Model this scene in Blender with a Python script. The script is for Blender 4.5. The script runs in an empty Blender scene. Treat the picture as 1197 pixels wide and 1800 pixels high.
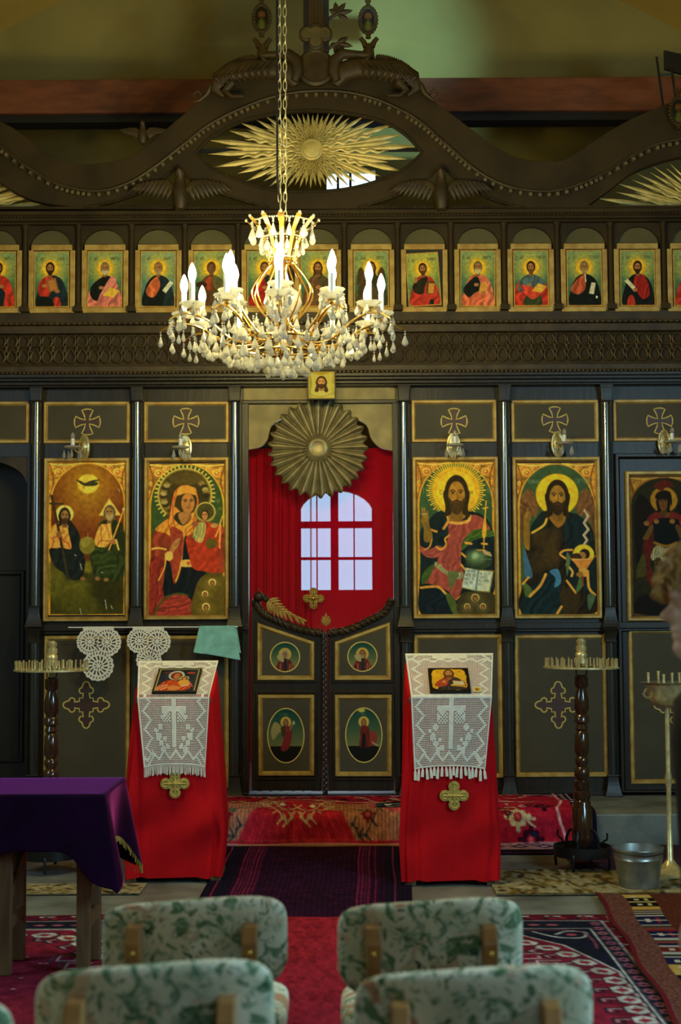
import bpy, bmesh, math, random
import numpy as np
from mathutils import Vector, Matrix
random.seed(7)
SC = bpy.context.scene
COL = SC.collection
PI = math.pi

# ------------------------------------------------------------------ camera
FPX, CX, CY = 2500.0, 598.5, 900.0
CAMP = Vector((0.0, -10.2, 1.55))
CROT = Matrix.Rotation(math.radians(90 + 3.78), 3, 'X') @ Matrix.Rotation(math.radians(-0.3), 3, 'Z')
cam = bpy.data.cameras.new('camera'); camo = bpy.data.objects.new('camera', cam); COL.objects.link(camo)
camo.location = CAMP; camo.rotation_euler = CROT.to_euler()
cam.sensor_fit = 'VERTICAL'; cam.sensor_height = 36.0; cam.sensor_width = 36.0; cam.lens = 50.0
cam.clip_start = 0.05; cam.clip_end = 60
cam.dof.use_dof = True; cam.dof.focus_distance = 9.0; cam.dof.aperture_fstop = 3.2
SC.camera = camo

# ------------------------------------------------------------------ light, world, exposure
SC.view_settings.view_transform = 'Standard'; SC.view_settings.look = 'None'
SC.view_settings.gamma = 1.0; SC.view_settings.use_curve_mapping = False
SC.view_settings.exposure = 0.36
w = bpy.data.worlds.new('world'); SC.world = w; w.use_nodes = True
w.node_tree.nodes['Background'].inputs[0].default_value = (0.30, 0.45, 0.6, 1)
w.node_tree.nodes['Background'].inputs[1].default_value = 0.02
SC.cycles.max_bounces = 6; SC.cycles.diffuse_bounces = 3; SC.cycles.glossy_bounces = 3
SC.cycles.transmission_bounces = 4; SC.cycles.transparent_max_bounces = 12
SC.cycles.caustics_reflective = False; SC.cycles.caustics_refractive = False
SC.cycles.sample_clamp_indirect = 3.0
try:
    SC.cycles.use_denoising = True
except Exception:
    pass

def area_light(name, loc, target, sx, sy, power, col):
    l = bpy.data.lights.new(name, 'AREA'); l.shape = 'RECTANGLE'; l.size = sx; l.size_y = sy
    l.energy = power; l.color = col
    o = bpy.data.objects.new(name, l); COL.objects.link(o); o.location = loc
    d = Vector(target) - Vector(loc); o.rotation_euler = d.to_track_quat('-Z', 'Y').to_euler()
    return o
# daylight through the nave windows in the side walls and the west end
area_light('daylight_window_right', (3.9, -7.4, 2.9), (-0.6, -4.6, 0.4), 1.3, 1.8, 165, (0.46, 0.80, 1.0))
area_light('daylight_window_left', (-3.9, -5.2, 3.2), (0.5, -3.9, 0.9), 1.1, 1.6, 44, (0.50, 0.80, 1.0))
area_light('daylight_west_door', (0.9, -12.0, 2.7), (0.0, 0.0, 1.3), 1.5, 1.6, 14, (0.66, 0.90, 1.0))
area_light('daylight_apse_window', (-0.05, 2.25, 1.95), (-0.1, 0.0, 1.35), 0.55, 0.75, 20, (0.70, 0.86, 1.0))
# added spot, free in the nave, for the cool patch on the plaster
sp = bpy.data.lights.new('plaster_patch_spot', 'SPOT'); sp.energy = 1500; sp.color = (0.42, 0.88, 1.0)
sp.spot_size = math.radians(15); sp.spot_blend = 1.0; sp.shadow_soft_size = 0.12
spo = bpy.data.objects.new('plaster_patch_spot', sp); COL.objects.link(spo); spo.location = (0.5, -6.0, 6.75)
spo.rotation_euler = (Vector((0.40, 1.7, 6.30)) - Vector(spo.location)).to_track_quat('-Z', 'Y').to_euler()

# ------------------------------------------------------------------ pixel <-> place
def ray(px, py):
    return CROT @ Vector(((px - CX) / FPX, -(py - CY) / FPX, -1.0))
def at(px, py, Y):
    d = ray(px, py); t = (Y - CAMP.y) / d.y
    return CAMP + d * t
def onz(px, py, z=0.0):
    d = ray(px, py); t = (z - CAMP.z) / d.z
    return CAMP + d * t
def rc(x0, y0, x1, y1, Y=0.0):
    a, b, c, d = at(x0, y0, Y), at(x1, y0, Y), at(x0, y1, Y), at(x1, y1, Y)
    return (a.x + c.x) / 2, (b.x + d.x) / 2, (c.z + d.z) / 2, (a.z + b.z) / 2   # X0 X1 Z0 Z1
K = 10.2 / FPX      # metres per pixel on the screen plane

# ------------------------------------------------------------------ materials
def nd(nt, t, **kw):
    n = nt.nodes.new(t)
    for k, v in kw.items(): setattr(n, k, v)
    return n
def pm(name, base, rough=0.5, metal=0.0, var=0.25, scale=8.0, bump=0.0, bscale=None, coat=0.0,
       stretch=(1, 1, 1), col2=None, sheen=0.0, spec=0.5, trans=0.0, emit=None, es=0.0):
    m = bpy.data.materials.new(name); m.use_nodes = True; nt = m.node_tree
    b = nt.nodes['Principled BSDF']
    b.inputs['Roughness'].default_value = rough; b.inputs['Metallic'].default_value = metal
    b.inputs['Specular IOR Level'].default_value = spec
    b.inputs['Coat Weight'].default_value = coat; b.inputs['Coat Roughness'].default_value = 0.15
    b.inputs['Sheen Weight'].default_value = sheen
    b.inputs['Transmission Weight'].default_value = trans
    if emit:
        b.inputs['Emission Color'].default_value = (*emit, 1); b.inputs['Emission Strength'].default_value = es
    tc = nd(nt, 'ShaderNodeTexCoord'); mp = nd(nt, 'ShaderNodeMapping'); mp.inputs['Scale'].default_value = stretch
    nt.links.new(tc.outputs['Object'], mp.inputs[0])
    nz = nd(nt, 'ShaderNodeTexNoise'); nz.inputs['Scale'].default_value = scale; nz.inputs['Detail'].default_value = 6
    nt.links.new(mp.outputs[0], nz.inputs['Vector'])
    cr = nd(nt, 'ShaderNodeValToRGB')
    c2 = col2 if col2 else tuple(c * (1 - var) for c in base)
    cr.color_ramp.elements[0].color = (*c2, 1); cr.color_ramp.elements[0].position = 0.35
    cr.color_ramp.elements[1].color = (*base, 1); cr.color_ramp.elements[1].position = 0.62
    nt.links.new(nz.outputs[0], cr.inputs[0]); nt.links.new(cr.outputs[0], b.inputs['Base Color'])
    if bump:
        bp = nd(nt, 'ShaderNodeBump'); bp.inputs['Strength'].default_value = bump; bp.inputs['Distance'].default_value = 0.01
        if bscale:
            n2 = nd(nt, 'ShaderNodeTexNoise'); n2.inputs['Scale'].default_value = bscale; n2.inputs['Detail'].default_value = 4
            nt.links.new(mp.outputs[0], n2.inputs['Vector']); src = n2
        else: src = nz
        nt.links.new(src.outputs[0], bp.inputs['Height']); nt.links.new(bp.outputs[0], b.inputs['Normal'])
    return m
def attr_mat(name, rough=0.5, coat=0.0, sheen=0.0, bump=0.0, bscale=200.0, spec=0.4):
    m = bpy.data.materials.new(name); m.use_nodes = True; nt = m.node_tree; b = nt.nodes['Principled BSDF']
    b.inputs['Roughness'].default_value = rough; b.inputs['Coat Weight'].default_value = coat
    b.inputs['Sheen Weight'].default_value = sheen; b.inputs['Specular IOR Level'].default_value = spec
    a = nd(nt, 'ShaderNodeAttribute'); a.attribute_name = 'Col'
    nt.links.new(a.outputs['Color'], b.inputs['Base Color'])
    if bump:
        tc = nd(nt, 'ShaderNodeTexCoord'); n2 = nd(nt, 'ShaderNodeTexNoise'); n2.inputs['Scale'].default_value = bscale
        bp = nd(nt, 'ShaderNodeBump'); bp.inputs['Strength'].default_value = bump; bp.inputs['Distance'].default_value = 0.004
        nt.links.new(tc.outputs['Object'], n2.inputs['Vector'])
        nt.links.new(n2.outputs[0], bp.inputs['Height']); nt.links.new(bp.outputs[0], b.inputs['Normal'])
    return m
M = {}
M['wood'] = pm('dark_varnished_wood', (0.022, 0.016, 0.009), 0.38, var=0.5, scale=5, stretch=(8, 8, 1), bump=0.12, spec=0.35)
M['carve'] = pm('carved_brown_wood', (0.050, 0.030, 0.008), 0.5, var=0.5, scale=9, bump=0.2, spec=.35)
M['crest'] = pm('crest_brown_paint', (0.038, 0.023, 0.006), 0.65, var=0.4, scale=4, bump=0.1, spec=.25)
M['column'] = pm('black_blue_gloss_paint', (0.016, 0.024, 0.032), 0.2, var=0.35, scale=12, bump=0.06, bscale=25, spec=0.9, coat=1.0)
M['panel'] = pm('grey_brown_panel_paint', (0.062, 0.052, 0.028), 0.6, var=0.22, scale=3, bump=0.05, spec=.3)
M['gilt'] = pm('old_gold_paint', (0.50, 0.34, 0.085), 0.45, metal=0.25, var=0.4, scale=14, bump=0.08, col2=(0.36, 0.20, 0.04))
M['gold'] = pm('bright_gold', (0.85, 0.55, 0.14), 0.22, metal=0.95, var=0.2, scale=20)
M['brass'] = pm('brass', (0.78, 0.66, 0.32), 0.32, metal=0.6, var=0.35, scale=25)
M['ray'] = pm('ray_gilding', (0.72, 0.56, 0.18), 0.45, metal=0.2, var=0.3, scale=15)
M['disc'] = pm('pleated_disc_gilding', (0.25, 0.20, 0.085), 0.42, metal=0.35, var=0.4, scale=10)
M['valance'] = pm('old_olive_gilding', (0.23, 0.18, 0.06), 0.5, metal=0.2, var=0.45, scale=6)
M['plaster'] = pm('ochre_green_plaster', (0.36, 0.30, 0.095), 0.9, var=0.2, scale=1.2, bump=0.15, bscale=9)
M['vault'] = pm('yellow_vault_plaster', (0.55, 0.38, 0.08), 0.9, var=0.2, scale=1.0, bump=0.1)
M['beam'] = pm('red_brown_beam_paint', (0.20, 0.060, 0.022), 0.7, var=0.35, scale=5, stretch=(1, 4, 4), bump=0.2)
M['stone'] = pm('grey_stone_floor', (0.20, 0.22, 0.20), 0.5, var=0.5, scale=3.5, bump=0.25, bscale=30, col2=(0.085, 0.095, 0.088))
M['oldwood'] = pm('brown_table_wood', (0.14, 0.075, 0.03), 0.55, var=0.35, scale=4, stretch=(10, 10, 1.2), bump=0.1)
M['chairwood'] = pm('honey_chair_wood', (0.42, 0.20, 0.06), 0.4, var=0.3, scale=4, stretch=(10, 10, 1.2))
M['turned'] = pm('turned_brown_wood', (0.050, 0.020, 0.009), 0.18, var=0.4, scale=6, stretch=(6, 6, 1), coat=0.5)
M['iron'] = pm('black_iron', (0.012, 0.012, 0.014), 0.4, metal=0.3, var=0.3, scale=30)
M['crossline'] = pm('yellow_line_paint', (0.62, 0.47, 0.10), 0.5, var=0.2, scale=30)
M['crossfill'] = pm('brown_cross_paint', (0.055, 0.022, 0.012), 0.5, var=0.2, scale=30)
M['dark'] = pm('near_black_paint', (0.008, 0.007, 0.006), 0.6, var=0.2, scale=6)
M['zinc'] = pm('galvanised_zinc', (0.42, 0.45, 0.43), 0.35, metal=0.85, var=0.35, scale=14)
M['ivory'] = pm('ivory_cotton', (0.80, 0.75, 0.64), 0.9, var=0.12, scale=40, bump=0.3, bscale=400)
M['white'] = pm('white_plastic', (0.75, 0.75, 0.73), 0.35, var=0.05, scale=10)
M['icon'] = attr_mat('oil_painted_board', 0.6, coat=0.0, spec=.12, bump=0.1, bscale=60)
M['rug'] = attr_mat('woven_wool', 0.95, sheen=0.0, bump=0.6, bscale=260, spec=0.05)
M['cloth'] = attr_mat('printed_fabric', 0.9, sheen=0.3, bump=0.3, bscale=300, spec=0.15)
M['crystal'] = pm('cut_crystal', (0.95, 0.96, 0.94), 0.04, var=0.03, scale=10, trans=0.75, spec=0.9)
_nt = M['crystal'].node_tree; _t = nd(_nt, 'ShaderNodeBsdfTranslucent'); _t.inputs[0].default_value = (.95, .96, .93, 1); _x = nd(_nt, 'ShaderNodeMixShader'); _x.inputs[0].default_value = .32
_lw = nd(_nt, 'ShaderNodeLayerWeight'); _lw.inputs[0].default_value = .35; _mr = nd(_nt, 'ShaderNodeMapRange'); _mr.inputs['To Min'].default_value = .18; _mr.inputs['To Max'].default_value = .55
_nt.links.new(_lw.outputs['Facing'], _mr.inputs['Value']); _nt.links.new(_mr.outputs[0], _x.inputs[0])
_nt.links.new(_nt.nodes['Principled BSDF'].outputs[0], _x.inputs[1]); _nt.links.new(_t.outputs[0], _x.inputs[2]); _nt.links.new(_x.outputs[0], [q for q in _nt.nodes if q.type == 'OUTPUT_MATERIAL'][0].inputs[0])
M['red'] = pm('red_cloth', (0.56, 0.006, 0.010), 0.85, var=0.15, scale=5, sheen=0.0, bump=0.2, bscale=300, spec=0.1)

# ------------------------------------------------------------------ scene graph helpers
def info(o, label=None, cat=None, group=None, kind=None):
    if label: o['label'] = label
    if cat: o['category'] = cat
    if group: o['group'] = group
    if kind: o['kind'] = kind
    return o
def wloc(o):
    v = Vector((0, 0, 0))
    while o is not None:
        v = v + o.location; o = o.parent
    return v
def empty(name, loc, label=None, cat=None, group=None, rz=0.0):
    o = bpy.data.objects.new(name, None); COL.objects.link(o); o.location = loc; o.rotation_euler = (0, 0, rz)
    o.empty_display_size = 0.05
    return info(o, label, cat, group)
def put(name, mesh, mat, parent=None, local=False):
    if mat is not None:
        mesh.materials.clear(); mesh.materials.append(mat)
    o = bpy.data.objects.new(name, mesh); COL.objects.link(o)
    if parent is not None:
        o.parent = parent
        if not local: mesh.transform(Matrix.Translation(-wloc(parent)))
    elif not local:
        n = len(mesh.vertices); a = np.empty(n * 3); mesh.vertices.foreach_get('co', a); a = a.reshape(-1, 3)
        c = Vector(((a[:, 0].min() + a[:, 0].max()) / 2, (a[:, 1].min() + a[:, 1].max()) / 2, a[:, 2].min()))
        mesh.transform(Matrix.Translation(-c)); o.location = c
    return o
def copy_tree(o, parent=None):
    c = o.copy(); COL.objects.link(c)
    if parent is not None: c.parent = parent
    for ch in list(o.children): copy_tree(ch, c)
    return c
def baked(me, mods):
    t = bpy.data.objects.new('tmp', me); COL.objects.link(t)
    for kind, kw in mods:
        m = t.modifiers.new(kind, kind)
        for k, v in kw.items(): setattr(m, k, v)
    dg = bpy.context.evaluated_depsgraph_get()
    out = bpy.data.meshes.new_from_object(t.evaluated_get(dg))
    bpy.data.objects.remove(t)
    return out

class MB:
    def __init__(s): s.v = []; s.f = []
    def add(s, vs, fs):
        n = len(s.v); s.v += [tuple(v) for v in vs]; s.f += [tuple(i + n for i in f) for f in fs]
        return s
    def box(s, x0, x1, y0, y1, z0, z1, M4=None):
        vs = [Vector((x, y, z)) for x in (x0, x1) for y in (y0, y1) for z in (z0, z1)]
        if M4 is not None: vs = [M4 @ v for v in vs]
        return s.add(vs, [(0, 1, 3, 2), (4, 6, 7, 5), (0, 4, 5, 1), (2, 3, 7, 6), (0, 2, 6, 4), (1, 5, 7, 3)])
    def beam(s, p, q, w, h, up=(0, 0, 1)):
        p, q = Vector(p), Vector(q); d = (q - p).normalized(); u = Vector(up)
        sd = d.cross(u)
        if sd.length < 1e-4: sd = d.cross(Vector((0, 1, 0)))
        sd.normalize(); u = sd.cross(d)
        vs = [c + sd * a * w / 2 + u * b * h / 2 for c in (p, q) for a in (-1, 1) for b in (-1, 1)]
        return s.add(vs, [(0, 1, 3, 2), (4, 6, 7, 5), (0, 4, 5, 1), (2, 3, 7, 6), (0, 2, 6, 4), (1, 5, 7, 3)])
    def tube(s, pts, r, n=8, closed=False, cap=True, squash=1.0):
        pts = [Vector(p) for p in pts]; m = len(pts)
        rs = r if isinstance(r, (list, tuple)) else [r] * m
        prev = None; rings = []
        for i, p in enumerate(pts):
            a = pts[(i - 1) % m] if (closed or i) else p; b = pts[(i + 1) % m] if (closed or i < m - 1) else p
            t = (b - a)
            t = t.normalized() if t.length > 1e-9 else Vector((0, 0, 1))
            if prev is None:
                u = Vector((0, 1, 0)) if abs(t.y) < 0.9 else Vector((1, 0, 0))
            else: u = prev
            u = (u - t * u.dot(t)); u.normalize(); prev = u; v = t.cross(u)
            rings.append([p + (u * math.cos(2 * PI * k / n) * squash + v * math.sin(2 * PI * k / n)) * rs[i] for k in range(n)])
        vs = [v for g in rings for v in g]; fs = []
        for i in range(m if closed else m - 1):
            j = (i + 1) % m
            for k in range(n):
                l = (k + 1) % n; fs.append((i * n + k, i * n + l, j * n + l, j * n + k))
        if cap and not closed:
            fs.append(tuple(range(n - 1, -1, -1))); fs.append(tuple((m - 1) * n + k for k in range(n)))
        return s.add(vs, fs)
    def lathe(s, prof, c=(0, 0, 0), n=20, half=False, M4=None, flute=None):
        c = Vector(c); vs = []; fs = []; m = len(prof)
        for (r, z) in prof:
            for k in range(n):
                a = 2 * PI * k / n
                rr = r * (flute(a, z) if flute else 1)
                p = Vector((rr * math.cos(a), rr * math.sin(a), z))
                vs.append(c + (M4 @ p if M4 is not None else p))
        for i in range(m - 1):
            for k in range(n):
                l = (k + 1) % n; fs.append((i * n + k, i * n + l, (i + 1) * n + l, (i + 1) * n + k))
        fs.append(tuple(range(n - 1, -1, -1))); fs.append(tuple((m - 1) * n + k for k in range(n)))
        return s.add(vs, fs)
    def sphere(s, c, r, n=12, m=8, sc=(1, 1, 1)):
        prof = [(max(1e-5, math.sin(PI * i / m)), -math.cos(PI * i / m)) for i in range(m + 1)]
        c = Vector(c); vs = []; fs = []
        for (rr, z) in prof:
            for k in range(n):
                a = 2 * PI * k / n
                vs.append(c + Vector((rr * math.cos(a) * r * sc[0], rr * math.sin(a) * r * sc[1], z * r * sc[2])))
        for i in range(m):
            for k in range(n):
                l = (k + 1) % n; fs.append((i * n + k, i * n + l, (i + 1) * n + l, (i + 1) * n + k))
        return s.add(vs, fs)
    def prism(s, poly, y0, y1):           # poly: list of (x, z), front at y0
        n = len(poly)
        vs = [(x, y0, z) for x, z in poly] + [(x, y1, z) for x, z in poly]
        fs = [tuple(range(n)), tuple(range(2 * n - 1, n - 1, -1))]
        for i in range(n):
            j = (i + 1) % n; fs.append((i, i + n, j + n, j))
        return s.add(vs, fs)
    def moulding(s, corners, wdt, Y, dep, prof=((0, 0), (0.06, 0.8), (0.2, 1), (0.62, 1), (0.8, 0.6), (1, 0.25), (1, 0))):
        """mitred frame; corners = outer corners (x,z) in order"""
        c = [Vector((a, b)) for a, b in corners]; n = len(c)
        cen = sum(c, Vector((0, 0))) / n; vs = []; fs = []
        inn = []
        for i in range(n):
            p0, p1, p2 = c[i - 1], c[i], c[(i + 1) % n]
            d1 = (p1 - p0).normalized(); d2 = (p2 - p1).normalized()
            n1 = Vector((-d1.y, d1.x)); n2 = Vector((-d2.y, d2.x))
            if n1.dot(cen - p1) < 0: n1 = -n1
            if n2.dot(cen - p1) < 0: n2 = -n2
            bis = (n1 + n2); k = bis.dot(n1)
            inn.append(bis / (k if abs(k) > 1e-6 else 1))
        for (u, h) in prof:
            for i in range(n):
                q = c[i] + inn[i] * (u * wdt); vs.append((q.x, Y - h * dep, q.y))
        m = len(prof)
        for j in range(m - 1):
            for i in range(n):
                k = (i + 1) % n; fs.append((j * n + i, j * n + k, (j + 1) * n + k, (j + 1) * n + i))
        return s.add(vs, fs)
    def mesh(s, name, smooth=False, ang=40):
        me = bpy.data.meshes.new(name); me.from_pydata([tuple(v) for v in s.v], [], s.f); me.update()
        bm = bmesh.new(); bm.from_mesh(me); bmesh.ops.recalc_face_normals(bm, faces=bm.faces); bm.to_mesh(me); bm.free()
        if smooth:
            me.polygons.foreach_set('use_smooth', [True] * len(me.polygons))
            try: me.set_sharp_from_angle(angle=math.radians(ang))
            except Exception: pass
        return me
    def build(s, name, mat, parent=None, smooth=False, local=False, bevel=0.0, ang=40):
        o = put(name, s.mesh(name, smooth, ang), mat, parent, local)
        if bevel:
            b = o.modifiers.new('bevel', 'BEVEL'); b.width = bevel; b.segments = 2; b.limit_method = 'ANGLE'; b.angle_limit = 0.6
        return o
def fr(mb, x0, y0, x1, y1, wpx, Y=0.0, dep=0.022):
    X0, X1, Z0, Z1 = rc(x0, y0, x1, y1, Y)
    mb.moulding([(X0, Z0), (X1, Z0), (X1, Z1), (X0, Z1)], wpx * K, Y, dep); return X0, X1, Z0, Z1
def pbox(mb, x0, y0, x1, y1, Ya, Yb):
    X0, X1, Z0, Z1 = rc(x0, y0, x1, y1, Ya); mb.box(X0, X1, Ya, Yb, Z0, Z1); return X0, X1, Z0, Z1
def fill_curve(polys, dep, bev=0.0):
    """flat board with holes from 2D polygons (x,z); returns mesh facing -Y, front at y=0"""
    cu = bpy.data.curves.new('c', 'CURVE'); cu.dimensions = '2D'; cu.fill_mode = 'BOTH'
    cu.extrude = dep / 2; cu.bevel_depth = bev; cu.bevel_resolution = 1
    for p in polys:
        sp_ = cu.splines.new('POLY'); sp_.points.add(len(p) - 1); sp_.use_cyclic_u = True
        for i, (x, z) in enumerate(p): sp_.points[i].co = (x, z, 0, 1)
    o = bpy.data.objects.new('t', cu); COL.objects.link(o)
    dg = bpy.context.evaluated_depsgraph_get(); me = bpy.data.meshes.new_from_object(o.evaluated_get(dg))
    bpy.data.objects.remove(o)
    me.transform(Matrix.Rotation(PI / 2, 4, 'X')); me.transform(Matrix.Translation((0, dep / 2 + bev, 0)))
    return me
def cat(pts, n=8, closed=False):
    """catmull-rom through points (any dim)"""
    P = [np.array(p, float) for p in pts]; m = len(P); out = []
    for i in range(m if closed else m - 1):
        p0 = P[(i - 1) % m] if (closed or i) else P[0]; p1 = P[i]; p2 = P[(i + 1) % m]
        p3 = P[(i + 2) % m] if (closed or i < m - 2) else P[-1]
        for k in range(n):
            t = k / n
            out.append(0.5 * ((2 * p1) + (-p0 + p2) * t + (2 * p0 - 5 * p1 + 4 * p2 - p3) * t * t + (-p0 + 3 * p1 - 3 * p2 + p3) * t ** 3))
    if not closed: out.append(P[-1])
    return [tuple(p) for p in out]
def grid(name, nx, ny, fn, cols=None, mat=None, parent=None, mask=None, smooth=True, local=False, thick=0.0):
    """surface grid; fn(U,V)->X,Y,Z arrays; cols: (ny+1,nx+1,3); mask: (ny,nx) faces kept"""
    U, V = np.meshgrid(np.linspace(0, 1, nx + 1), np.linspace(0, 1, ny + 1))
    X, Y, Z = fn(U, V)
    co = np.stack([X * np.ones_like(U), Y * np.ones_like(U), Z * np.ones_like(U)], -1).reshape(-1, 3)
    idx = np.arange((nx + 1) * (ny + 1)).reshape(ny + 1, nx + 1)
    q = np.stack([idx[:-1, :-1], idx[1:, :-1], idx[1:, 1:], idx[:-1, 1:]], -1)
    q = q[mask] if mask is not None else q.reshape(-1, 4)
    if mask is not None:
        used, inv = np.unique(q, return_inverse=True); q = inv.reshape(-1, 4); co = co[used]
        if cols is not None: cols = cols.reshape(-1, 3)[used]
    me = bpy.data.meshes.new(name); nv = len(co); nf = len(q)
    me.vertices.add(nv); me.vertices.foreach_set('co', co.astype(np.float32).ravel())
    me.loops.add(nf * 4); me.loops.foreach_set('vertex_index', q.astype(np.int32).ravel())
    me.polygons.add(nf); me.polygons.foreach_set('loop_start', np.arange(0, nf * 4, 4, dtype=np.int32))
    me.update(calc_edges=True); me.validate()
    if smooth: me.polygons.foreach_set('use_smooth', np.ones(nf, bool))
    if cols is not None:
        a = me.color_attributes.new('Col', 'FLOAT_COLOR', 'POINT')
        cc = np.ones((nv, 4), np.float32); cc[:, :3] = cols.reshape(-1, 3); a.data.foreach_set('color', cc.ravel())
    o = put(name, me, mat, parent, local)
    if thick:
        s_ = o.modifiers.new('thickness', 'SOLIDIFY'); s_.thickness = thick; s_.offset = 0
    return o

# ------------------------------------------------------------------ painter
def lin(c):
    return tuple(((x / 255) / 12.92 if x / 255 <= 0.04045 else ((x / 255 + 0.055) / 1.055) ** 2.4) for x in c)
def vnoise(h, w, cell, seed):
    r = np.random.RandomState(seed); gh, gw = int(h / cell) + 3, int(w / cell) + 3
    g = r.rand(gh, gw); y = np.arange(h) / cell; x = np.arange(w) / cell
    yi = y.astype(int); xi = x.astype(int); fy = (y - yi)[:, None]; fx = (x - xi)[None, :]
    fy = fy * fy * (3 - 2 * fy); fx = fx * fx * (3 - 2 * fx)
    a = g[yi][:, xi]; b = g[yi][:, xi + 1]; c = g[yi + 1][:, xi]; d = g[yi + 1][:, xi + 1]
    return (a * (1 - fx) + b * fx) * (1 - fy) + (c * (1 - fx) + d * fx) * fy
class Cv:
    """procedural painter on the vertices of a grid; coordinates are free units"""
    def __init__(s, x0, y0, x1, y1, nx, bg=(128, 128, 128), seed=1):
        s.x0, s.y0, s.x1, s.y1 = x0, y0, x1, y1; s.nx = nx
        s.ny = max(2, int(round(nx * (y1 - y0) / (x1 - x0)))); s.seed = seed
        s.px = (x1 - x0) / nx
        s.X, s.Y = np.meshgrid(np.linspace(x0, x1, nx + 1), np.linspace(y0, y1, s.ny + 1))
        s.C = np.ones((s.ny + 1, nx + 1, 3)) * np.array(bg, float)
    def mix(s, m, col, a=1.0):
        col = np.array(col, float); s.C = s.C * (1 - (m * a)[..., None]) + col * (m * a)[..., None]; return s
    def win(s, xa, ya, xb, yb):
        i0 = max(0, int((xa - s.x0) / s.px) - 2); i1 = min(s.nx + 1, int((xb - s.x0) / s.px) + 3)
        py = (s.y1 - s.y0) / s.ny
        j0 = max(0, int((ya - s.y0) / py) - 2); j1 = min(s.ny + 1, int((yb - s.y0) / py) + 3)
        return (slice(j0, max(j0, j1)), slice(i0, max(i0, i1)))
    def paint(s, w, m, col, a=1.0, fold=None):
        if m.size == 0: return s
        c = np.array(col, float) * np.ones(m.shape + (3,))
        if fold:
            ang, per, amp = fold; X, Y = s.X[w], s.Y[w]
            n = vnoise(*m.shape, max(3, per / s.px), s.seed + int(abs(per)) + m.size % 97) - 0.5
            t = (X * math.cos(ang) + Y * math.sin(ang)) / per * 2 * PI + n * 7
            f = 1 + amp * np.sin(t) * (0.6 + 0.4 * np.sin(t * 0.37 + 1)); c = c * f[..., None]
        mm = (m * a)[..., None]; s.C[w] = s.C[w] * (1 - mm) + np.clip(c, 0, 255) * mm; return s
    def ell(s, cx, cy, rx, ry, col, a=1.0, soft=None, rot=0.0, fold=None, r_in=0.0):
        soft = soft or s.px; R = max(rx, ry) + soft * 2; w = s.win(cx - R, cy - R, cx + R, cy + R)
        dx, dy = s.X[w] - cx, s.Y[w] - cy; c_, s_ = math.cos(rot), math.sin(rot)
        d = np.sqrt(((dx * c_ + dy * s_) / rx) ** 2 + ((-dx * s_ + dy * c_) / ry) ** 2)
        m = np.clip((1 - d) * min(rx, ry) / soft + 0.5, 0, 1)
        if r_in: m = m * np.clip((d - r_in) * min(rx, ry) / soft + 0.5, 0, 1)
        return s.paint(w, m, col, a, fold)
    def poly(s, pts, col, a=1.0, smooth=True, fold=None, soft=None):
        p = np.array(cat(pts, 5, True) if smooth else pts, float); soft = soft or s.px * 1.2
        w = s.win(p[:, 0].min() - soft, p[:, 1].min() - soft, p[:, 0].max() + soft, p[:, 1].max() + soft)
        X, Y = s.X[w], s.Y[w]
        if X.size == 0: return s
        ins = np.zeros(X.shape, bool); dist = np.full(X.shape, 1e9); n = len(p)
        for i in range(n):
            x1, y1 = p[i]; x2, y2 = p[(i + 1) % n]
            if y1 != y2:
                c = ((y1 > Y) != (y2 > Y)); xi = (x2 - x1) * (Y - y1) / (y2 - y1) + x1; ins ^= (c & (X < xi))
            dx, dy = x2 - x1, y2 - y1; L = dx * dx + dy * dy + 1e-12
            t = np.clip(((X - x1) * dx + (Y - y1) * dy) / L, 0, 1)
            dist = np.minimum(dist, (X - x1 - t * dx) ** 2 + (Y - y1 - t * dy) ** 2)
        sd = np.sqrt(dist) * np.where(ins, 1, -1)
        return s.paint(w, np.clip(sd / soft + 0.5, 0, 1), col, a, fold)
    def line(s, pts, wd, col, a=1.0, smooth=False, soft=None):
        p = np.array(cat(pts, 5) if smooth else pts, float); soft = soft or s.px
        w = s.win(p[:, 0].min() - wd, p[:, 1].min() - wd, p[:, 0].max() + wd, p[:, 1].max() + wd)
        X, Y = s.X[w], s.Y[w]
        if X.size == 0: return s
        dist = np.full(X.shape, 1e9)
        for i in range(len(p) - 1):
            x1, y1 = p[i]; x2, y2 = p[i + 1]; dx, dy = x2 - x1, y2 - y1; L = dx * dx + dy * dy + 1e-12
            t = np.clip(((X - x1) * dx + (Y - y1) * dy) / L, 0, 1)
            dist = np.minimum(dist, (X - x1 - t * dx) ** 2 + (Y - y1 - t * dy) ** 2)
        return s.paint(w, np.clip((wd / 2 - np.sqrt(dist)) / soft + 0.5, 0, 1), col, a)
    def rect(s, xa, ya, xb, yb, col, a=1.0, fold=None):
        w = s.win(xa, ya, xb, yb); X, Y = s.X[w], s.Y[w]; h = s.px
        m = np.clip((X - xa) / h + .5, 0, 1) * np.clip((xb - X) / h + .5, 0, 1) * np.clip((Y - ya) / h + .5, 0, 1) * np.clip((yb - Y) / h + .5, 0, 1)
        return s.paint(w, m, col, a, fold)
    def grad(s, ya, yb, ca, cb):
        t = np.clip((s.Y - ya) / (yb - ya), 0, 1)[..., None]; s.C = np.array(ca) * (1 - t) + np.array(cb) * t; return s
    def speck(s, amp=0.12, cell=6, fine=0.06):
        h, w = s.X.shape
        s.C *= (1 + amp * (vnoise(h, w, cell, s.seed) - 0.5) * 2 + fine * (np.random.RandomState(s.seed).rand(h, w) - 0.5) * 2)[..., None]; return s
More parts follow.
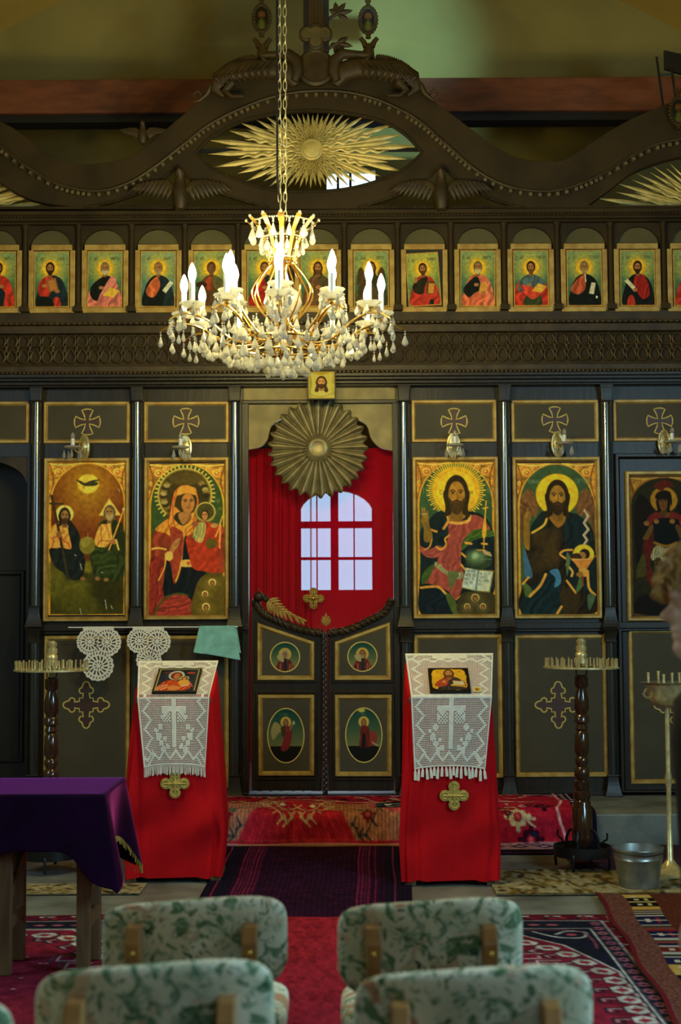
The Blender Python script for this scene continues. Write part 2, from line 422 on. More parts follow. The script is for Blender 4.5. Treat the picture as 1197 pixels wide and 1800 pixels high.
    GL = {'С': 'rtltlbrb', 'А': 'lbmtrb,lcrc', 'П': 'lbltrtrb', 'И': 'ltlbrtrb', 'О': 'ltrtrblblt', 'Н': 'ltlb,lcrc,rtrb', 'Ъ': 'ltmtmbrbrcmc',
          'Л': 'lbmtrb', 'М': 'lbltmcrtrb', 'Т': 'ltrt,mtmb', 'Р': 'lbltrtrclc', 'Е': 'rtltlbrb,lcrc', 'Х': 'ltrb,rtlb', 'І': 'mtmb', 'В': 'ltlbrbrclc,ltrtrc',
          'К': 'ltlb,rtlcrb', 'Ф': 'mtmb,lctm', 'Д': 'lbltrtrb,lbrb', 'Г': 'lbltrt', 'Я': 'rbrtltlcrc', 'У': 'ltmc,rtmclb', ' ': ''}
    def text(s, x, y, h, st, col, a=0.9, wd=None):
        gx = {'l': 0, 'm': .5, 'r': 1}; gy = {'t': 0, 'c': .5, 'b': 1, 'm': .3}; adv = h * 0.72; wd = wd or h * 0.17
        for k, ch in enumerate(st):
            for seg in s.GL.get(ch, 'ltrtrblb').split(','):
                pts = [(x + k * adv + gx.get(seg[i], .5) * h * 0.5, y + gy.get(seg[i + 1], .5) * h) for i in range(0, len(seg) - 1, 2)]
                if len(pts) > 1: s.line(pts, wd, col, a)
    def cols(s):
        c = np.clip(s.C, 0, 255) / 255.0
        return np.where(c <= 0.04045, c / 12.92, ((c + 0.055) / 1.055) ** 2.4)
    def flat(s, name, X0, X1, Z0, Z1, Y, mat, parent=None, tilt=0.0, lean=0.0):
        """upright picture surface facing -Y"""
        cx, cz = (X0 + X1) / 2, (Z0 + Z1) / 2; ct, st = math.cos(tilt), math.sin(tilt)
        def fn(U, V):
            x = X0 + (X1 - X0) * U - cx; z = Z1 + (Z0 - Z1) * V - cz
            return cx + x * ct - z * st, Y + lean * (V - 1) * -1, cz + x * st + z * ct
        return grid(name, s.nx, s.ny, fn, s.cols(), mat, parent)
# ================================================================== THE ROOM
def struct(o, **k):
    o['kind'] = 'structure'; return o
b = MB(); b.box(-4.2, 4.2, -12.6, -0.9, -0.12, 0.0); struct(b.build('floor', M['stone']))
b = MB(); b.box(-4.2, 4.2, -0.9, 2.4, -0.12, 0.2); struct(b.build('trim_1', M['stone'], bevel=0.012))
for nm, xa, xb in (('wall_left', -4.35, -4.2), ('wall_right', 4.2, 4.35)):
    b = MB(); b.box(xa, xb, -12.6, 2.55, -0.12, 4.6); struct(b.build(nm, M['plaster']))
b = MB(); b.box(-4.35, 4.35, -12.75, -12.6, -0.12, 7.3); struct(b.build('wall_back', M['plaster']))
grid('ceiling', 60, 24, lambda U, V: (-4.2 * np.cos(PI * U), -12.6 + 14.35 * V, 4.5 + 2.72 * np.sin(PI * U)), mat=M['vault'])['kind'] = 'structure'
# east wall with its two openings
WY = 2.4
wx0, wx1, wz0, wz1 = rc(526, 862, 657, 1037, WY)
ux0, ux1, uz0, uz1 = rc(572, 300, 660, 350, WY)
arc = [(wx0, wz0), (wx1, wz0)] + [((wx0 + wx1) / 2 + (wx1 - wx0) / 2 * math.cos(t), wz1 - 0.22 + 0.22 * math.sin(t)) for t in np.linspace(0, PI, 14)]
me = fill_curve([[(-4.35, -0.1), (4.35, -0.1), (4.35, 7.3), (-4.35, 7.3)], arc, [(ux0, uz0), (ux1, uz0), (ux1, uz1), (ux0, uz1)]], 0.25)
me.transform(Matrix.Translation((0, WY, 0))); struct(put('wall_front', me, M['plaster']))
M['pane'] = pm('daylit_pane', (0.5, 0.7, 0.9), 0.2, var=0.1, emit=(0.50, 0.74, 1.0), es=2.3)
win = struct(empty('window_1', ((wx0 + wx1) / 2, WY, wz0)))
b = MB(); mx = at(588, 950, WY).x
zs = [at(590, y, WY).z for y in (916, 928, 979, 984, 1037)]
gl = MB(); gl.prism([(x, z) for x, z in arc], WY + 0.10, WY + 0.11); gl.build('glass', M['pane'], win)
for xx, ww in ((wx0, .03), (wx1, .03), (mx, .07), ((wx0 + mx) / 2, .012), ((wx1 + mx) / 2, .012)):
    b.box(xx - ww / 2, xx + ww / 2, WY + .03, WY + .09, wz0, wz1 - (0.0 if ww > .05 else .03))
b.box(wx0, wx1, WY + .03, WY + .09, zs[1], zs[0]); b.box(wx0, wx1, WY + .03, WY + .09, zs[3], zs[2])
b.build('muntin_frame', M['wood'], win)
win = struct(empty('window_2', ((ux0 + ux1) / 2, WY, uz0)))
gl = MB(); gl.box(ux0, ux1, WY + .10, WY + .11, uz0, uz1); gl.build('glass', M['pane'], win)
b = MB()
for i in range(3):
    xx = ux0 + (ux1 - ux0) * i / 4; b.box(xx - .012, xx + .012, WY + .03, WY + .09, uz0, uz1)
b.build('muntin_frame', M['wood'], win)
# the painted tie beam behind the screen, with the plastered tympanum above it
b = MB(); b.box(-4.2, 4.2, 1.7, 1.85, at(598, 160, 1.7).z, 7.3); struct(b.build('trim_4', M['plaster']))
X0, X1, Z0, Z1 = rc(-60, 137, 1260, 196, 0.9)
b = MB(); b.box(-4.2, 4.2, 0.9, 1.15, Z0, Z1); struct(b.build('trim_2', M['beam'], bevel=0.01))
b = MB(); b.box(-4.2, 4.2, 0.95, 1.12, Z0 - 0.06, Z0); struct(b.build('trim_3', M['dark']))

# ================================================================== THE CARVED SCREEN
ico = empty('iconostasis', (-0.13, 0.0, 0.2), 'tall dark wooden altar screen with gold framed panels, columns and carved friezes', 'altar screen')
def P(name, mb, mat, par=ico, **k): return mb.build(name, M[mat], par, **k)
# carcass with the middle opening and the left side opening
FL = 0.2
ZT = at(598, 372, 0).z
def zpx(y, Y=0.0): return at(598, y, Y).z
def xpx(x, Y=0.0, y=1000): return at(x, y, Y).x
OX0, OX1 = xpx(437), xpx(694); DX0, DX1 = xpx(-130), xpx(47)
b = MB()
ztop_open = zpx(705); zd = zpx(800)
b.box(-4.2, DX0, 0.0, 0.07, FL, ZT); b.box(DX0, DX1, 0.0, 0.07, zd, ZT); b.box(DX1, OX0, 0.0, 0.07, FL, ZT)
b.box(OX0, OX1, 0.0, 0.07, ztop_open, ZT); b.box(OX1, 4.2, 0.0, 0.07, FL, ZT)
P('carcass', b, 'wood')
# ---- upper and lower bay panels
bays = [(-100, 52, 706, 780), (77, 229, 706, 780), (253, 403, 706, 779), (723, 873, 703, 778), (898, 1052, 703, 778), (1077, 1228, 702, 776), (1252, 1400, 702, 776)]
def pattee(mb, cx, cz, r, Y, dep=0.004):
    pts = []
    for k in range(4):
        a = k * PI / 2
        for (u, v) in ((0.16, -0.16), (0.5, -0.24), (0.92, -0.44), (1.0, -0.2), (1.02, 0), (1.0, 0.2), (0.92, 0.44), (0.5, 0.24)):
            pts.append((cx + r * (u * math.cos(a) - v * math.sin(a)), cz + r * (u * math.sin(a) + v * math.cos(a))))
    mb.prism(pts, Y - dep, Y); return pts
def trefoil(cx, cz, r):
    pts = []
    for k in range(4):
        a = k * PI / 2
        arm = [(0.30, -0.16), (0.52, -0.13)]
        arm += [(0.62 + 0.13 * math.cos(t), -0.19 + 0.12 * math.sin(t)) for t in np.linspace(PI * 1.1, PI * 2.0, 6)]
        arm += [(0.85 + 0.16 * math.cos(t), 0.0 + 0.15 * math.sin(t)) for t in np.linspace(-PI * .45, PI * .45, 6)]
        arm += [(0.62 + 0.13 * math.cos(t), 0.19 + 0.12 * math.sin(t)) for t in np.linspace(0.0, PI * 0.9, 6)]
        arm += [(0.52, 0.13), (0.30, 0.16), (0.30, 0.30)]
        for (u, v) in arm: pts.append((cx + r * (u * math.cos(a) - v * math.sin(a)), cz + r * (u * math.sin(a) + v * math.cos(a))))
    return pts
crossc = {1: (154, 742), 2: (327, 741), 3: (798, 741), 4: (975, 738), 5: (1159, 740)}
def cross_on(panel, pts, lw):
    f = MB(); f.prism(pts, -0.010, -0.007); f.build('cross_fill', M['crossfill'], panel)
    l = MB(); l.tube([(x, -0.0105, z) for x, z in pts], lw, 6, closed=True, squash=0.35); l.build('cross_outline', M['crossline'], panel)
for i, (x0, x1, y0, y1) in enumerate(bays):
    b = MB(); pbox(b, x0 + 7, y0 + 7, x1 - 7, y1 - 7, -0.007, 0.0); pn = P('upper_panel', b, 'panel')
    g = MB(); fr(g, x0, y0, x1, y1, 8, 0.0, 0.02); g.build('gold_frame', M['gilt'], pn, smooth=True, ang=25)
    if i in crossc:
        p = at(*crossc[i], 0); t = MB(); cross_on(pn, pattee(t, p.x, p.z, 22.5 * K, 0), 1.3 * K)
low = [(77, 229, 1117, 1386), (251, 403, 1117, 1386), (728, 884, 1115, 1368), (905, 1068, 1115, 1366), (1106, 1262, 1105, 1378)]
lowc = {0: (152, 1239, 40), 3: (981, 1239, 40), 4: (1190, 1240, 40)}
for i, (x0, x1, y0, y1) in enumerate(low):
    b = MB(); pbox(b, x0 + 7, y0 + 7, x1 - 7, y1 - 7, -0.007, 0.0); pn = P('lower_panel', b, 'panel')
    g = MB(); fr(g, x0, y0, x1, y1, 9, 0.0, 0.02); g.build('gold_frame', M['gilt'], pn, smooth=True, ang=25)
    if i in lowc:
        cx_, cy_, r_ = lowc[i]; p = at(cx_, cy_, 0); cross_on(pn, trefoil(p.x, p.z, r_ * K), 1.5 * K)
# ---- frames round the large icons (fixed to the screen)
big = [(77, 228, 805, 1093), (253, 403, 804, 1090), (725, 877, 803, 1088), (901, 1056, 803, 1088), (1100, 1238, 828, 1092)]
for (x0, x1, y0, y1) in big:
    g = MB(); fr(g, x0, y0, x1, y1, 9, 0.0, 0.035); P('icon_frame', g, 'gilt', smooth=True, ang=25)
    c = MB(); pbox(c, x0 + 7, y0 + 7, x1 - 7, y1 - 7, -0.004, 0.0); P('icon_recess', c, 'dark')
# ---- the dark door surround on the right
g = MB(); X0, X1, Z0, Z1 = rc(1084, 797, 1262, 1400, 0); g.moulding([(X0, FL), (X1, FL), (X1, Z1), (X0, Z1)], 0.04, 0.0, 0.04); P('door_surround', g, 'wood')
# ---- left doorway: arched head and the dim leaf inside it
p0 = [(xpx(-130), zpx(792)), (xpx(47), zpx(792)), (xpx(47), zpx(845))] + [(xpx(-41 + 84 * math.cos(t)), zpx(845 - 40 * math.sin(t))) for t in np.linspace(0.05, PI - 0.05, 16)] + [(xpx(-130), zpx(845))]
b = MB(); b.prism(p0, 0.01, 0.06); P('doorway_arch', b, 'carve')
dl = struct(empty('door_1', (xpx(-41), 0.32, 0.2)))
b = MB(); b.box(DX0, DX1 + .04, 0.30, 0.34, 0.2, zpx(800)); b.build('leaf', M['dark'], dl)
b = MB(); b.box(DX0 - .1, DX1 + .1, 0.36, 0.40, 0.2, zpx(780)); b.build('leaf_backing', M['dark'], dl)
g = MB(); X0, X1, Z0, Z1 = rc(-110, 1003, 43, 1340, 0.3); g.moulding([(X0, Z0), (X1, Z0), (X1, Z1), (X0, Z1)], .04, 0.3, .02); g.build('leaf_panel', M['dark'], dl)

# ---- engaged columns, full height of the icon tier and of the plinth tier
def column(cx, top=(663, 706), mid=(1066, 1102), low_=(1104, 1128), bot=(1362, 1398), yr=1000):
    Y = -0.035; X = at(cx, yr, Y).x
    def z(y): return at(cx, y, Y).z
    r = 0.036
    sh = MB(); prof = [(r, z(mid[0])), (r * 1.02, (z(mid[0]) * .6 + z(top[1]) * .4)), (r * .93, z(top[1]))]
    sh.lathe(prof, (X, Y, 0), 18); sh2 = [(r * .92, z(bot[0])), (r * .92, z(low_[1]))]; sh.lathe(sh2, (X, Y, 0), 18)
    o = P('column', sh, 'column', smooth=True)
    def flare(ya, yb, wa, wb):        # square blocks: ya top
        m = MB(); n = 6; vs = []; fs = []
        for i in range(n + 1):
            t = i / n; zz = z(ya) * (1 - t) + z(yb) * t
            ww = wa + (wb - wa) * (t ** 2 if wb > wa else 1 - (1 - t) ** 2)
            for sx, sy in ((-1, -1), (1, -1), (1, 1), (-1, 1)): vs.append((X + sx * ww / 2, (Y - ww * .55) if sy < 0 else 0.0, zz))
        for i in range(n):
            for k in range(4): l = (k + 1) % 4; fs.append((i * 4 + k, i * 4 + l, i * 4 + 4 + l, i * 4 + 4 + k))
        fs += [(3, 2, 1, 0), (n * 4, n * 4 + 1, n * 4 + 2, n * 4 + 3)]
        m.add(vs, fs); m.tube([(X - r * 1.25, Y - r * 1.25, z(ya if wb > wa else yb)), (X + r * 1.25, Y - r * 1.25, z(ya if wb > wa else yb))], 0.006, 6)
        return m
    flare(top[0], top[1], 0.125, 0.075).build('capital', M['wood'], o, bevel=.003)
    flare(mid[0], mid[1], 0.075, 0.125).build('base', M['wood'], o, bevel=.003)
    flare(low_[0], low_[1], 0.12, 0.075).build('capital', M['wood'], o, bevel=.003)
    flare(bot[0], bot[1], 0.075, 0.125).build('base', M['wood'], o, bevel=.003)
    bd = MB()
    for sx in (-1, 1):
        zz = z(mid[0]) + .02
        while zz < z(top[1]) - .01:
            bd.sphere((X + sx * (r + .014), -0.006, zz), .0062, 6, 4); zz += .016
        zz = z(bot[0]) + .02
        while zz < z(low_[1]) - .01:
            bd.sphere((X + sx * (r + .014), -0.006, zz), .0062, 6, 4); zz += .018
    bd.build('bead_strip', M['wood'], o, smooth=True)
for cx_ in (62, 240, 413, 712, 890, 1070, 1258, -146, -320): column(cx_)
# ---- horizontal ledge between the tiers and plinth
for xa, xb in ((-4.2, DX0), (DX1, OX0), (OX1, 4.2)):
    b = MB(); b.box(xa, xb, -0.05, 0.0, zpx(1107), zpx(1096)); b.box(xa, xb, -0.035, 0.0, zpx(1112), zpx(1107)); P('ledge', b, 'wood', bevel=.004); b = MB(); b.box(xa, xb, -0.04, 0.0, FL, zpx(1392)); P('plinth', b, 'wood', bevel=.004)
# ---- top of the icon tier: soffit mouldings under the lattice
b = MB()
for (ya, yb, d) in ((655, 661, .235), (661, 667, .19), (667, 674, .13), (674, 678, .09)):
    b.box(-4.2, 4.2, -d, 0.0, at(598, yb, -d).z, at(598, ya, -d).z)
for k in range(-300, 1501, 176):
    pass
P('lower_cornice', b, 'wood', bevel=.004)
def dentil(y, Y, name, mat, step=7.0, r=2.3, x0=-40, x1=1240):
    m = MB(); x = x0
    while x < x1:
        p = at(x, y + 0.0, Y); m.sphere((p.x, Y, zpx(y, Y)), r * K, 6, 4, (1.25, 1, 1)); x += step
    return P(name, m, mat, smooth=True)
dentil(653, -0.235, 'bead_row', 'carve', 7.5, 3.0); dentil(566, -0.19, 'bead_row', 'carve', 10, 3.8); dentil(377, -0.17, 'bead_row', 'crest', 6.5, 2.6)
# ---- pierced lattice frieze
LY = -0.15
b = MB(); b.box(-4.2, 4.2, LY, 0.0, at(598, 650, LY).z, at(598, 572, LY).z); P('frieze_board', b, 'crest')
b = MB(); b.box(-4.2, 4.2, LY - .055, LY, at(598, 652, LY - .05).z, at(598, 641, LY - .05).z); b.box(-4.2, 4.2, LY - .055, LY, at(598, 584, LY - .05).z, at(598, 570, LY - .05).z)
P('frieze_rail', b, 'carve', bevel=.006)
b = MB(); zc = at(598, 611.5, LY).z; pitch = 20.4 * K; xm = xpx(598); ov = lambda t, k_=1.0: 9.2 * K
for i in range(-36, 37):
    x = xm + i * pitch
    b.tube([(x + 8.8 * K * math.cos(t), LY - .012, zc + 13.5 * K + 10.0 * K * math.sin(t)) for t in np.linspace(0, 2 * PI, 19)[:-1]], 2.1 * K, 6, closed=True)
    b.tube([(x + 8.6 * K * math.cos(t) * (1 - .25 * max(0, math.sin(t))), LY - .012, zc - 14 * K + (10.5 + 2.5 * max(0, math.sin(t))) * K * math.sin(t)) for t in np.linspace(0, 2 * PI, 19)[:-1]], 2.1 * K, 6, closed=True)
    for s_ in (-1, 1): b.tube([(x + s_ * 7 * K, LY - .010, zc + 8 * K), (x + s_ * 10.2 * K, LY - .016, zc), (x + s_ * 13.4 * K, LY - .010, zc - 8 * K)], 1.8 * K, 6)
P('loop_lattice', b, 'carve', smooth=True)
# ---- small icon arcade
M['olivepanel'] = pm('olive_panel_paint', (0.105, 0.090, 0.032), .6, var=.2, scale=4, spec=.3)
XC = [-3 + 93.65 * k for k in range(-1, 15)]
b = MB(); b.box(-4.2, 4.2, -0.05, 0.0, zpx(572), zpx(549)); P('arcade_sill', b, 'carve', bevel=.006)
b = MB()
for (ya, yb, d) in ((368, 375, .20), (380, 385, .14), (385, 391, .09)):
    b.box(-4.2, 4.2, -d, 0.0, at(598, yb, -d).z, at(598, ya, -d).z)
b.box(-4.2, 4.2, -.16, 0.0, at(598, 380, -.16).z, at(598, 375, -.16).z); P('upper_cornice', b, 'crest', bevel=.004)
b = MB(); b.box(-4.2, 4.2, -.004, .004, zpx(445), zpx(395)); P('arch_backing', b, 'olivepanel')
board = [(-4.2, zpx(549)), (4.2, zpx(549)), (4.2, zpx(391)), (-4.2, zpx(391))]
holes = []
for c in XC:
    x0, x1 = xpx(c - 37, 0, 480), xpx(c + 38, 0, 480)
    holes.append([(x0, zpx(546)), (x1, zpx(546)), (x1, zpx(436))] + [((x0 + x1) / 2 + (x1 - x0) / 2 * math.cos(t), zpx(436) + 34 * K * math.sin(t)) for t in np.linspace(0, PI, 14)] + [(x0, zpx(436))])
me = fill_curve([board] + holes, 0.035); me.transform(Matrix.Translation((0, -0.035, 0))); put('arcade_board', me, M['crest'], ico)
for c in XC[:-1]:
    cc = c + 46.8; Y = -0.05; X = at(cc, 480, Y).x
    m = MB(); m.lathe([(.020, zpx(540)), (.019, zpx(470)), (.017, zpx(405))], (X, Y, 0), 12); o = P('colonnette', m, 'crest', smooth=True)
    m = MB(); m.box(X - .033, X + .033, Y - .033, 0, zpx(549), zpx(540)); m.lathe([(.030, zpx(540)), (.021, zpx(533))], (X, Y, 0), 12); m.build('base', M['crest'], o)
    m = MB(); m.lathe([(.020, zpx(406)), (.022, zpx(400)), (.034, zpx(393))], (X, Y, 0), 12); m.box(X - .036, X + .036, Y - .036, 0, zpx(394), zpx(391)); m.build('capital', M['crest'], o)
for k, c in enumerate(XC):
    dx = {1: 0, 2: -2, 3: 0, 4: -1}.get(k, 0); yy = 3 - 3 * (c / 1197)
    m = MB(); q = pbox
    q(m, c - 41, 437 + yy, c - 32, 544 + yy, -.062, -.037); q(m, c + 32, 437 + yy, c + 41, 544 + yy, -.062, -.037)
    q(m, c - 39, 538 + yy, c + 39, 547 + yy, -.066, -.037); q(m, c - 36, 427 + yy, c + 36, 437 + yy, -.062, -.037)
    P('small_icon_frame', m, 'gilt', bevel=.004)
    m = MB(); q(m, c - 33, 436 + yy, c + 33, 539 + yy, -.040, -.034); P('small_icon_recess', m, 'dark')
# ---- header boards over the royal doors and the gilded valance
b = MB(); pbox(b, 428, 679, 695, 703, -.012, 0.0); P('header_board', b, 'valance', bevel=.003)
b = MB(); pbox(b, 425, 703, 697, 709, -.035, 0.0); pbox(b, 425, 703, 437, 1394, -.03, 0.0); pbox(b, 692, 703, 702, 1394, -.03, 0.0); P('door_jamb_moulding', b, 'wood', bevel=.004)
vp = [(437, 709), (437, 790)] + cat([(437, 790), (458, 785), (470, 772), (480, 745), (520, 728), (562, 722), (604, 728), (642, 745), (652, 770), (668, 786), (692, 792)], 6) + [(692, 709)]
me = fill_curve([[(at(x, y, 0).x, at(x, y, 0).z) for x, y in vp]], 0.02, 0.002); put('valance_board', me, M['valance'], ico)

# ================================================================== CREST: carved wave board with openings
M['dentil'] = pm('worn_dentil_paint', (0.13, 0.095, 0.04), .5, var=.4, scale=20)
cr = empty('crest', (-0.13, -0.12, ZT), 'dark carved wave-shaped crest board with lens-shaped opening on top of the altar screen', 'carved crest')
CYD = -0.12
def C2(pts): return [(at(x, y, CYD).x, at(x, y, CYD).z) for x, y in pts]
topL = [(555, 120), (470, 128), (400, 150), (345, 188), (300, 225), (262, 258), (225, 281), (180, 290), (140, 292), (100, 280), (60, 254), (20, 226), (-30, 205), (-90, 196)]
topR = [(555, 120), (640, 126), (715, 150), (780, 195), (820, 225), (860, 255), (905, 280), (950, 287), (990, 284), (1030, 260), (1080, 228), (1130, 203), (1180, 184), (1240, 172), (1300, 168)]
out = cat(topL[::-1], 6)[:-1] + cat(topR, 6) + [(1300, 369), (-90, 369)]
lens = cat([(345, 268), (372, 240), (420, 215), (480, 200), (545, 194), (610, 199), (670, 212), (712, 236), (742, 268)], 5) + cat([(742, 268), (712, 296), (670, 316), (610, 332), (545, 337), (480, 334), (420, 318), (375, 296), (345, 268)], 5)[1:-1]
birdL = cat([(312, 292), (336, 316), (372, 334), (420, 350), (470, 364)], 5) + cat([(150, 364), (200, 354), (250, 336), (285, 315), (312, 292)], 5)[:-1]
birdR = cat([(776, 289), (802, 314), (835, 335), (870, 352), (920, 364)], 5) + cat([(630, 364), (680, 350), (715, 336), (750, 314), (776, 289)], 5)[:-1]
farL = cat([(-80, 262), (-30, 288), (0, 320), (40, 345), (80, 358), (140, 366)], 5) + [(-80, 366)]
farR = cat([(1290, 262), (1220, 272), (1165, 284), (1110, 305), (1070, 335), (1030, 364)], 5) + [(1290, 364)]
me = fill_curve([C2(p) for p in (out, lens, birdL, birdR, farL, farR[::-1])], 0.07, 0.004)
me.transform(Matrix.Translation((0, CYD - 0.035, 0))); put('wave_board', me, M['crest'], cr)
# raised ridges that follow the wave, with dentils
rid1 = cat([(-60, 225), (0, 258), (50, 295), (105, 325), (170, 336), (225, 322), (270, 295), (318, 258), (370, 218), (440, 184), (500, 166), (560, 160), (620, 164), (680, 182), (735, 212), (785, 255), (835, 298), (885, 325), (945, 336), (1000, 330), (1060, 305), (1110, 275), (1160, 252), (1240, 238)], 7)
rid2 = cat([(-60, 252), (20, 315), (80, 350), (160, 360), (225, 352), (280, 320), (330, 285), (375, 250), (440, 212), (500, 192), (560, 186), (620, 190), (680, 206), (725, 234), (760, 275), (800, 310), (850, 345), (910, 362), (980, 362), (1040, 345), (1090, 310), (1150, 280), (1240, 258)], 7)
m = MB()
for rd, wd in ((rid1, 5.0), (rid2[0:1] * 0, 0)):
    if rd: m.tube([(at(x, y, CYD - .04).x, CYD - .042, at(x, y, CYD - .04).z) for x, y in rd], wd * K * .6, 8)
m.build('ridge_moulding', M['carve'], cr, smooth=True)
acc = 0
for (a, b_) in zip(rid1[:-1], rid1[1:]):
    d = math.hypot(b_[0] - a[0], b_[1] - a[1]); acc += d
    if acc > 9:
        acc = 0; p = at((a[0] + b_[0]) / 2, (a[1] + b_[1]) / 2 + 7, CYD - .05); tx = Vector((b_[0] - a[0], 0, -(b_[1] - a[1]))).normalized()
        m = MB(); m.beam(p - tx * 2.9 * K, p + tx * 2.9 * K, 0.03, 6.0 * K, up=(0, 0, 1)); m.build('dentil', M['dentil'], cr)
for hl in (lens, birdL, birdR):
    m = MB(); q = [(at(x, y, CYD - .04).x, CYD - .04, at(x, y, CYD - .04).z) for x, y in hl]
    for i, p in enumerate(q): m.sphere(p, 2.5 * K, 6, 4)
    for i in range(len(q)):
        p = Vector(q[i]); p2 = Vector(q[(i + 1) % len(q)])
        for t_ in range(1, int((p2 - p).length / (4 * K)) + 1): m.sphere(p.lerp(p2, t_ / (int((p2 - p).length / (4 * K)) + 1)), 2.5 * K, 6, 4)
    m.build('bead_edge', M['crest'], cr, smooth=True)
# ================================================================== PAINTED ICONS
GAIN = 1.0
def boost(c, g=1.0):
    lum = c.C @ np.array([.35, .5, .15]); c.C = c.C * .86 + lum[..., None] * .14
    c.C = np.clip(c.C * g * GAIN, 0, 252); return c
def frame_arch(c, L, R, T, B, spring, fill, rim=(214, 150, 30), soft=None):
    """gold carved-looking corners with an arch-shaped field"""
    c.C[:] = (178, 112, 26); c.speck(0.22, 14, 0.12)
    W = R - L
    for sx in (-1, 1):
        cx0 = (L + R) / 2 + sx * W * 0.38
        for k, (u, v, r) in enumerate(((0, .065, .055), (.07, .04, .035), (-.10, .035, .04), (.085, .14, .035), (.09, .20, .03), (-.20, .025, .03))):
            x = cx0 + sx * u * W; y = T + v * (B - T) * 0.95; rr = r * W
            c.ell(x, y, rr, rr * .9, (226, 170, 50)); c.ell(x + rr * .2, y + rr * .1, rr * .6, rr * .55, (190, 84, 26)); c.ell(x + rr * .1, y, rr * .3, rr * .3, (235, 180, 60))
        c.line([(cx0 - sx * .3 * W, T + 8), (cx0 - sx * .1 * W, T + 24), (cx0 + sx * .1 * W, T + 14)], W * .018, (240, 190, 70), smooth=True)
        c.line([(cx0 + sx * .11 * W, T + 20), (cx0 + sx * .06 * W, T + .12 * (B - T)), (cx0 + sx * .115 * W, T + .24 * (B - T))], W * .016, (130, 66, 16), smooth=True)
        c.line([(cx0 - sx * .02 * W, T + .10 * (B - T)), (cx0 + sx * .07 * W, T + .11 * (B - T)), (cx0 + sx * .03 * W, T + .155 * (B - T))], W * .014, (96, 84, 30), smooth=True)
    def arch(m, col, **k):
        l, r, t = L + m, R - m, T + m * .6
        pts = [(l, B - m * .3)] + [((l + r) / 2 - (r - l) / 2 * math.cos(a), spring - (spring - t) * math.sin(a)) for a in np.linspace(0, PI, 26)] + [(r, B - m * .3)]
        c.poly(pts, col, smooth=False, **k)
    arch(8, rim); arch(8 + W * .022, fill)
    return arch
def face(c, cx, cy, w, h, skin, hair, dark=(40, 24, 12), beard=None, turn=0.0, long=1.0, veil=False):
    """head: w,h = face width and height"""
    if not veil:
        c.ell(cx, cy - h * .10, w * .66, h * .62, hair)
        if long > 0: c.poly([(cx - w * .66, cy - h * .2), (cx - w * .62, cy + h * .45), (cx - w * .72, cy + h * (.5 + .35 * long)), (cx, cy + h * .6), (cx + w * .72, cy + h * (.5 + .35 * long)), (cx + w * .62, cy + h * .45), (cx + w * .66, cy - h * .2)], hair)
    c.poly([(cx - w * .2, cy + h * .3), (cx - w * .26, cy + h * .85), (cx + w * .28, cy + h * .85), (cx + w * .22, cy + h * .3)], tuple(s * .8 for s in skin))
    c.ell(cx + turn * w * .1, cy, w * .46, h * .5, skin)
    c.ell(cx - w * .12 + turn * w * .15, cy - h * .12, w * .26, h * .28, tuple(min(255, s * 1.14) for s in skin), a=.6, soft=w * .2)
    if beard:
        c.poly([(cx - w * .44, cy + h * .08), (cx - w * .36, cy + h * .45), (cx - w * .12, cy + h * .66), (cx + w * .12, cy + h * .66), (cx + w * .36, cy + h * .45), (cx + w * .44, cy + h * .08), (cx + w * .24, cy + h * .2), (cx, cy + h * .14), (cx - w * .24, cy + h * .2)], beard, a=.92)
    if w > 14:
        tx = turn * w * .12
        for s_ in (-1, 1):
            ex = cx + s_ * w * .21 + tx
            c.line([(ex - w * .13, cy - h * .16), (ex, cy - h * .20), (ex + w * .13, cy - h * .15)], h * .035, dark, a=.85, smooth=True)
            c.ell(ex, cy - h * .09, w * .10, h * .035, (190, 160, 110), a=.4); c.ell(ex, cy - h * .09, w * .05, h * .04, dark)
            c.line([(ex - w * .1, cy - h * .12), (ex, cy - h * .135), (ex + w * .1, cy - h * .11)], h * .018, dark)
        c.line([(cx + tx * 1.4 + w * .03, cy - h * .12), (cx + tx * 1.8 + w * .05, cy + h * .12), (cx + tx * 1.2 - w * .03, cy + h * .15)], h * .03, tuple(s * .55 for s in skin), a=.8)
        c.line([(cx - w * .12 + tx, cy + h * .245), (cx + tx, cy + h * .235), (cx + w * .12 + tx, cy + h * .25)], h * .035, (130, 50, 34))
        if beard: c.line([(cx - w * .2 + tx, cy + h * .22), (cx + tx, cy + h * .18), (cx + w * .2 + tx, cy + h * .22)], h * .04, beard, smooth=True)
NX = 132
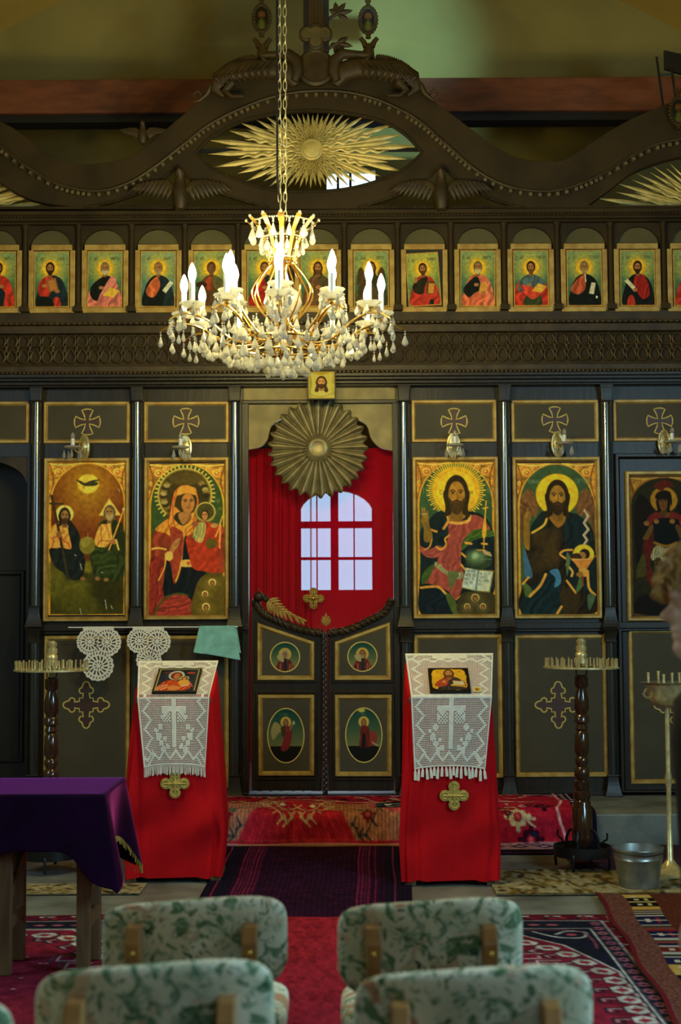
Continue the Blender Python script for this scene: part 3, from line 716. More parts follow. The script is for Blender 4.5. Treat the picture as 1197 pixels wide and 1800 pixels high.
# ---- seated pair under a dove
def icon_pair():
    c = Cv(95, 80, 905, 1685, NX, seed=3); arch = frame_arch(c, 95, 905, 80, 1685, 520, (150, 92, 12))
    g = Cv(95, 80, 905, 1685, NX)
    d = np.sqrt(((c.X - 505) / 460) ** 2 + ((c.Y - 330) / 560) ** 2)
    msk = ((np.abs(c.C - np.array((150, 92, 12))).sum(-1)) < 3)
    col = np.array((172, 122, 14)) * (1 - np.clip(d, 0, 1)[..., None]) + np.array((112, 42, 8)) * np.clip(d, 0, 1)[..., None]
    c.C[msk] = col[msk]; m = msk[..., None] * np.clip((c.Y - 1000) / 260, 0, 1)[..., None]
    c.C = c.C * (1 - m) + np.array((58, 54, 10)) * m
    for (x, y, r, k) in ((200, 1400, 150, 1), (430, 1450, 150, 1.1), (330, 1540, 150, .8), (510, 1180, 75, 1.3), (700, 1450, 190, .45), (150, 1230, 120, 1), (500, 1580, 120, .8)):
        c.ell(x, y, r, r * .85, (96 * k, 88 * k, 14 * k), a=.75, soft=r * .5)
    c.ell(505, 305, 112, 104, (222, 168, 30)); c.ell(505, 305, 96, 90, (236, 186, 44))
    c.poly([(375, 258), (430, 275), (470, 296), (540, 270), (628, 262), (575, 290), (606, 290), (600, 318), (540, 330), (465, 326), (400, 285)], (60, 56, 26)); c.line([(465, 330), (455, 350)], 8, (170, 60, 20))
    # left figure
    c.ell(262, 622, 94, 94, (232, 180, 60)); c.ell(262, 622, 80, 80, (240, 196, 78)); c.line([(262, 535), (262, 560)], 4, (150, 40, 20))
    c.poly([(290, 700), (360, 740), (420, 850), (430, 960), (480, 1120), (440, 1300), (330, 1310), (250, 1240), (170, 1180), (120, 1080), (110, 990), (200, 960)], (24, 30, 26), fold=(.6, 90, .25))
    c.poly([(130, 760), (200, 715), (300, 730), (300, 800), (335, 985), (220, 975), (180, 985), (112, 960), (118, 850)], (226, 138, 44), fold=(.3, 60, .18))
    for a, b_ in (((130, 880), (190, 855)), ((190, 855), (215, 900)), ((215, 940), (235, 980)), ((250, 905), (300, 935)), ((150, 900), (140, 960)), ((300, 930), (325, 980)), ((230, 850), (250, 905))): c.line([a, b_], 9, (176, 40, 22))
    face(c, 262, 648, 88, 130, (150, 100, 44), (44, 28, 14), beard=(60, 38, 20), turn=.4)
    c.line([(124, 430), (210, 830), (305, 1310)], 26, (52, 44, 22)); c.line([(112, 512), (245, 518)], 20, (50, 42, 20)); c.ell(205, 838, 26, 36, (130, 88, 36))
    # right figure
    c.poly([(725, 458), (850, 640), (620, 642)], (232, 172, 56), smooth=False); c.poly([(725, 500), (815, 625), (655, 627)], (244, 196, 84), smooth=False)
    c.poly([(650, 700), (760, 690), (850, 720), (885, 860), (890, 1200), (840, 1330), (600, 1290), (540, 1150), (530, 1010), (600, 960), (600, 790)], (40, 50, 16), fold=(.5, 80, .3))
    c.poly([(640, 740), (700, 730), (756, 720), (760, 870), (735, 930), (690, 975), (600, 965), (575, 900), (600, 810)], (232, 148, 44), fold=(.2, 50, .18))
    for a, b_ in (((640, 740), (645, 900)), ((645, 900), (600, 955)), ((700, 730), (730, 880)), ((645, 905), (740, 910)), ((735, 930), (700, 960))): c.line([a, b_], 8, (178, 46, 20))
    c.poly([(760, 690), (860, 760), (900, 900), (860, 1010), (780, 900), (750, 800)], (38, 42, 14), fold=(.9, 70, .25))
    face(c, 730, 616, 88, 120, (150, 104, 48), (96, 80, 44), beard=(176, 148, 84), turn=-.3, long=.2)
    c.line([(880, 570), (820, 740), (725, 1005)], 15, (226, 150, 50)); c.ell(880, 575, 18, 12, (226, 190, 110)); c.ell(775, 915, 40, 30, (158, 96, 40)); c.line([(800, 900), (825, 1000)], 18, (228, 160, 60))
    c.poly([(560, 980), (660, 1010), (760, 1020), (800, 1100), (790, 1240), (640, 1270), (560, 1150)], (46, 58, 18), fold=(1.2, 70, .3))
    c.ell(500, 955, 82, 92, (116, 104, 26)); c.ell(475, 925, 46, 52, (140, 124, 36), soft=30); c.line([(505, 820), (505, 880)], 6, (190, 130, 50)); c.line([(470, 880), (545, 880)], 8, (160, 130, 50))
    for x in (455, 610, 700): c.ell(x, 1305 + (x > 650) * 12, 26, 20, (140, 92, 40))
    for x, y, l in ((430, 1150, 60), (690, 1530, 90), (750, 1590, 30), (430, 1620, 60), (820, 360, 30), (370, 1055, 8), (648, 1238, 6)): c.line([(x, y), (x + 6, y + l * .5), (x + 14, y + l)], 7, (190, 182, 160))
    return c.speck(.12, 5, .06)
def rays(c, cx, cy, r0, r1, n, col, wd, alt=.8, a0=0, a1=2 * PI):
    for k in range(n):
        a = a0 + (a1 - a0) * k / n; rr = r1 if k % 2 == 0 else r0 + (r1 - r0) * alt
        c.line([(cx + r0 * math.cos(a), cy + r0 * math.sin(a)), (cx + rr * math.cos(a), cy + rr * math.sin(a))], wd, col)
def icon_mother():
    c = Cv(100, 90, 900, 1690, NX, seed=5); frame_arch(c, 100, 900, 90, 1690, 540, (52, 74, 30))
    rays(c, 478, 420, 262, 312, 60, (226, 178, 60), 15, .35, PI * .75, PI * 2.12)
    c.ell(478, 420, 268, 268, (96, 76, 22)); c.ell(478, 420, 250, 250, (60, 48, 16))
    for k in range(26):
        a = PI * .8 + k * .15; c.ell(478 + 225 * math.cos(a), 430 + 205 * math.sin(a), 34, 26, ((140, 112, 36), (40, 30, 12), (196, 168, 84))[k % 3], a=.8, soft=14)
    c.ell(490, 250, 190, 70, (84, 66, 20), soft=30)
    # robe
    c.poly([(170, 790), (280, 690), (330, 560), (360, 420), (430, 330), (530, 325), (600, 400), (625, 520), (600, 680), (700, 800), (890, 770), (898, 1180), (830, 1260), (600, 1180), (520, 1250), (560, 1500), (500, 1690), (110, 1690), (120, 1300), (130, 900)], (140, 48, 22), fold=(.2, 120, .22))
    c.poly([(170, 790), (270, 690), (320, 650), (360, 420), (430, 330), (530, 325), (600, 400), (622, 530), (600, 680), (560, 820), (470, 860), (380, 900), (290, 830)], (222, 128, 28), fold=(.5, 60, .2))
    for p in ([(370, 380), (340, 520), (310, 700)], [(400, 350), (350, 560), (380, 800)], [(590, 420), (610, 540), (560, 690)], [(300, 700), (340, 840), (390, 880)], [(560, 760), (480, 850)]): c.line(p, 8, (170, 52, 18), smooth=True)
    c.poly([(330, 760), (470, 830), (480, 980), (420, 1240), (370, 1360), (320, 1230), (340, 980)], (150, 50, 24), fold=(.1, 70, .2))
    c.line([(470, 830), (470, 1000), (420, 1230), (385, 1330)], 16, (222, 152, 40), smooth=True)
    c.poly([(480, 850), (540, 1060), (560, 1180), (700, 1240), (640, 1330), (600, 1520), (540, 1560), (480, 1480), (300, 1480), (240, 1500), (270, 1250), (280, 1120), (330, 1150), (370, 1360), (440, 1200)], (16, 22, 24), fold=(.2, 90, .3))
    c.poly([(270, 1130), (240, 1300), (200, 1350), (250, 1400), (260, 1500), (210, 1540), (160, 1680), (120, 1680), (120, 1100)], (136, 36, 22), fold=(.2, 60, .25)); c.line([(280, 1040), (270, 1180), (205, 1320)], 14, (220, 150, 40), smooth=True)
    c.line([(140, 990), (200, 980), (280, 995)], 20, (222, 158, 50), smooth=True); c.poly([(450, 1110), (560, 1110), (580, 1175), (440, 1175)], (216, 156, 56)); c.ell(515, 1140, 18, 18, (190, 70, 30))
    c.poly([(200, 1690), (260, 1540), (400, 1470), (520, 1500), (570, 1600), (560, 1690)], (150, 44, 28), fold=(1.3, 50, .25)); c.line([(160, 1680), (260, 1520), (400, 1460), (510, 1480)], 20, (60, 70, 20), smooth=True)
    # veil opening, face
    c.poly([(400, 430), (500, 405), (590, 430), (600, 520), (560, 610), (470, 625), (395, 560), (370, 530)], (60, 44, 16)); c.poly([(380, 620), (440, 600), (540, 620), (520, 700), (450, 745), (370, 680)], (44, 42, 18))
    face(c, 500, 508, 150, 210, (176, 108, 42), (40, 26, 12), turn=.7, veil=True)
    c.poly([(410, 620), (530, 600), (500, 700), (450, 730)], (170, 106, 44)); c.poly([(400, 425), (500, 400), (585, 420), (590, 350), (500, 330), (420, 350)], (226, 138, 32))
    # hand + cuff
    c.poly([(320, 1010), (350, 930), (400, 880), (430, 880), (420, 940), (370, 1010), (350, 1040)], (176, 112, 48)); c.line([(380, 960), (430, 900)], 5, (90, 50, 20)); c.ell(315, 1065, 42, 50, (222, 160, 60))
    # child
    c.ell(693, 610, 112, 112, (112, 96, 28)); c.ell(693, 610, 98, 98, (72, 66, 22)); c.ell(693, 600, 104, 104, (190, 168, 70), a=.8, r_in=.86)
    c.poly([(560, 760), (640, 700), (760, 720), (870, 760), (830, 940), (830, 1100), (820, 1260), (700, 1230), (570, 1200), (520, 1060), (490, 870), (600, 900)], (172, 44, 14), fold=(.6, 90, .12))
    c.poly([(600, 730), (690, 720), (690, 850), (640, 930), (560, 860)], (150, 140, 66), fold=(.1, 30, .3)); face(c, 688, 640, 66, 84, (176, 112, 50), (58, 36, 14), turn=-.2, long=0)
    c.ell(755, 935, 60, 56, (86, 70, 14)); c.ell(785, 745, 40, 26, (180, 122, 54)); c.line([(870, 650), (840, 740)], 12, (226, 170, 60)); c.line([(800, 860), (850, 740), (840, 980)], 18, (218, 144, 50)); c.ell(640, 900, 30, 24, (196, 150, 70)); c.ell(585, 730, 36, 30, (150, 80, 40))
    c.poly([(650, 1290), (760, 1250), (890, 1290), (898, 1690), (560, 1690), (580, 1440)], (88, 70, 16)); 
    for x, y, r in ((765, 1345, 40), (690, 1465, 34), (700, 1600, 42)):
        c.ell(x, y + 20, r * 2.4, r * 1.8, (112, 92, 22), a=.6, soft=r); c.ell(x, y, r, r, (222, 178, 80)); c.ell(x, y + r * .2, r * .66, r * .8, (92, 50, 18)); c.ell(x, y + r * .25, r * .42, r * .5, (150, 96, 40))
    for x, y in ((820, 470), (850, 550)): c.text(x - 20, y, 36, 'МР', (110, 124, 60), .6)
    return c.speck(.1, 5, .05)
def icon_blessing():
    c = Cv(82, 75, 900, 1682, NX, seed=6); frame_arch(c, 82, 900, 75, 1682, 520, (52, 84, 46))
    rays(c, 495, 375, 225, 310, 72, (244, 186, 26), 13, .72)
    c.ell(495, 375, 250, 250, (236, 172, 14)); c.ell(495, 375, 205, 205, (250, 190, 22))
    c.text(140, 350, 56, 'ІС', (120, 140, 90), .7); c.text(820, 350, 50, 'ХС', (120, 140, 90), .6)
    c.text(475, 215, 40, 'И', (110, 84, 10)); c.text(325, 375, 40, 'С', (110, 84, 10)); c.text(650, 385, 36, 'Н', (110, 84, 10))
    # mantle, robe
    c.poly([(230, 660), (330, 590), (420, 640), (560, 620), (660, 600), (800, 660), (880, 800), (898, 1000), (880, 1450), (600, 1500), (500, 1640), (120, 1660), (120, 1080), (110, 820)], (18, 34, 36), fold=(.3, 110, .3))
    c.poly([(430, 700), (600, 690), (640, 640), (740, 650), (830, 740), (840, 800), (700, 800), (600, 860), (550, 960), (540, 1150), (570, 1250), (545, 1420), (480, 1530), (400, 1440), (300, 1390), (160, 1380), (190, 1260), (270, 1160), (320, 1030), (400, 900)], (164, 66, 50), fold=(.25, 70, .16))
    c.poly([(110, 960), (200, 1000), (300, 960), (380, 1010), (300, 1080), (180, 1080), (115, 1020)], (172, 72, 56), fold=(1.2, 40, .2))
    c.poly([(600, 860), (700, 790), (860, 800), (880, 860), (680, 900), (560, 1010), (550, 960)], (64, 96, 26), fold=(.9, 40, .25)); c.poly([(125, 1360), (130, 1270), (200, 1180), (260, 1170), (180, 1330)], (60, 88, 28))
    c.poly([(120, 1380), (290, 1385), (380, 1460), (450, 1560), (500, 1680), (120, 1680)], (14, 28, 36), fold=(.8, 80, .3)); c.poly([(370, 1470), (430, 1480), (510, 1620), (500, 1680), (450, 1680)], (74, 92, 32))
    for p, wd in (([(115, 1400), (290, 1392), (370, 1460)], 26), ([(400, 640), (410, 700), (360, 780)], 28), ([(225, 790), (285, 810)], 24), ([(420, 850), (375, 890), (385, 950), (330, 1000), (280, 970)], 20), ([(235, 890), (210, 970), (160, 1000)], 18), ([(590, 930), (650, 940)], 26), ([(545, 1040), (590, 1080)], 22), ([(540, 1160), (580, 1210)], 20), ([(480, 1530), (540, 1480)], 12)): c.line(p, wd, (222, 148, 40), smooth=len(p) > 2)
    c.poly([(285, 1130), (400, 1230), (480, 1250), (560, 1240), (545, 1310), (440, 1300), (330, 1230), (260, 1170)], (150, 144, 92), fold=(.6, 30, .3)); c.poly([(400, 1240), (500, 1230), (500, 1290), (440, 1410), (420, 1400)], (96, 104, 54))
    # neck, face
    c.poly([(420, 560), (590, 560), (590, 660), (500, 700), (420, 680)], (150, 100, 34)); c.line([(430, 715), (520, 725), (620, 700), (640, 650)], 30, (228, 160, 50), smooth=True)
    face(c, 500, 430, 190, 300, (168, 112, 24), (48, 36, 10), beard=(66, 46, 14), long=.75, turn=.05)
    # hand blessing
    c.poly([(130, 660), (170, 620), (200, 650), (210, 740), (245, 860), (200, 925), (150, 900), (150, 780), (120, 700)], (140, 100, 26)); 
    for x in (135, 158): c.line([(x, 565), (x + 12, 660)], 18, (160, 116, 34))
    c.line([(190, 600), (190, 660)], 18, (160, 110, 34)); c.line([(130, 625), (190, 625)], 8, (210, 180, 90))
    # orb and sceptre, book
    c.ell(728, 1110, 138, 112, (46, 62, 34)); c.ell(700, 1080, 90, 70, (98, 130, 82), soft=70); c.ell(690, 1070, 34, 28, (150, 180, 130), soft=30); c.line([(600, 1105), (860, 1105)], 5, (110, 130, 80)); c.line([(705, 1000), (700, 1100)], 4, (140, 150, 90))
    c.line([(812, 490), (800, 640), (790, 760), (780, 990)], 13, (228, 160, 26)); c.poly([(800, 640), (812, 800), (795, 880), (770, 870), (768, 790)], (234, 164, 30)); c.line([(775, 570), (830, 560)], 12, (236, 170, 30)); c.line([(760, 940), (815, 945)], 20, (230, 160, 40)); c.line([(720, 1010), (790, 1010)], 14, (230, 150, 40))
    for i in range(4): c.line([(775 + i * 22, 1010 + i * 8), (795 + i * 20, 1050 + i * 6)], 16, (200, 160, 100))
    c.poly([(590, 1190), (720, 1215), (885, 1225), (840, 1458), (690, 1440), (540, 1405)], (150, 136, 60), smooth=False); c.poly([(592, 1195), (720, 1222), (690, 1430), (548, 1395)], (196, 210, 190), smooth=False); c.poly([(725, 1222), (870, 1240), (828, 1440), (695, 1430)], (206, 212, 180), smooth=False)
    c.line([(722, 1222), (692, 1430)], 20, (90, 120, 130), a=.7)
    for k in range(4):
        c.text(600 - k * 10, 1215 + k * 42, 26, ('ПРІИД', 'ИТЕ КО', 'МНѢ В', 'СИ ТР')[k], (60, 76, 70), .75); c.text(745 - k * 9, 1245 + k * 36, 24, ('И АЗ У', 'ПОКОЮ', 'ВЫ АМИ', 'НЬ')[k], (60, 76, 70), .7)
    c.poly([(540, 1470), (700, 1450), (890, 1480), (895, 1680), (510, 1680)], (64, 56, 22))
    for x, y, r in ((685, 1508, 44), (600, 1600, 34), (765, 1600, 34)):
        c.ell(x, y + 14, r * 2, r * 1.6, (110, 96, 46), a=.5, soft=r); c.ell(x, y, r, r, (200, 166, 80)); c.ell(x, y + 6, r * .68, r * .78, (80, 48, 18)); c.ell(x, y + 9, r * .45, r * .5, (156, 104, 48))
    return c.speck(.1, 5, .05)
def icon_winged():
    c = Cv(92, 85, 915, 1688, NX, seed=8); frame_arch(c, 92, 915, 85, 1688, 540, (56, 82, 46))
    for s_ in (-1, 1):
        X = lambda u: 512 + s_ * u
        c.poly([(X(230), 660), (X(200), 560), (X(250), 400), (X(310), 360), (X(380), 460), (X(395), 640), (X(370), 760), (X(290), 640)], (118, 74, 34), fold=(.6 * s_, 60, .2)); c.poly([(X(380), 600), (X(395), 800), (X(390), 1000), (X(350), 760)], (90, 66, 30))
        for k in range(5): c.line([(X(300 + k * 16), 470 + k * 14), (X(340 + k * 10), 600 + k * 30)], 5, (70, 44, 22), a=.6)
    c.ell(512, 420, 230, 228, (120, 84, 10)); c.ell(512, 420, 222, 220, (240, 180, 14)); c.text(200, 265, 38, 'ІОАНЪ', (104, 130, 96), .75); c.text(712, 255, 40, 'ПРТЕЧ', (104, 130, 96), .75)
    # camel skin body
    c.poly([(240, 780), (330, 620), (420, 590), (600, 600), (720, 640), (860, 760), (905, 1000), (905, 1660), (140, 1660), (150, 1350), (200, 1200), (170, 1000), (230, 840)], (36, 26, 10), fold=(.4, 80, .3))
    rf = random.Random(5)
    for _k in range(170):
        x, y = rf.uniform(200, 620), rf.uniform(700, 1400); c.line([(x, y), (x + rf.uniform(-14, 14), y + rf.uniform(18, 46))], 6, rf.choice(((20, 14, 6), (74, 54, 18), (54, 38, 12))), a=.55)
    for x, y, rx, ry, k in ((330, 880, 90, 110, 1.2), (440, 1060, 90, 140, 1.4), (300, 1130, 80, 120, 1.1), (620, 1540, 120, 150, 1.1), (480, 860, 60, 100, 1.3)): c.ell(x, y, rx, ry, (64 * k, 46 * k, 14 * k), a=.6, soft=50)
    c.poly([(600, 640), (700, 620), (800, 700), (880, 860), (900, 1100), (900, 1480), (830, 1640), (820, 1480), (720, 1400), (690, 1470), (600, 1330), (590, 1110), (530, 1040), (600, 980), (560, 820), (590, 720)], (20, 34, 34), fold=(.2, 90, .3))
    c.poly([(410, 640), (400, 760), (240, 830), (240, 740), (340, 620)], (24, 36, 30)); c.line([(405, 640), (370, 740), (245, 822)], 24, (222, 160, 34), smooth=True)
    c.poly([(150, 1480), (350, 1290), (480, 1200), (540, 1330), (520, 1500), (520, 1680), (140, 1680)], (18, 38, 40), fold=(.7, 90, .3)); c.poly([(420, 1230), (510, 1210), (540, 1340), (470, 1400), (480, 1300)], (60, 120, 160)); c.poly([(160, 990), (230, 1200), (240, 1290), (170, 1300), (150, 1150)], (60, 100, 130)); c.poly([(150, 1340), (240, 1430), (230, 1500), (160, 1480)], (72, 96, 40))
    for p, wd in (([(380, 1260), (320, 1380), (210, 1490)], 28), ([(140, 1360), (200, 1290)], 22), ([(660, 1005), (580, 1010), (535, 1050), (600, 1100)], 22), ([(600, 1160), (660, 1230), (650, 1280)], 24), ([(600, 1330), (690, 1455)], 24), ([(820, 1230), (830, 1400), (890, 1480)], 28), ([(540, 1600), (490, 1680)], 26)): c.line(p, wd, (224, 150, 40), smooth=len(p) > 2)
    c.poly([(690, 1455), (760, 1390), (740, 1280)], (74, 104, 44)); c.poly([(815, 1480), (895, 1490), (830, 1640)], (70, 96, 60)); c.poly([(600, 1040), (640, 1090), (600, 1280)], (80, 110, 70))
    # neck, face, arm
    c.poly([(430, 600), (590, 590), (590, 700), (520, 770), (470, 730), (420, 660)], (150, 96, 20)); face(c, 515, 455, 180, 270, (158, 106, 24), (42, 30, 10), beard=(48, 32, 10), long=.85)
    c.poly([(500, 280), (515, 268), (540, 285), (520, 300)], (42, 30, 10)); c.poly([(165, 640), (215, 590), (235, 640), (215, 740), (220, 900), (210, 1005), (160, 960), (155, 800)], (140, 96, 20)); c.line([(205, 560), (185, 650)], 15, (150, 104, 26)); c.line([(225, 610), (200, 700)], 12, (110, 74, 16))
    # scroll ribbon
    pts = [(800, 590), (835, 650), (790, 720), (835, 790), (785, 850), (820, 900), (785, 950)]
    c.line(pts, 24, (196, 186, 150)); c.line([(x + 3, y) for x, y in pts], 8, (170, 70, 50), a=.7)
    # bowl with head
    c.ell(778, 1055, 112, 108, (240, 180, 22)); c.ell(790, 1050, 55, 55, (40, 26, 10)); c.ell(765, 1065, 38, 40, (176, 110, 50)); c.poly([(640, 1060), (720, 1040), (760, 1095), (660, 1095)], (56, 36, 14))
    c.poly([(615, 1065), (660, 1095), (880, 1090), (905, 1060), (840, 1160), (810, 1200), (730, 1200), (690, 1150)], (214, 124, 36)); c.poly([(730, 1200), (810, 1200), (800, 1250), (740, 1250)], (224, 150, 50)); c.ell(768, 1262, 66, 28, (220, 144, 44)); c.line([(768, 1280), (768, 1380)], 14, (150, 50, 20)); c.ell(740, 1265, 30, 34, (150, 100, 30))
    c.line([(660, 1110), (860, 1105)], 7, (240, 190, 80))
    return c.speck(.1, 5, .05)
def icon_soldier():
    c = Cv(160, 225, 872, 1690, 118, seed=9); frame_arch(c, 160, 872, 225, 1690, 520, (44, 44, 18), rim=(168, 100, 20))
    c.ell(510, 470, 137, 137, (196, 134, 16)); c.ell(510, 470, 120, 125, (206, 144, 20)); c.poly([(205, 640), (250, 440), (300, 420), (400, 560), (390, 700), (300, 900), (260, 1120), (220, 1140)], (28, 20, 12), fold=(.3, 60, .3)); c.poly([(820, 640), (770, 440), (720, 420), (630, 560), (640, 700), (730, 900), (770, 1120), (810, 1140)], (28, 22, 14), fold=(.3, 60, .3))
    c.poly([(360, 780), (400, 840), (400, 960), (360, 1160), (430, 1400), (350, 1370), (290, 1200), (300, 920)], (112, 26, 12), fold=(.1, 50, .25)); c.poly([(220, 1300), (230, 1180), (300, 1040), (320, 1260), (240, 1290)], (84, 76, 22))
    c.poly([(360, 640), (480, 590), (560, 590), (680, 640), (700, 760), (360, 760)], (136, 34, 22)); c.poly([(410, 680), (640, 680), (650, 800), (620, 940), (420, 940), (405, 800)], (12, 20, 22)); c.line([(410, 925), (520, 965), (630, 930)], 30, (170, 116, 20), smooth=True)
    for x in (430, 590, 330, 700): c.ell(x, 700 + (x in (330, 700)) * 20, 28, 26, (176, 116, 36))
    c.poly([(420, 960), (520, 985), (630, 955), (700, 1090), (660, 1130), (380, 1110)], (176, 166, 120), fold=(.1, 26, .3)); c.poly([(300, 860), (370, 740), (400, 760), (350, 880), (290, 890)], (120, 84, 26)); c.poly([(720, 860), (650, 740), (620, 760), (670, 880), (730, 890)], (110, 76, 24))
    c.poly([(480, 560), (560, 560), (560, 650), (480, 640)], (120, 76, 22)); face(c, 505, 500, 100, 170, (128, 78, 22), (30, 18, 10), long=.3, turn=-.2); c.poly([(430, 460), (440, 400), (510, 370), (580, 400), (590, 540), (555, 470)], (34, 20, 12))
    c.poly([(410, 330), (460, 280), (530, 260), (600, 290), (610, 330), (520, 345), (500, 380)], (110, 34, 14)); c.ell(430, 1160, 60, 60, (30, 34, 22))
    for x in (440, 570): c.poly([(x - 40, 1130), (x + 40, 1130), (x + 30, 1500), (x - 20, 1560)], (92, 70, 24), fold=(.1, 40, .2))
    c.poly([(240, 1500), (500, 1460), (860, 1500), (862, 1680), (240, 1680)], (24, 20, 10)); return c.speck(.12, 5, .05)
GI = [1.25, 1.25, 1.12, 1.2, 0.9]
binfo = [(icon_pair, (85, 813, 222, 1081), 'large arched icon of two seated haloed figures with a dove above them'),
         (icon_mother, (261, 815, 396, 1082), 'large arched icon of a haloed woman in red and orange holding a haloed child'),
         (icon_blessing, (733.5, 812, 870, 1080), 'large arched icon of a haloed man in pink robe with open book and globe'),
         (icon_winged, (910, 814, 1048, 1081), 'large arched icon of a winged long-haired man in dark mantle holding a bowl'),
         (icon_soldier, (1107, 838, 1232, 1081), 'large dark arched icon of a haloed soldier in breastplate at the right edge')]
for k, (fn, r, lab) in enumerate(binfo):
    X0, X1, Z0, Z1 = rc(*r, -0.012); ie = empty('icon_painting', ((X0 + X1) / 2, -0.008, Z0), lab, 'icon')
    b = MB(); b.box(X0, X1, -0.0115, -0.0045, Z0, Z1); b.build('board', M['carve'], ie)
    boost(fn(), GI[k]).flat('painted_face', X0, X1, Z0, Z1, -0.0125, M['icon'], ie)
# silver metal halos nailed on the mother and child
# ---- small icons
def small_icon(cfg, seed):
    c = Cv(0, 0, 100, 160, 84, seed=seed)
    top, bot = cfg.get('bg', ((118, 140, 88), (44, 92, 66)))
    c.grad(0, 120, top, bot); c.ell(50, 52, 36, 40, (196, 166, 40), a=.75, soft=30); c.ell(cfg.get('hx', 50), 48, 24, 24, (206, 150, 20)); c.ell(cfg.get('hx', 50), 48, 21, 21, (222, 170, 24))
    for it in cfg['body']: c.poly(it[0], it[1], fold=(it[2] if len(it) > 2 else .4, 22, .22))
    hx = cfg.get('hx', 50); face(c, hx, 50, 19, 27, cfg.get('skin', (150, 96, 48)), cfg['hair'], beard=cfg.get('beard'), turn=cfg.get('turn', 0), long=cfg.get('long', 0))
    for it in cfg.get('obj', []):
        if it[0] == 'p': c.poly(it[1], it[2], smooth=False)
        elif it[0] == 'e': c.ell(*it[1], it[2])
        else: c.line(it[1], it[3], it[2])
    c.text(8, 18, 7.5, cfg['t'][0], (56, 70, 34), .8); c.text(66, 17, 7.5, cfg['t'][1], (56, 70, 34), .8)
    for p in ([(1.5, 0), (1.5, 160)], [(98.5, 0), (98.5, 160)], [(0, 1.5), (100, 1.5)], [(0, 158), (100, 158)]): c.line(p, 3, (176, 124, 34))
    return c.speck(.1, 4, .06)
RED, DRED, NAVY, BLK, PINK, ORG, GRN = (176, 40, 22), (150, 24, 16), (22, 36, 40), (14, 20, 14), (190, 96, 80), (186, 84, 40), (30, 46, 24)
def robe(a, b_, sx=0):
    """shoulder mass a, mantle b_"""
    return [([(10, 158), (12, 110), (28, 78), (50, 68), (74, 78), (90, 112), (92, 158)], a), ([(50, 70), (76, 78), (92, 112), (94, 158), (66, 158), (70, 120), (56, 100)], b_) if sx == 0 else ([(50, 70), (26, 78), (8, 112), (6, 158), (34, 158), (32, 120), (44, 100)], b_)]
book = lambda x, y, w, h, col=(150, 84, 30), rot=0: ('p', [(x + (u * math.cos(rot) - v * math.sin(rot)) * 1, y + (u * math.sin(rot) + v * math.cos(rot))) for u, v in ((-w / 2, -h / 2), (w / 2, -h / 2), (w / 2, h / 2), (-w / 2, h / 2))], col)
hand = lambda x, y: ('e', (x, y, 7, 5), (156, 100, 52))
W_, DK, GR, BR = (180, 176, 150), (36, 20, 10), (110, 96, 66), (70, 40, 18)
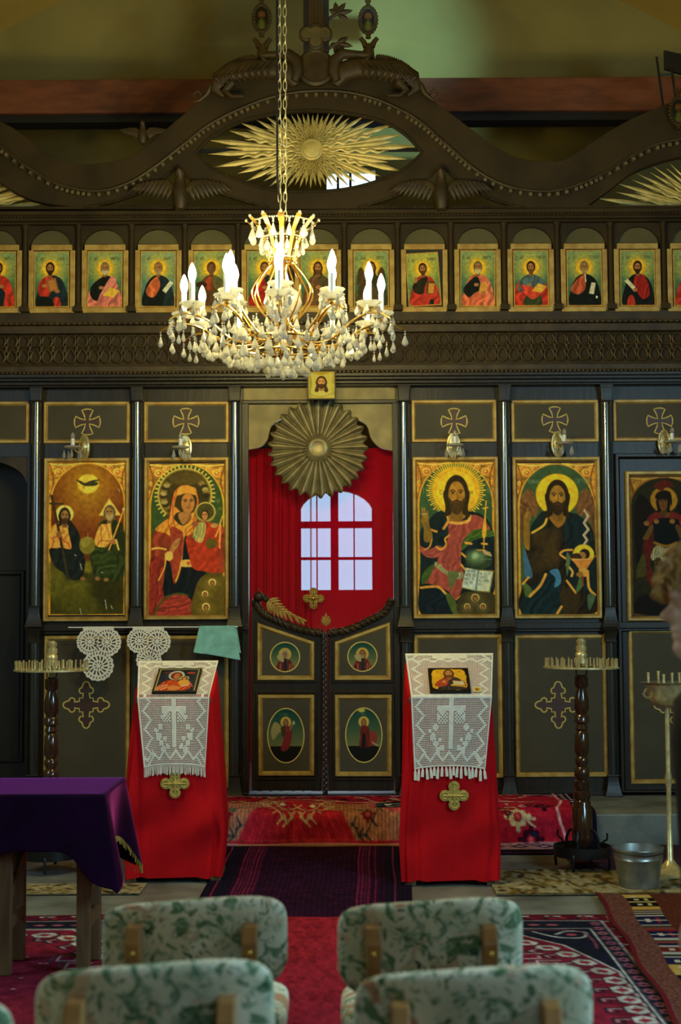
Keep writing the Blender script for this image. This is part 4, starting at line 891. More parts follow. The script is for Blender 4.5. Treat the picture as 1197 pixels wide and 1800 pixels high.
cfgs = {
 0: (dict(body=robe(NAVY, RED), hair=DK, beard=DK, t=('С АП', 'ВАРѲ'), obj=[hand(60, 100)]), 'small icon of haloed figure in red and blue cut by the left edge'),
 1: (dict(body=robe(NAVY, NAVY) + [([(10, 110), (22, 80), (48, 70), (56, 90), (40, 130), (20, 128)], RED), ([(58, 132), (72, 134), (76, 156), (54, 156)], RED), ([(14, 130), (44, 132), (56, 156), (8, 156)], BLK)], hair=DK, beard=DK, hx=46, t=('С АП', 'ЛУКА'), obj=[book(52, 96, 28, 36, (140, 84, 34), -.25), book(52, 96, 18, 26, (170, 104, 44), -.25), hand(30, 98), hand(66, 114)]), 'small icon of dark-bearded haloed man in navy holding a closed book to his chest'),
 2: (dict(body=[([(4, 156), (8, 110), (34, 78), (60, 70), (80, 84), (94, 120), (98, 156)], PINK), ([(12, 100), (30, 82), (54, 70), (70, 78), (62, 100), (40, 116), (30, 140), (16, 136), (8, 120)], BLK), ([(66, 74), (82, 84), (56, 116), (40, 120)], (200, 110, 96))], hair=GR, beard=W_, t=('С АП', 'МАРКО'), obj=[('p', [(44, 126), (64, 102), (92, 112), (76, 132)], (206, 160, 40)), hand(40, 104)]), 'small icon of grey-bearded haloed man in pink robe with a yellow open book'),
 3: (dict(body=robe(BLK, NAVY) + [([(16, 112), (30, 86), (48, 74), (56, 100), (40, 130), (22, 128)], ORG)], hair=(120, 90, 50), beard=(140, 120, 80), bg=((120, 142, 100), (60, 110, 100)), t=('С АП', 'АНДР'), obj=[('p', [(62, 112), (84, 84), (94, 90), (72, 120)], (190, 190, 160))]), 'small icon of haloed old man in black and orange holding out a pale scroll'),
 4: (dict(body=robe((76, 50, 22), (86, 80, 38)) + [([(34, 80), (50, 72), (52, 110), (34, 108)], (130, 50, 22))], hair=BR, beard=(96, 70, 44), t=('С АП', 'ПЕТРЪ'), skin=(112, 66, 34), obj=[('e', (22, 96, 16, 9), (50, 28, 14))]), 'small icon of haloed brown-robed man behind the left candle bulbs of the chandelier'),
 5: (dict(body=robe(DRED, NAVY), hair=BR, beard=BR, t=('С АП', 'МАТѲ'), obj=[hand(50, 104)]), 'small icon of haloed figure hidden behind the chandelier crown, left of its neck'),
 6: (dict(body=robe((96, 62, 34), (70, 60, 30)), hair=(60, 36, 18), beard=(80, 50, 24), long=.9, t=('ІС', 'ХС'), obj=[hand(50, 104)]), 'small icon of long-haired haloed figure just right of the chandelier neck'),
 7: (dict(body=robe((74, 58, 26), (50, 50, 22)) + [([(10, 100), (12, 60), (22, 48), (32, 70), (30, 100)], (70, 50, 22)), ([(90, 100), (88, 60), (78, 48), (68, 70), (70, 100)], (70, 50, 22))], hair=(50, 30, 14), beard=(60, 38, 18), long=.9, t=('С ІОА', 'ПРЕД'), obj=[]), 'small icon of winged long-haired haloed figure just left of the tilted icon'),
 8: (dict(body=robe(RED, RED) + [([(32, 84), (50, 72), (64, 78), (52, 104), (44, 124), (20, 118), (16, 98)], (34, 30, 14))], hair=DK, beard=(70, 40, 18), t=('С АП', 'ПАВЕЛ'), bg=((150, 150, 60), (70, 120, 70)), obj=[('e', (26, 80, 6, 10), (150, 110, 40)), book(70, 106, 24, 38, (70, 60, 20), .15), book(72, 108, 17, 30, (190, 124, 36), .15), ('p', [(66, 140), (78, 142), (76, 158), (64, 158)], (16, 30, 20))]), 'small icon tilted in its frame, haloed man in red with a raised hand and book'),
 9: (dict(body=robe((196, 86, 50), (200, 96, 60)) + [([(10, 108), (30, 84), (50, 76), (58, 110), (40, 122), (26, 134), (12, 122)], BLK)], hair=(90, 84, 44), beard=(190, 176, 120), t=('С АП', 'ВАРѲ'), obj=[('p', [(58, 92), (76, 90), (74, 124), (52, 122)], (196, 130, 40)), hand(46, 98), hand(66, 120)]), 'small icon of white-bearded haloed man in coral robe, right of the tilted icon'),
 10: (dict(body=[([(6, 156), (6, 104), (24, 84), (50, 70), (78, 84), (96, 110), (96, 156)], RED), ([(24, 80), (48, 68), (72, 76), (88, 94), (56, 108), (34, 100), (24, 120), (12, 110)], (60, 84, 84)), ([(34, 132), (60, 124), (76, 132), (78, 156), (30, 156)], (44, 56, 24)), ([(20, 100), (52, 104), (76, 120), (56, 140), (34, 126)], (196, 54, 30))], hair=DK, beard=(96, 60, 28), t=('С АП', 'ІАКОВ'), obj=[('p', [(52, 116), (70, 94), (94, 104), (78, 122)], (206, 152, 40)), hand(44, 100)]), 'small icon of haloed man in red with steel blue shoulders and orange book'),
 11: (dict(body=robe(BLK, BLK) + [([(10, 112), (34, 78), (50, 72), (52, 110), (30, 126)], (176, 70, 36))], hair=(120, 96, 50), beard=(150, 130, 80), t=('С АП', 'СІМОН'), obj=[('p', [(70, 92), (82, 94), (76, 126), (62, 124)], (200, 190, 150)), ('l', [(52, 70), (54, 90)], (200, 196, 180), 3), ('e', (84, 134, 3, 4), (200, 196, 180))]), 'small icon of haloed man in black and orange holding an upright scroll, second from right'),
 12: (dict(body=robe(BLK, (20, 20, 16)) + [([(42, 74), (64, 70), (80, 96), (82, 128), (64, 140), (50, 124), (40, 100)], DRED), ([(24, 132), (36, 130), (42, 158), (20, 158)], RED)], hair=DK, beard=DK, t=('С АП', 'ѲОМА'), obj=[('p', [(12, 88), (22, 82), (44, 106), (36, 114)], (196, 186, 140)), hand(42, 114)]), 'small icon of haloed man in black and crimson with a diagonal scroll'),
 13: (dict(body=robe(RED, BLK), hair=DK, beard=DK, t=('С АП', 'ФИЛ'), obj=[hand(50, 100)]), 'small icon of dark haloed figure cut by the right edge of the frame'),
}
tl = {1: 0.006, 2: -0.004, 8: 0.06, 9: -0.012, 12: 0.0, 10: 0.005, 3: -.01}
gi = {i: 1.15 for i in range(14)}
for k in range(14):
    cfg, lab = cfgs[k]; c0 = XC[k + 1]; yy = 3 - 3 * (c0 / 1197)
    X0, X1, Z0, Z1 = rc(c0 - 31, 439 + yy, c0 + 31, 538 + yy, -0.056)
    if k == 8: X0, X1, Z0, Z1 = rc(c0 - 31, 443 + yy, c0 + 27, 537 + yy, -0.056)
    cx_, cz_ = (X0 + X1) / 2, (Z0 + Z1) / 2; a_ = tl.get(k, 0.003)
    ie = empty('small_icon_painting', (cx_, -0.052, Z0), lab, 'icon', 'small icons in the upper arcade')
    b = MB(); R_ = Matrix.Translation((cx_, 0, cz_)) @ Matrix.Rotation(-a_, 4, 'Y') @ Matrix.Translation((-cx_, 0, -cz_)); b.box(X0, X1, -0.0555, -0.043, Z0, Z1, R_); b.build('board', M['carve'], ie)
    boost(small_icon(cfg, 20 + k), gi[k]).flat('painted_face', X0, X1, Z0, Z1, -0.0565, M['icon'], ie, tilt=a_)
# ---- paper print of a bearded face over the doors
c = Cv(0, 0, 100, 128, 70, bg=(176, 158, 60), seed=41); c.speck(.15, 12, .03); c.ell(50, 30, 46, 30, (168, 138, 30), soft=20)
c.poly([(8, 10), (14, 60), (10, 112), (50, 122), (88, 110), (86, 60), (92, 8), (50, 16)], (196, 184, 92), a=.8); c.line([(6, 10), (12, 60), (8, 106), (50, 120), (92, 104)], 2.4, (110, 104, 44), smooth=True)
face(c, 50, 52, 30, 44, (196, 142, 74), (70, 40, 18), beard=(60, 36, 18), long=.5); c.poly([(28, 76), (34, 60), (40, 90), (32, 98), (24, 92)], (70, 42, 18)); c.poly([(72, 76), (66, 60), (60, 90), (68, 100), (76, 92)], (70, 42, 18))
X0, X1, Z0, Z1 = rc(540, 652, 590, 702, -0.26); pe = empty('face_print', ((X0 + X1) / 2, -0.25, Z0), 'small print of a long-haired bearded face in dark frame hanging over the middle doors', 'picture')
b = MB(); b.box(X0, X1, -.255, -.240, Z0, Z1); b.build('frame', M['dark'], pe); q = .008
c.flat('printed_face', X0 + q, X1 - q, Z0 + q, Z1 - q * .6, -.2565, M['icon'], pe)
# ================================================================== ROYAL DOORS
def masked_oval(c, name, X, Z, rx, rz, Y, parent):
    h, w = c.ny, c.nx
    U, V = np.meshgrid((np.arange(w) + .5) / w, (np.arange(h) + .5) / h); mk = ((U - .5) * 2) ** 2 + ((V - .5) * 2) ** 2 <= 1.0
    return grid(name, w, h, lambda u, v: (X + (u - .5) * 2 * rx, Y, Z - (v - .5) * 2 * rz), c.cols(), M['icon'], parent, mask=mk)
def med_paint(kind, seed):
    c = Cv(0, 0, 100, 100 if kind < 2 else 145, 54, seed=seed); H = c.y1
    c.grad(0, H * .75, (10, 62, 56), (110, 112, 60))
    if kind < 2:
        c.ell(50, 40, 22, 22, (196, 156, 60)); face(c, 50, 42, 17, 24, (150, 104, 64), (150, 140, 100) if kind == 0 else (120, 60, 30), beard=(150, 140, 110) if kind else None)
        c.poly([(20, 100), (28, 66), (48, 56), (70, 64), (82, 100)], (112, 30, 26), fold=(.1, 12, .3)); c.poly([(44, 60), (56, 60), (56, 100), (46, 100)], (30, 40, 40)); c.poly([(22, 46), (40, 40), (46, 66), (30, 62)], (170, 150, 90))
        for x in (34, 66, 74): c.line([(x, 74), (x, 96)], 3, (170, 140, 90), a=.7)
    else:
        c.rect(0, H * .70, 100, H, (20, 18, 14)); c.text(34, 12, 6, 'С АРХ', (110, 130, 100), .6)
        hx = 50; c.ell(hx, 36, 15, 15, (196, 156, 50)); c.ell(hx, 36, 12.5, 12.5, (206, 168, 62)); face(c, hx, 38, 11, 16, (140, 96, 56), (110, 70, 40))
        if kind == 2:
            c.poly([(34, 44), (18, 36), (8, 60), (14, 84), (30, 66), (44, 60)], (150, 136, 80)); c.poly([(42, 50), (64, 50), (66, 80), (56, 110), (36, 112), (44, 80)], (130, 32, 34), fold=(.1, 9, .3)); c.poly([(36, 50), (50, 48), (48, 72), (40, 74)], (60, 54, 30)); c.line([(62, 56), (70, 40)], 4, (150, 110, 70)); c.ell(72, 38, 3, 5, (190, 180, 150))
        else:
            c.poly([(42, 50), (62, 50), (70, 84), (66, 104), (38, 104), (40, 76)], (110, 28, 22), fold=(.1, 9, .3)); c.poly([(46, 70), (54, 70), (54, 104), (44, 104)], (20, 24, 20)); c.poly([(68, 66), (84, 62), (86, 92), (70, 100)], (140, 50, 34)); c.line([(74, 92), (90, 102)], 3, (190, 160, 110)); c.ell(44, 5, 10, 5, (190, 180, 60))
    return boost(c, 1.05)
def leaf(side):
    L = side < 0
    pts = ([(443, 1389), (443, 1052)] + cat([(443, 1052), (462, 1072), (490, 1088), (530, 1102), (566, 1108)], 6)[1:] + [(566, 1389)]) if L else \
          ([(692, 1389), (692, 1052)] + cat([(692, 1052), (674, 1072), (646, 1088), (612, 1102), (577, 1108)], 6)[1:] + [(577, 1389)])
    q = [(at(x, y, 0).x, at(x, y, 0).z) for x, y in pts]
    zb = FL + 0.012; q = [(x, max(z, zb)) for x, z in q]
    root = empty('royal_door', (at(504 if L else 634, 1389, 0).x, 0.0, FL), ('left' if L else 'right') + ' low dark door leaf with gold framed panels and concave carved top', 'door leaf', None)
    b = MB(); b.prism(q if L else q[::-1], -0.028, 0.012); b.build('leaf_board', M['wood'], root, bevel=.003)
    up = [(452, 1196), (553, 1196), (553, 1128), (452, 1094)] if L else [(588, 1196), (688, 1196), (686, 1093), (588, 1128)]
    lo = [(454, 1364), (553, 1364), (553, 1221), (453, 1221)] if L else [(589, 1365), (689, 1365), (689, 1221), (588, 1221)]
    for j, f in enumerate((up, lo)):
        g = [(at(x, y, -.03).x, at(x, y, -.03).z) for x, y in f]
        cx_ = sum(p[0] for p in g) / 4; cz_ = sum(p[1] for p in g) / 4
        outer = [(cx_ + (x - cx_) * 1.09, cz_ + (z - cz_) * 1.10) for x, z in g]
        w_ = MB(); w_.moulding(outer, .024, -.028, .012); w_.build('panel_moulding', M['wood'], root, smooth=True, ang=25)
        pn = MB(); inn = [(cx_ + (x - cx_) * .95, cz_ + (z - cz_) * .95) for x, z in g]; pn.prism(inn, -.032, -.027); pno = pn.build('door_panel', M['panel'], root)
        m = MB(); m.moulding(g, 8.5 * K, -.028, .022); m.build('gold_frame', M['gilt'], pno, smooth=True, ang=25)
        if j == 0: c = med_paint(0 if L else 1, 50 + side); X = at(501 if L else 637, 1155, -.03).x; Z = at(501, 1155, -.03).z; rx = rz = 25 * K
        else: c = med_paint(2 if L else 3, 53 + side); X = at(502.5 if L else 639.5, 1293, -.03).x; Z = at(501, 1293, -.03).z; rx, rz = 31 * K, 46 * K
        o = masked_oval(c, 'oval_painting', X, Z, rx, rz, -.0335, pno)
        t = MB(); t.tube([(X + rx * 1.02 * math.cos(a), -.0335, Z + rz * 1.02 * math.sin(a)) for a in np.linspace(0, 2 * PI, 40)[:-1]], 1.2 * K, 6, closed=True, squash=.5); t.build('gold_rim', M['crossline'], pno)
    # rope carved top rail
    path = cat([(446, 1054), (462, 1077), (490, 1092), (530, 1107), (566, 1113)], 14) if L else cat([(689, 1054), (674, 1077), (646, 1092), (612, 1107), (577, 1113)], 14)
    P3 = [Vector((at(x, y, -.03).x, -.032, at(x, y, -.03).z)) for x, y in path]
    m = MB(); m.tube(P3, .020, 8)
    for ph in range(3):
        hp = []
        for i, p in enumerate(P3):
            t = (P3[min(i + 1, len(P3) - 1)] - P3[max(i - 1, 0)]).normalized(); u = Vector((0, 1, 0)); v = t.cross(u); a = i * .55 + ph * 2 * PI / 3
            hp.append(p + (u * math.cos(a) + v * math.sin(a)) * .020)
        m.tube(hp, .010, 6)
    m.build('rope_rail', M['carve'], root, smooth=True)
    return root
dl_, dr_ = leaf(-1), leaf(1)
b = MB(); b.box(OX0, OX1, -.03, .09, FL - .01, FL + .011); b.build('light_stop_sill', M['dark'], ico)  # added box that stops apse light leaking under the leaves, dark against glare
# carved meeting post between the leaves
X = at(571, 1250, -.04).x; zt, zb = zpx(1112, -.04), FL + .015
m = MB(); m.lathe([(.018, zb), (.018, zt)], (X, -.045, 0), 10); po = m.build('meeting_post', M['carve'], dl_, smooth=True)
for i in range(28):
    z = zb + .02 + (zt - zb - .05) * i / 27
    for s_ in (-1, 1):
        m = MB(); m.sphere((X + s_ * .008, -.064, z + (s_ > 0) * .018), 1, 6, 5, (.009, .006, .022)); m.build('leaf_carving', M['column'], po, smooth=True)
def gilt_leaf(mb, p, ang, ln, wd, Y):
    d = Vector((math.cos(ang), 0, math.sin(ang))); n_ = Vector((-d.z, 0, d.x)); p = Vector((p[0], Y, p[1])); vs = []
    prof = [(0, .1), (.2, .7), (.45, 1), (.75, .7), (1, .02)]
    for t, w_ in prof:
        c = p + d * ln * t; vs += [c + n_ * w_ * wd / 2, c + Vector((0, -wd * .35, 0)) * w_, c - n_ * w_ * wd / 2]
    fs = []
    for i in range(4):
        for k in range(2): fs.append((i * 3 + k, i * 3 + k + 1, i * 3 + k + 4, i * 3 + k + 3))
    fs += [(i * 3 + 2, i * 3, i * 3 + 3, i * 3 + 5) for i in range(4)]; mb.add(vs, fs)
m = MB()
for i in range(5):
    p = at(573, 1100, -.06); gilt_leaf(m, (p.x, p.z), PI / 2 + (i - 2) * .33, .095 - abs(i - 2) * .018, .026, -.062)
m.build('gilded_finial', M['gilt'], po, smooth=True)
st = cat([(470, 1056), (482, 1066), (500, 1077), (527, 1088)], 8)
for i, (x, y) in enumerate(st[::3]):
    for s_ in (-1, 1):
        if i > 8: continue
        p = at(x, y, -.06); m = MB(); gilt_leaf(m, (p.x, p.z), -.62 + s_ * (.85 - i * .07), .088 - .004 * i, .022, -.066); m.build('gilded_leaf', M['gilt'], dl_, smooth=True)
m = MB(); m.tube([(at(x, y, -.06).x, -.062, at(x, y, -.06).z) for x, y in st], .006, 6); m.build('gilded_stem', M['gilt'], dl_)
for (x, y, r) in ((455, 1049, 9), (467, 1053, 6)):
    m = MB(); p = at(x, y, -.06); m.sphere((p.x, -.06, p.z), r * K, 12, 8); m.tube([(p.x, -.06, p.z + r * K), (p.x - .004, -.06, p.z + r * K * 1.5)], .006, 6); m.build('carved_fruit', M['carve'], dl_, smooth=True)

# ================================================================== CURTAIN behind the doors
def curtain_mat(name, col, transp, tl):
    m = bpy.data.materials.new(name); m.use_nodes = True; nt = m.node_tree; nt.nodes.clear()
    o = nd(nt, 'ShaderNodeOutputMaterial'); d = nd(nt, 'ShaderNodeBsdfDiffuse'); t = nd(nt, 'ShaderNodeBsdfTranslucent'); tr = nd(nt, 'ShaderNodeBsdfTransparent')
    m1 = nd(nt, 'ShaderNodeMixShader'); m2 = nd(nt, 'ShaderNodeMixShader'); tc = nd(nt, 'ShaderNodeTexCoord'); wv = nd(nt, 'ShaderNodeTexNoise'); wv.inputs['Scale'].default_value = 4
    cr = nd(nt, 'ShaderNodeValToRGB'); cr.color_ramp.elements[0].color = (*[c * .75 for c in col], 1); cr.color_ramp.elements[1].color = (*col, 1)
    nt.links.new(tc.outputs['Object'], wv.inputs['Vector']); nt.links.new(wv.outputs[0], cr.inputs[0])
    nt.links.new(cr.outputs[0], d.inputs[0]); nt.links.new(cr.outputs[0], t.inputs[0]); tr.inputs[0].default_value = (.78, .93, 1.0, 1)
    m1.inputs[0].default_value = tl; m2.inputs[0].default_value = transp
    nt.links.new(d.outputs[0], m1.inputs[1]); nt.links.new(t.outputs[0], m1.inputs[2]); nt.links.new(m1.outputs[0], m2.inputs[1]); nt.links.new(tr.outputs[0], m2.inputs[2]); nt.links.new(m2.outputs[0], o.inputs[0])
    return m
M['curtain'] = curtain_mat('thin_red_curtain', (0.62, 0.006, 0.020), 0.27, 0.34)
zt, zb = zpx(786, .15), FL + .02
def cur(xa, xb, nf, amp, ph, lean, lab):
    Xa, Xb = at(xa, 950, .15).x, at(xb, 950, .15).x
    def fn(U, V):
        w_ = amp * (0.45 + 0.55 * V) * (np.sin(U * nf * 2 * PI + ph + .5 * np.sin(V * 3)) + .4 * np.sin(U * nf * 4.7 * PI + 1 + V * 2))
        return Xa + (Xb - Xa) * U + lean * V * (U - .0) + .004 * np.sin(U * nf * 2 * PI + 1), .15 + w_, zt + (zb - zt) * V
    o = grid('red_curtain', 90, 60, fn, mat=M['curtain']); info(o, lab, 'curtain'); return o
c1 = cur(424, 549, 6.5, .036, .4, -.004, 'gathered red curtain panel hanging left of the slit behind the low doors'); c1.location.y += .045
c2 = cur(544, 708, 3.2, .008, 2.0, .0, 'thin red curtain panel with the window shining through, right of the slit')
m = MB(); m.tube([(at(434, 790, .15).x, .15, zt), (at(700, 790, .15).x, .15, zt)], .007, 8); info(m.build('curtain_rod', M['iron'], smooth=True), 'thin dark curtain rod above the red curtains behind the pleated disc', 'rod')
def quatre(r, lob=.36, off=.62):
    pts = []
    for k in range(4):
        a = k * PI / 2; cx_, cz_ = off * math.cos(a), off * math.sin(a)
        for t in np.linspace(-2.2, 2.2, 12): pts.append(((cx_ + lob * math.cos(a + t)) * r, (cz_ + lob * math.sin(a + t)) * r))
    return pts
def gold_cross(name, X, Y, Z, r, parent=None, local=False, tilt=0.0, mat='gold'):
    root = MB(); q = quatre(r); root.prism([(X + x, Z + z) for x, z in q], Y - .005, Y)
    for k in range(4):
        a = k * PI / 2
        root.tube([(X + r * .62 * math.cos(a) + r * .24 * math.cos(t), Y - .006, Z + r * .62 * math.sin(a) + r * .24 * math.sin(t)) for t in np.linspace(0, 2 * PI, 13)[:-1]], r * .06, 6, closed=True)
        root.tube([(X, Y - .007, Z), (X + r * .8 * math.cos(a), Y - .006, Z + r * .8 * math.sin(a))], [r * .11, r * .05], 6)
        b_ = a + PI / 4; root.tube([(X, Y - .006, Z), (X + r * .42 * math.cos(b_), Y - .005, Z + r * .42 * math.sin(b_))], [r * .1, r * .02], 6)
    root.sphere((X, Y - .007, Z), r * .15, 10, 6)
    root.tube([(X + x, Y - .004, Z + z) for x, z in q], r * .035, 6, closed=True)
    return root.build(name, M[mat], parent, smooth=True, local=local)
p = at(551, 1052, .11); gold_cross('gold_cross_clasp', p.x, .105, p.z, .078, c2)

# ================================================================== PLEATED SUN DISC
p = at(559, 788, -.07); R_ = 85 * 10.13 / FPX
dsc = empty('pleated_sun_disc', (p.x, -.06, p.z), 'large round pleated olive-gold disc with a small star boss above the red curtain', 'ornament')
NT, NR = 29, 14; n_ = NT * 8
def fn(U, V):
    a = U * 2 * PI; ph = U * NT * 2 * PI; r = R_ * (.17 + .83 * V); tri = 2 / PI * np.arcsin(np.sin(ph)); tri2 = .35 * np.sin(ph * 2 + 1)
    r = r * (1 + .05 * V ** 3 * np.cos(ph)); amp = .004 + .020 * V
    return p.x + r * np.cos(a), -.075 + .02 * V - amp * (tri + tri2), p.z + r * np.sin(a)
grid('pleated_face', n_, NR, fn, mat=M['disc'], parent=dsc, smooth=False, thick=.004)
m = MB(); m.lathe([(R_ * .20, -.004), (R_ * .20, 0.012), (R_ * .15, .016), (R_ * .13, .012), (.001, .016)], (p.x, -.085, p.z), 28, M4=Matrix.Rotation(PI / 2, 4, 'X')); m.build('boss', M['disc'], dsc, smooth=True)
m = MB(); m.tube([(p.x + R_ * .155 * math.cos(a), -.10, p.z + R_ * .155 * math.sin(a)) for a in np.linspace(0, 2 * PI, 30)[:-1]], .006, 8, closed=True); m.build('boss_ring', M['brass'], dsc, smooth=True)
for k in range(32):
    a = 2 * PI * k / 32; m = MB(); gilt_leaf(m, (p.x + R_ * .17 * math.cos(a), p.z + R_ * .17 * math.sin(a)), a, R_ * (.17 if k % 2 else .13), .017, -.09); m.build('star_ray', M['disc'], dsc, smooth=False)

# ================================================================== SUNBURSTS in the crest openings
def burst(cx, cy, rx, ry, n, a0, a1, lab, Y, rb=20):
    p = at(cx, cy, Y); root = empty('sunburst', (p.x, Y, p.z), lab, 'sunburst ornament', 'gilded ray bursts in the crest'); k_ = (10.2 + Y) / FPX
    rnd = random.Random(n + int(cx))
    for i in range(n):
        a = a0 + (a1 - a0) * (i + .5) / n; e = 1 / math.sqrt((math.cos(a) / rx) ** 2 + (math.sin(a) / ry) ** 2)
        f = (1.0, .78, .93, .7)[i % 4] * (1 + rnd.uniform(-.03, .03)); L_ = e * f * k_; r0 = rb * .9 * k_; d = Vector((math.cos(a), 0, math.sin(a))); nn = Vector((-d.z, 0, d.x)); m = MB()
        # perpendicular spacing of neighbours at the tip sets the blade width
        da = (a1 - a0) / n; w1 = max(3.2 * k_, min(e * k_ * da * .85, 9.5 * k_)); y0 = Y - .006 * (i % 2) - (.012 if i % 4 == 3 else 0)
        if i % 4 == 3:   # wavy blade
            vs = []; N_ = 22
            for j in range(N_ + 1):
                t = j / N_; c = Vector((p.x, y0, p.z)) + d * (r0 + (L_ - r0) * t) + nn * math.sin(t * 28) * w1 * .28 * (1 - t * .3); w = w1 * .42 * (1 - t ** 4) * (.35 + t)
                vs += [c + nn * w, c + Vector((0, -.004, 0)), c - nn * w, c + Vector((0, .004, 0))]
        else:
            vs = []; N_ = 3
            for t, w in ((0, .3), (.45, .62), (.76, 1.0), (1, .02)):
                c = Vector((p.x, y0, p.z)) + d * (r0 + (L_ - r0) * t); w = w1 * w / 2; vs += [c + nn * w, c + Vector((0, -.006, 0)), c - nn * w, c + Vector((0, .004, 0))]
        fs = []
        for j in range(N_):
            for k in range(4): l = (k + 1) % 4; fs.append((j * 4 + k, j * 4 + l, j * 4 + 4 + l, j * 4 + 4 + k))
        fs += [(3, 2, 1, 0), (N_ * 4, N_ * 4 + 1, N_ * 4 + 2, N_ * 4 + 3)]; m.add(vs, fs); m.build('ray', M['ray'], root)
    return root, p, k_
bs, p, k_ = burst(548, 264, 196, 70, 92, 0, 2 * PI, 'gilded burst of long pointed rays filling the middle lens opening of the crest', .02)
m = MB(); m.lathe([(20 * k_, -.004), (20 * k_, .014), (17 * k_, .02), (15 * k_, .014), (14 * k_, .016), (.001, .020)], (p.x, .01, p.z), 28, M4=Matrix.Rotation(PI / 2, 4, 'X')); m.build('centre_boss', M['ray'], bs, smooth=True)
burst(-130, 378, 262, 92, 40, 0, PI * .5, 'gilded ray burst cut by the left edge above the small icons', .02)
burst(1275, 378, 245, 100, 40, PI * .5, PI, 'gilded ray burst cut by the right edge above the small icons', .02)
m = MB(); p_ = at(548, 264, .06); m.box(p_.x - .9, p_.x + .9, .05, .075, p_.z - .012, p_.z + .012); m.build('support_bar', M['dark'], bs)

# ================================================================== CARVINGS ON THE CREST
def bird(cx, cy, s, lab, wing=92):
    p = at(cx, cy, -.22); k = 10.0 / FPX * s; root = empty('carved_bird', (p.x, -.22, at(cx, 369, -.2).z if s == 1 else p.z - 20 * k), lab, 'carved bird', 'carved birds on the screen')
    def q(x, z, y=0): return (p.x + x * k, -.22 + y * k, p.z - z * k)
    m = MB(); m.tube([q(0, 32), q(0, 20, 2), q(-1, 2, -2), q(-1, -14), q(0, -28, -2), q(-1, -36, -6), q(-2, -40, -14)], [9 * k, 13 * k, 13.5 * k, 11 * k, 8 * k, 9 * k, 2 * k], 12); m.build('body', M['carve'], root, smooth=True)
    for sd in (-1, 1):
        m = MB(); m.tube([q(sd * 8, -2), q(sd * 24, -17, 3), q(sd * 48, -20, 5), q(sd * wing, -6, 8)], [6 * k, 7 * k, 5 * k, 1.5 * k], 8, squash=.6)
        for j in range(9):
            t = j / 8; a = (sd * (14 + 58 * t), -12 - 8 * math.sin(t * 2.6)); e = (sd * (22 + (wing - 22) * (t * .95 + .05)), 14 - 16 * t)
            m.tube([q(a[0], a[1], 1), q((a[0] + e[0]) / 2 + sd * 2, (a[1] + e[1]) / 2 + 4, -1), q(e[0], e[1], 4)], [3.4 * k, 3.8 * k, .8 * k], 6, squash=.6)
        m.build('wing', M['carve'], root, smooth=True)
    return root
bird(317, 338, 1.0, 'dark carved bird with spread wings left of the middle ray burst')
bird(776, 338, 1.0, 'dark carved bird with spread wings right of the middle ray burst')
bird(251, 236, .55, 'tiny carved bird perched on the left slope of the crest', 40)
def dragon(sd, lab):
    cx = 555; Y = -.2; k = 10.0 / FPX; p = at(cx, 140, Y)
    def q(x, y, dy=0.0): return (p.x + sd * x * k, Y + dy, p.z - (y - 140) * k)
    root = empty('carved_dragon', q(105, 160), lab, 'carved dragon', 'carved dragons on the crest')
    m = MB(); m.tube([q(34, 150), q(45, 128), q(72, 118), (q(110, 120)), q(148, 124), q(172, 140), q(180, 158), q(165, 170)], [8 * k, 20 * k, 20 * k, 18 * k, 20 * k, 18 * k, 10 * k, 3 * k], 12, squash=.6); m.build('body', M['carve'], root, smooth=True)
    m = MB(); m.tube([q(84, 112), q(98, 96, -.01), q(72, 96, -.02), q(48, 96, -.03), q(34, 108, -.03), q(32, 130, -.03), q(38, 146, -.03)], [10 * k, 9 * k, 7 * k, 10 * k, 12 * k, 11 * k, 7 * k], 10); m.build('neck', M['carve'], root, smooth=True)
    m = MB(); m.tube([q(172, 140, .02), q(188, 150, .02), q(198, 166, .02), q(210, 176, .02), q(222, 178, .02)], [9 * k, 7 * k, 5 * k, 3 * k, 1 * k], 8); m.tube([q(204, 168), q(212, 160), q(220, 166), q(214, 174)], [3 * k, 3 * k, 2.4 * k, 1 * k], 8); m.build('tail', M['carve'], root, smooth=True)
    for j in range(9):
        m = MB(); t = j / 8; m.tube([q(72 + 96 * t, 108 + 22 * t * t, -.035), q(86 + 92 * t, 124 + 18 * t, -.05), q(84 + 80 * t, 142 + 12 * t, -.045)], [2.6 * k, 4 * k, 2 * k], 6); m.build('wing_rib', M['carve'], root, smooth=True)
    for j in range(16):
        t = j / 15; a = q(108 + 56 * t, 104 + 20 * t * t); m = MB(); gilt_leaf(m, (a[0], a[2]), PI / 2 + sd * .35 * -1, 12 * k, 5.5 * k, Y); m.build('spine_spike', M['carve'], root)
    m = MB(); m.tube([q(150, 150, -.04), q(162, 166, -.05), q(150, 176, -.06), q(128, 176, -.06)], [9 * k, 7 * k, 4 * k, 3 * k], 8); m.build('leg', M['carve'], root, smooth=True)
    m = MB(); m.tube([q(94, 98), q(96, 84), q(96, 76)], [13 * k, 9 * k, 8 * k], 10)
    for s2 in (-1, 1): m.tube([q(96 + s2 * 5, 80), q(96 + s2 * 10, 70), q(96 + s2 * 15, 64)], [6 * k, 4.5 * k, 4 * k], 8)
    m.build('cradle', M['carve'], root, smooth=True)
    return root
dragon(-1, 'dark carved dragon crouching on the crest left of the middle boss')
dragon(1, 'dark carved dragon crouching on the crest right of the middle boss')
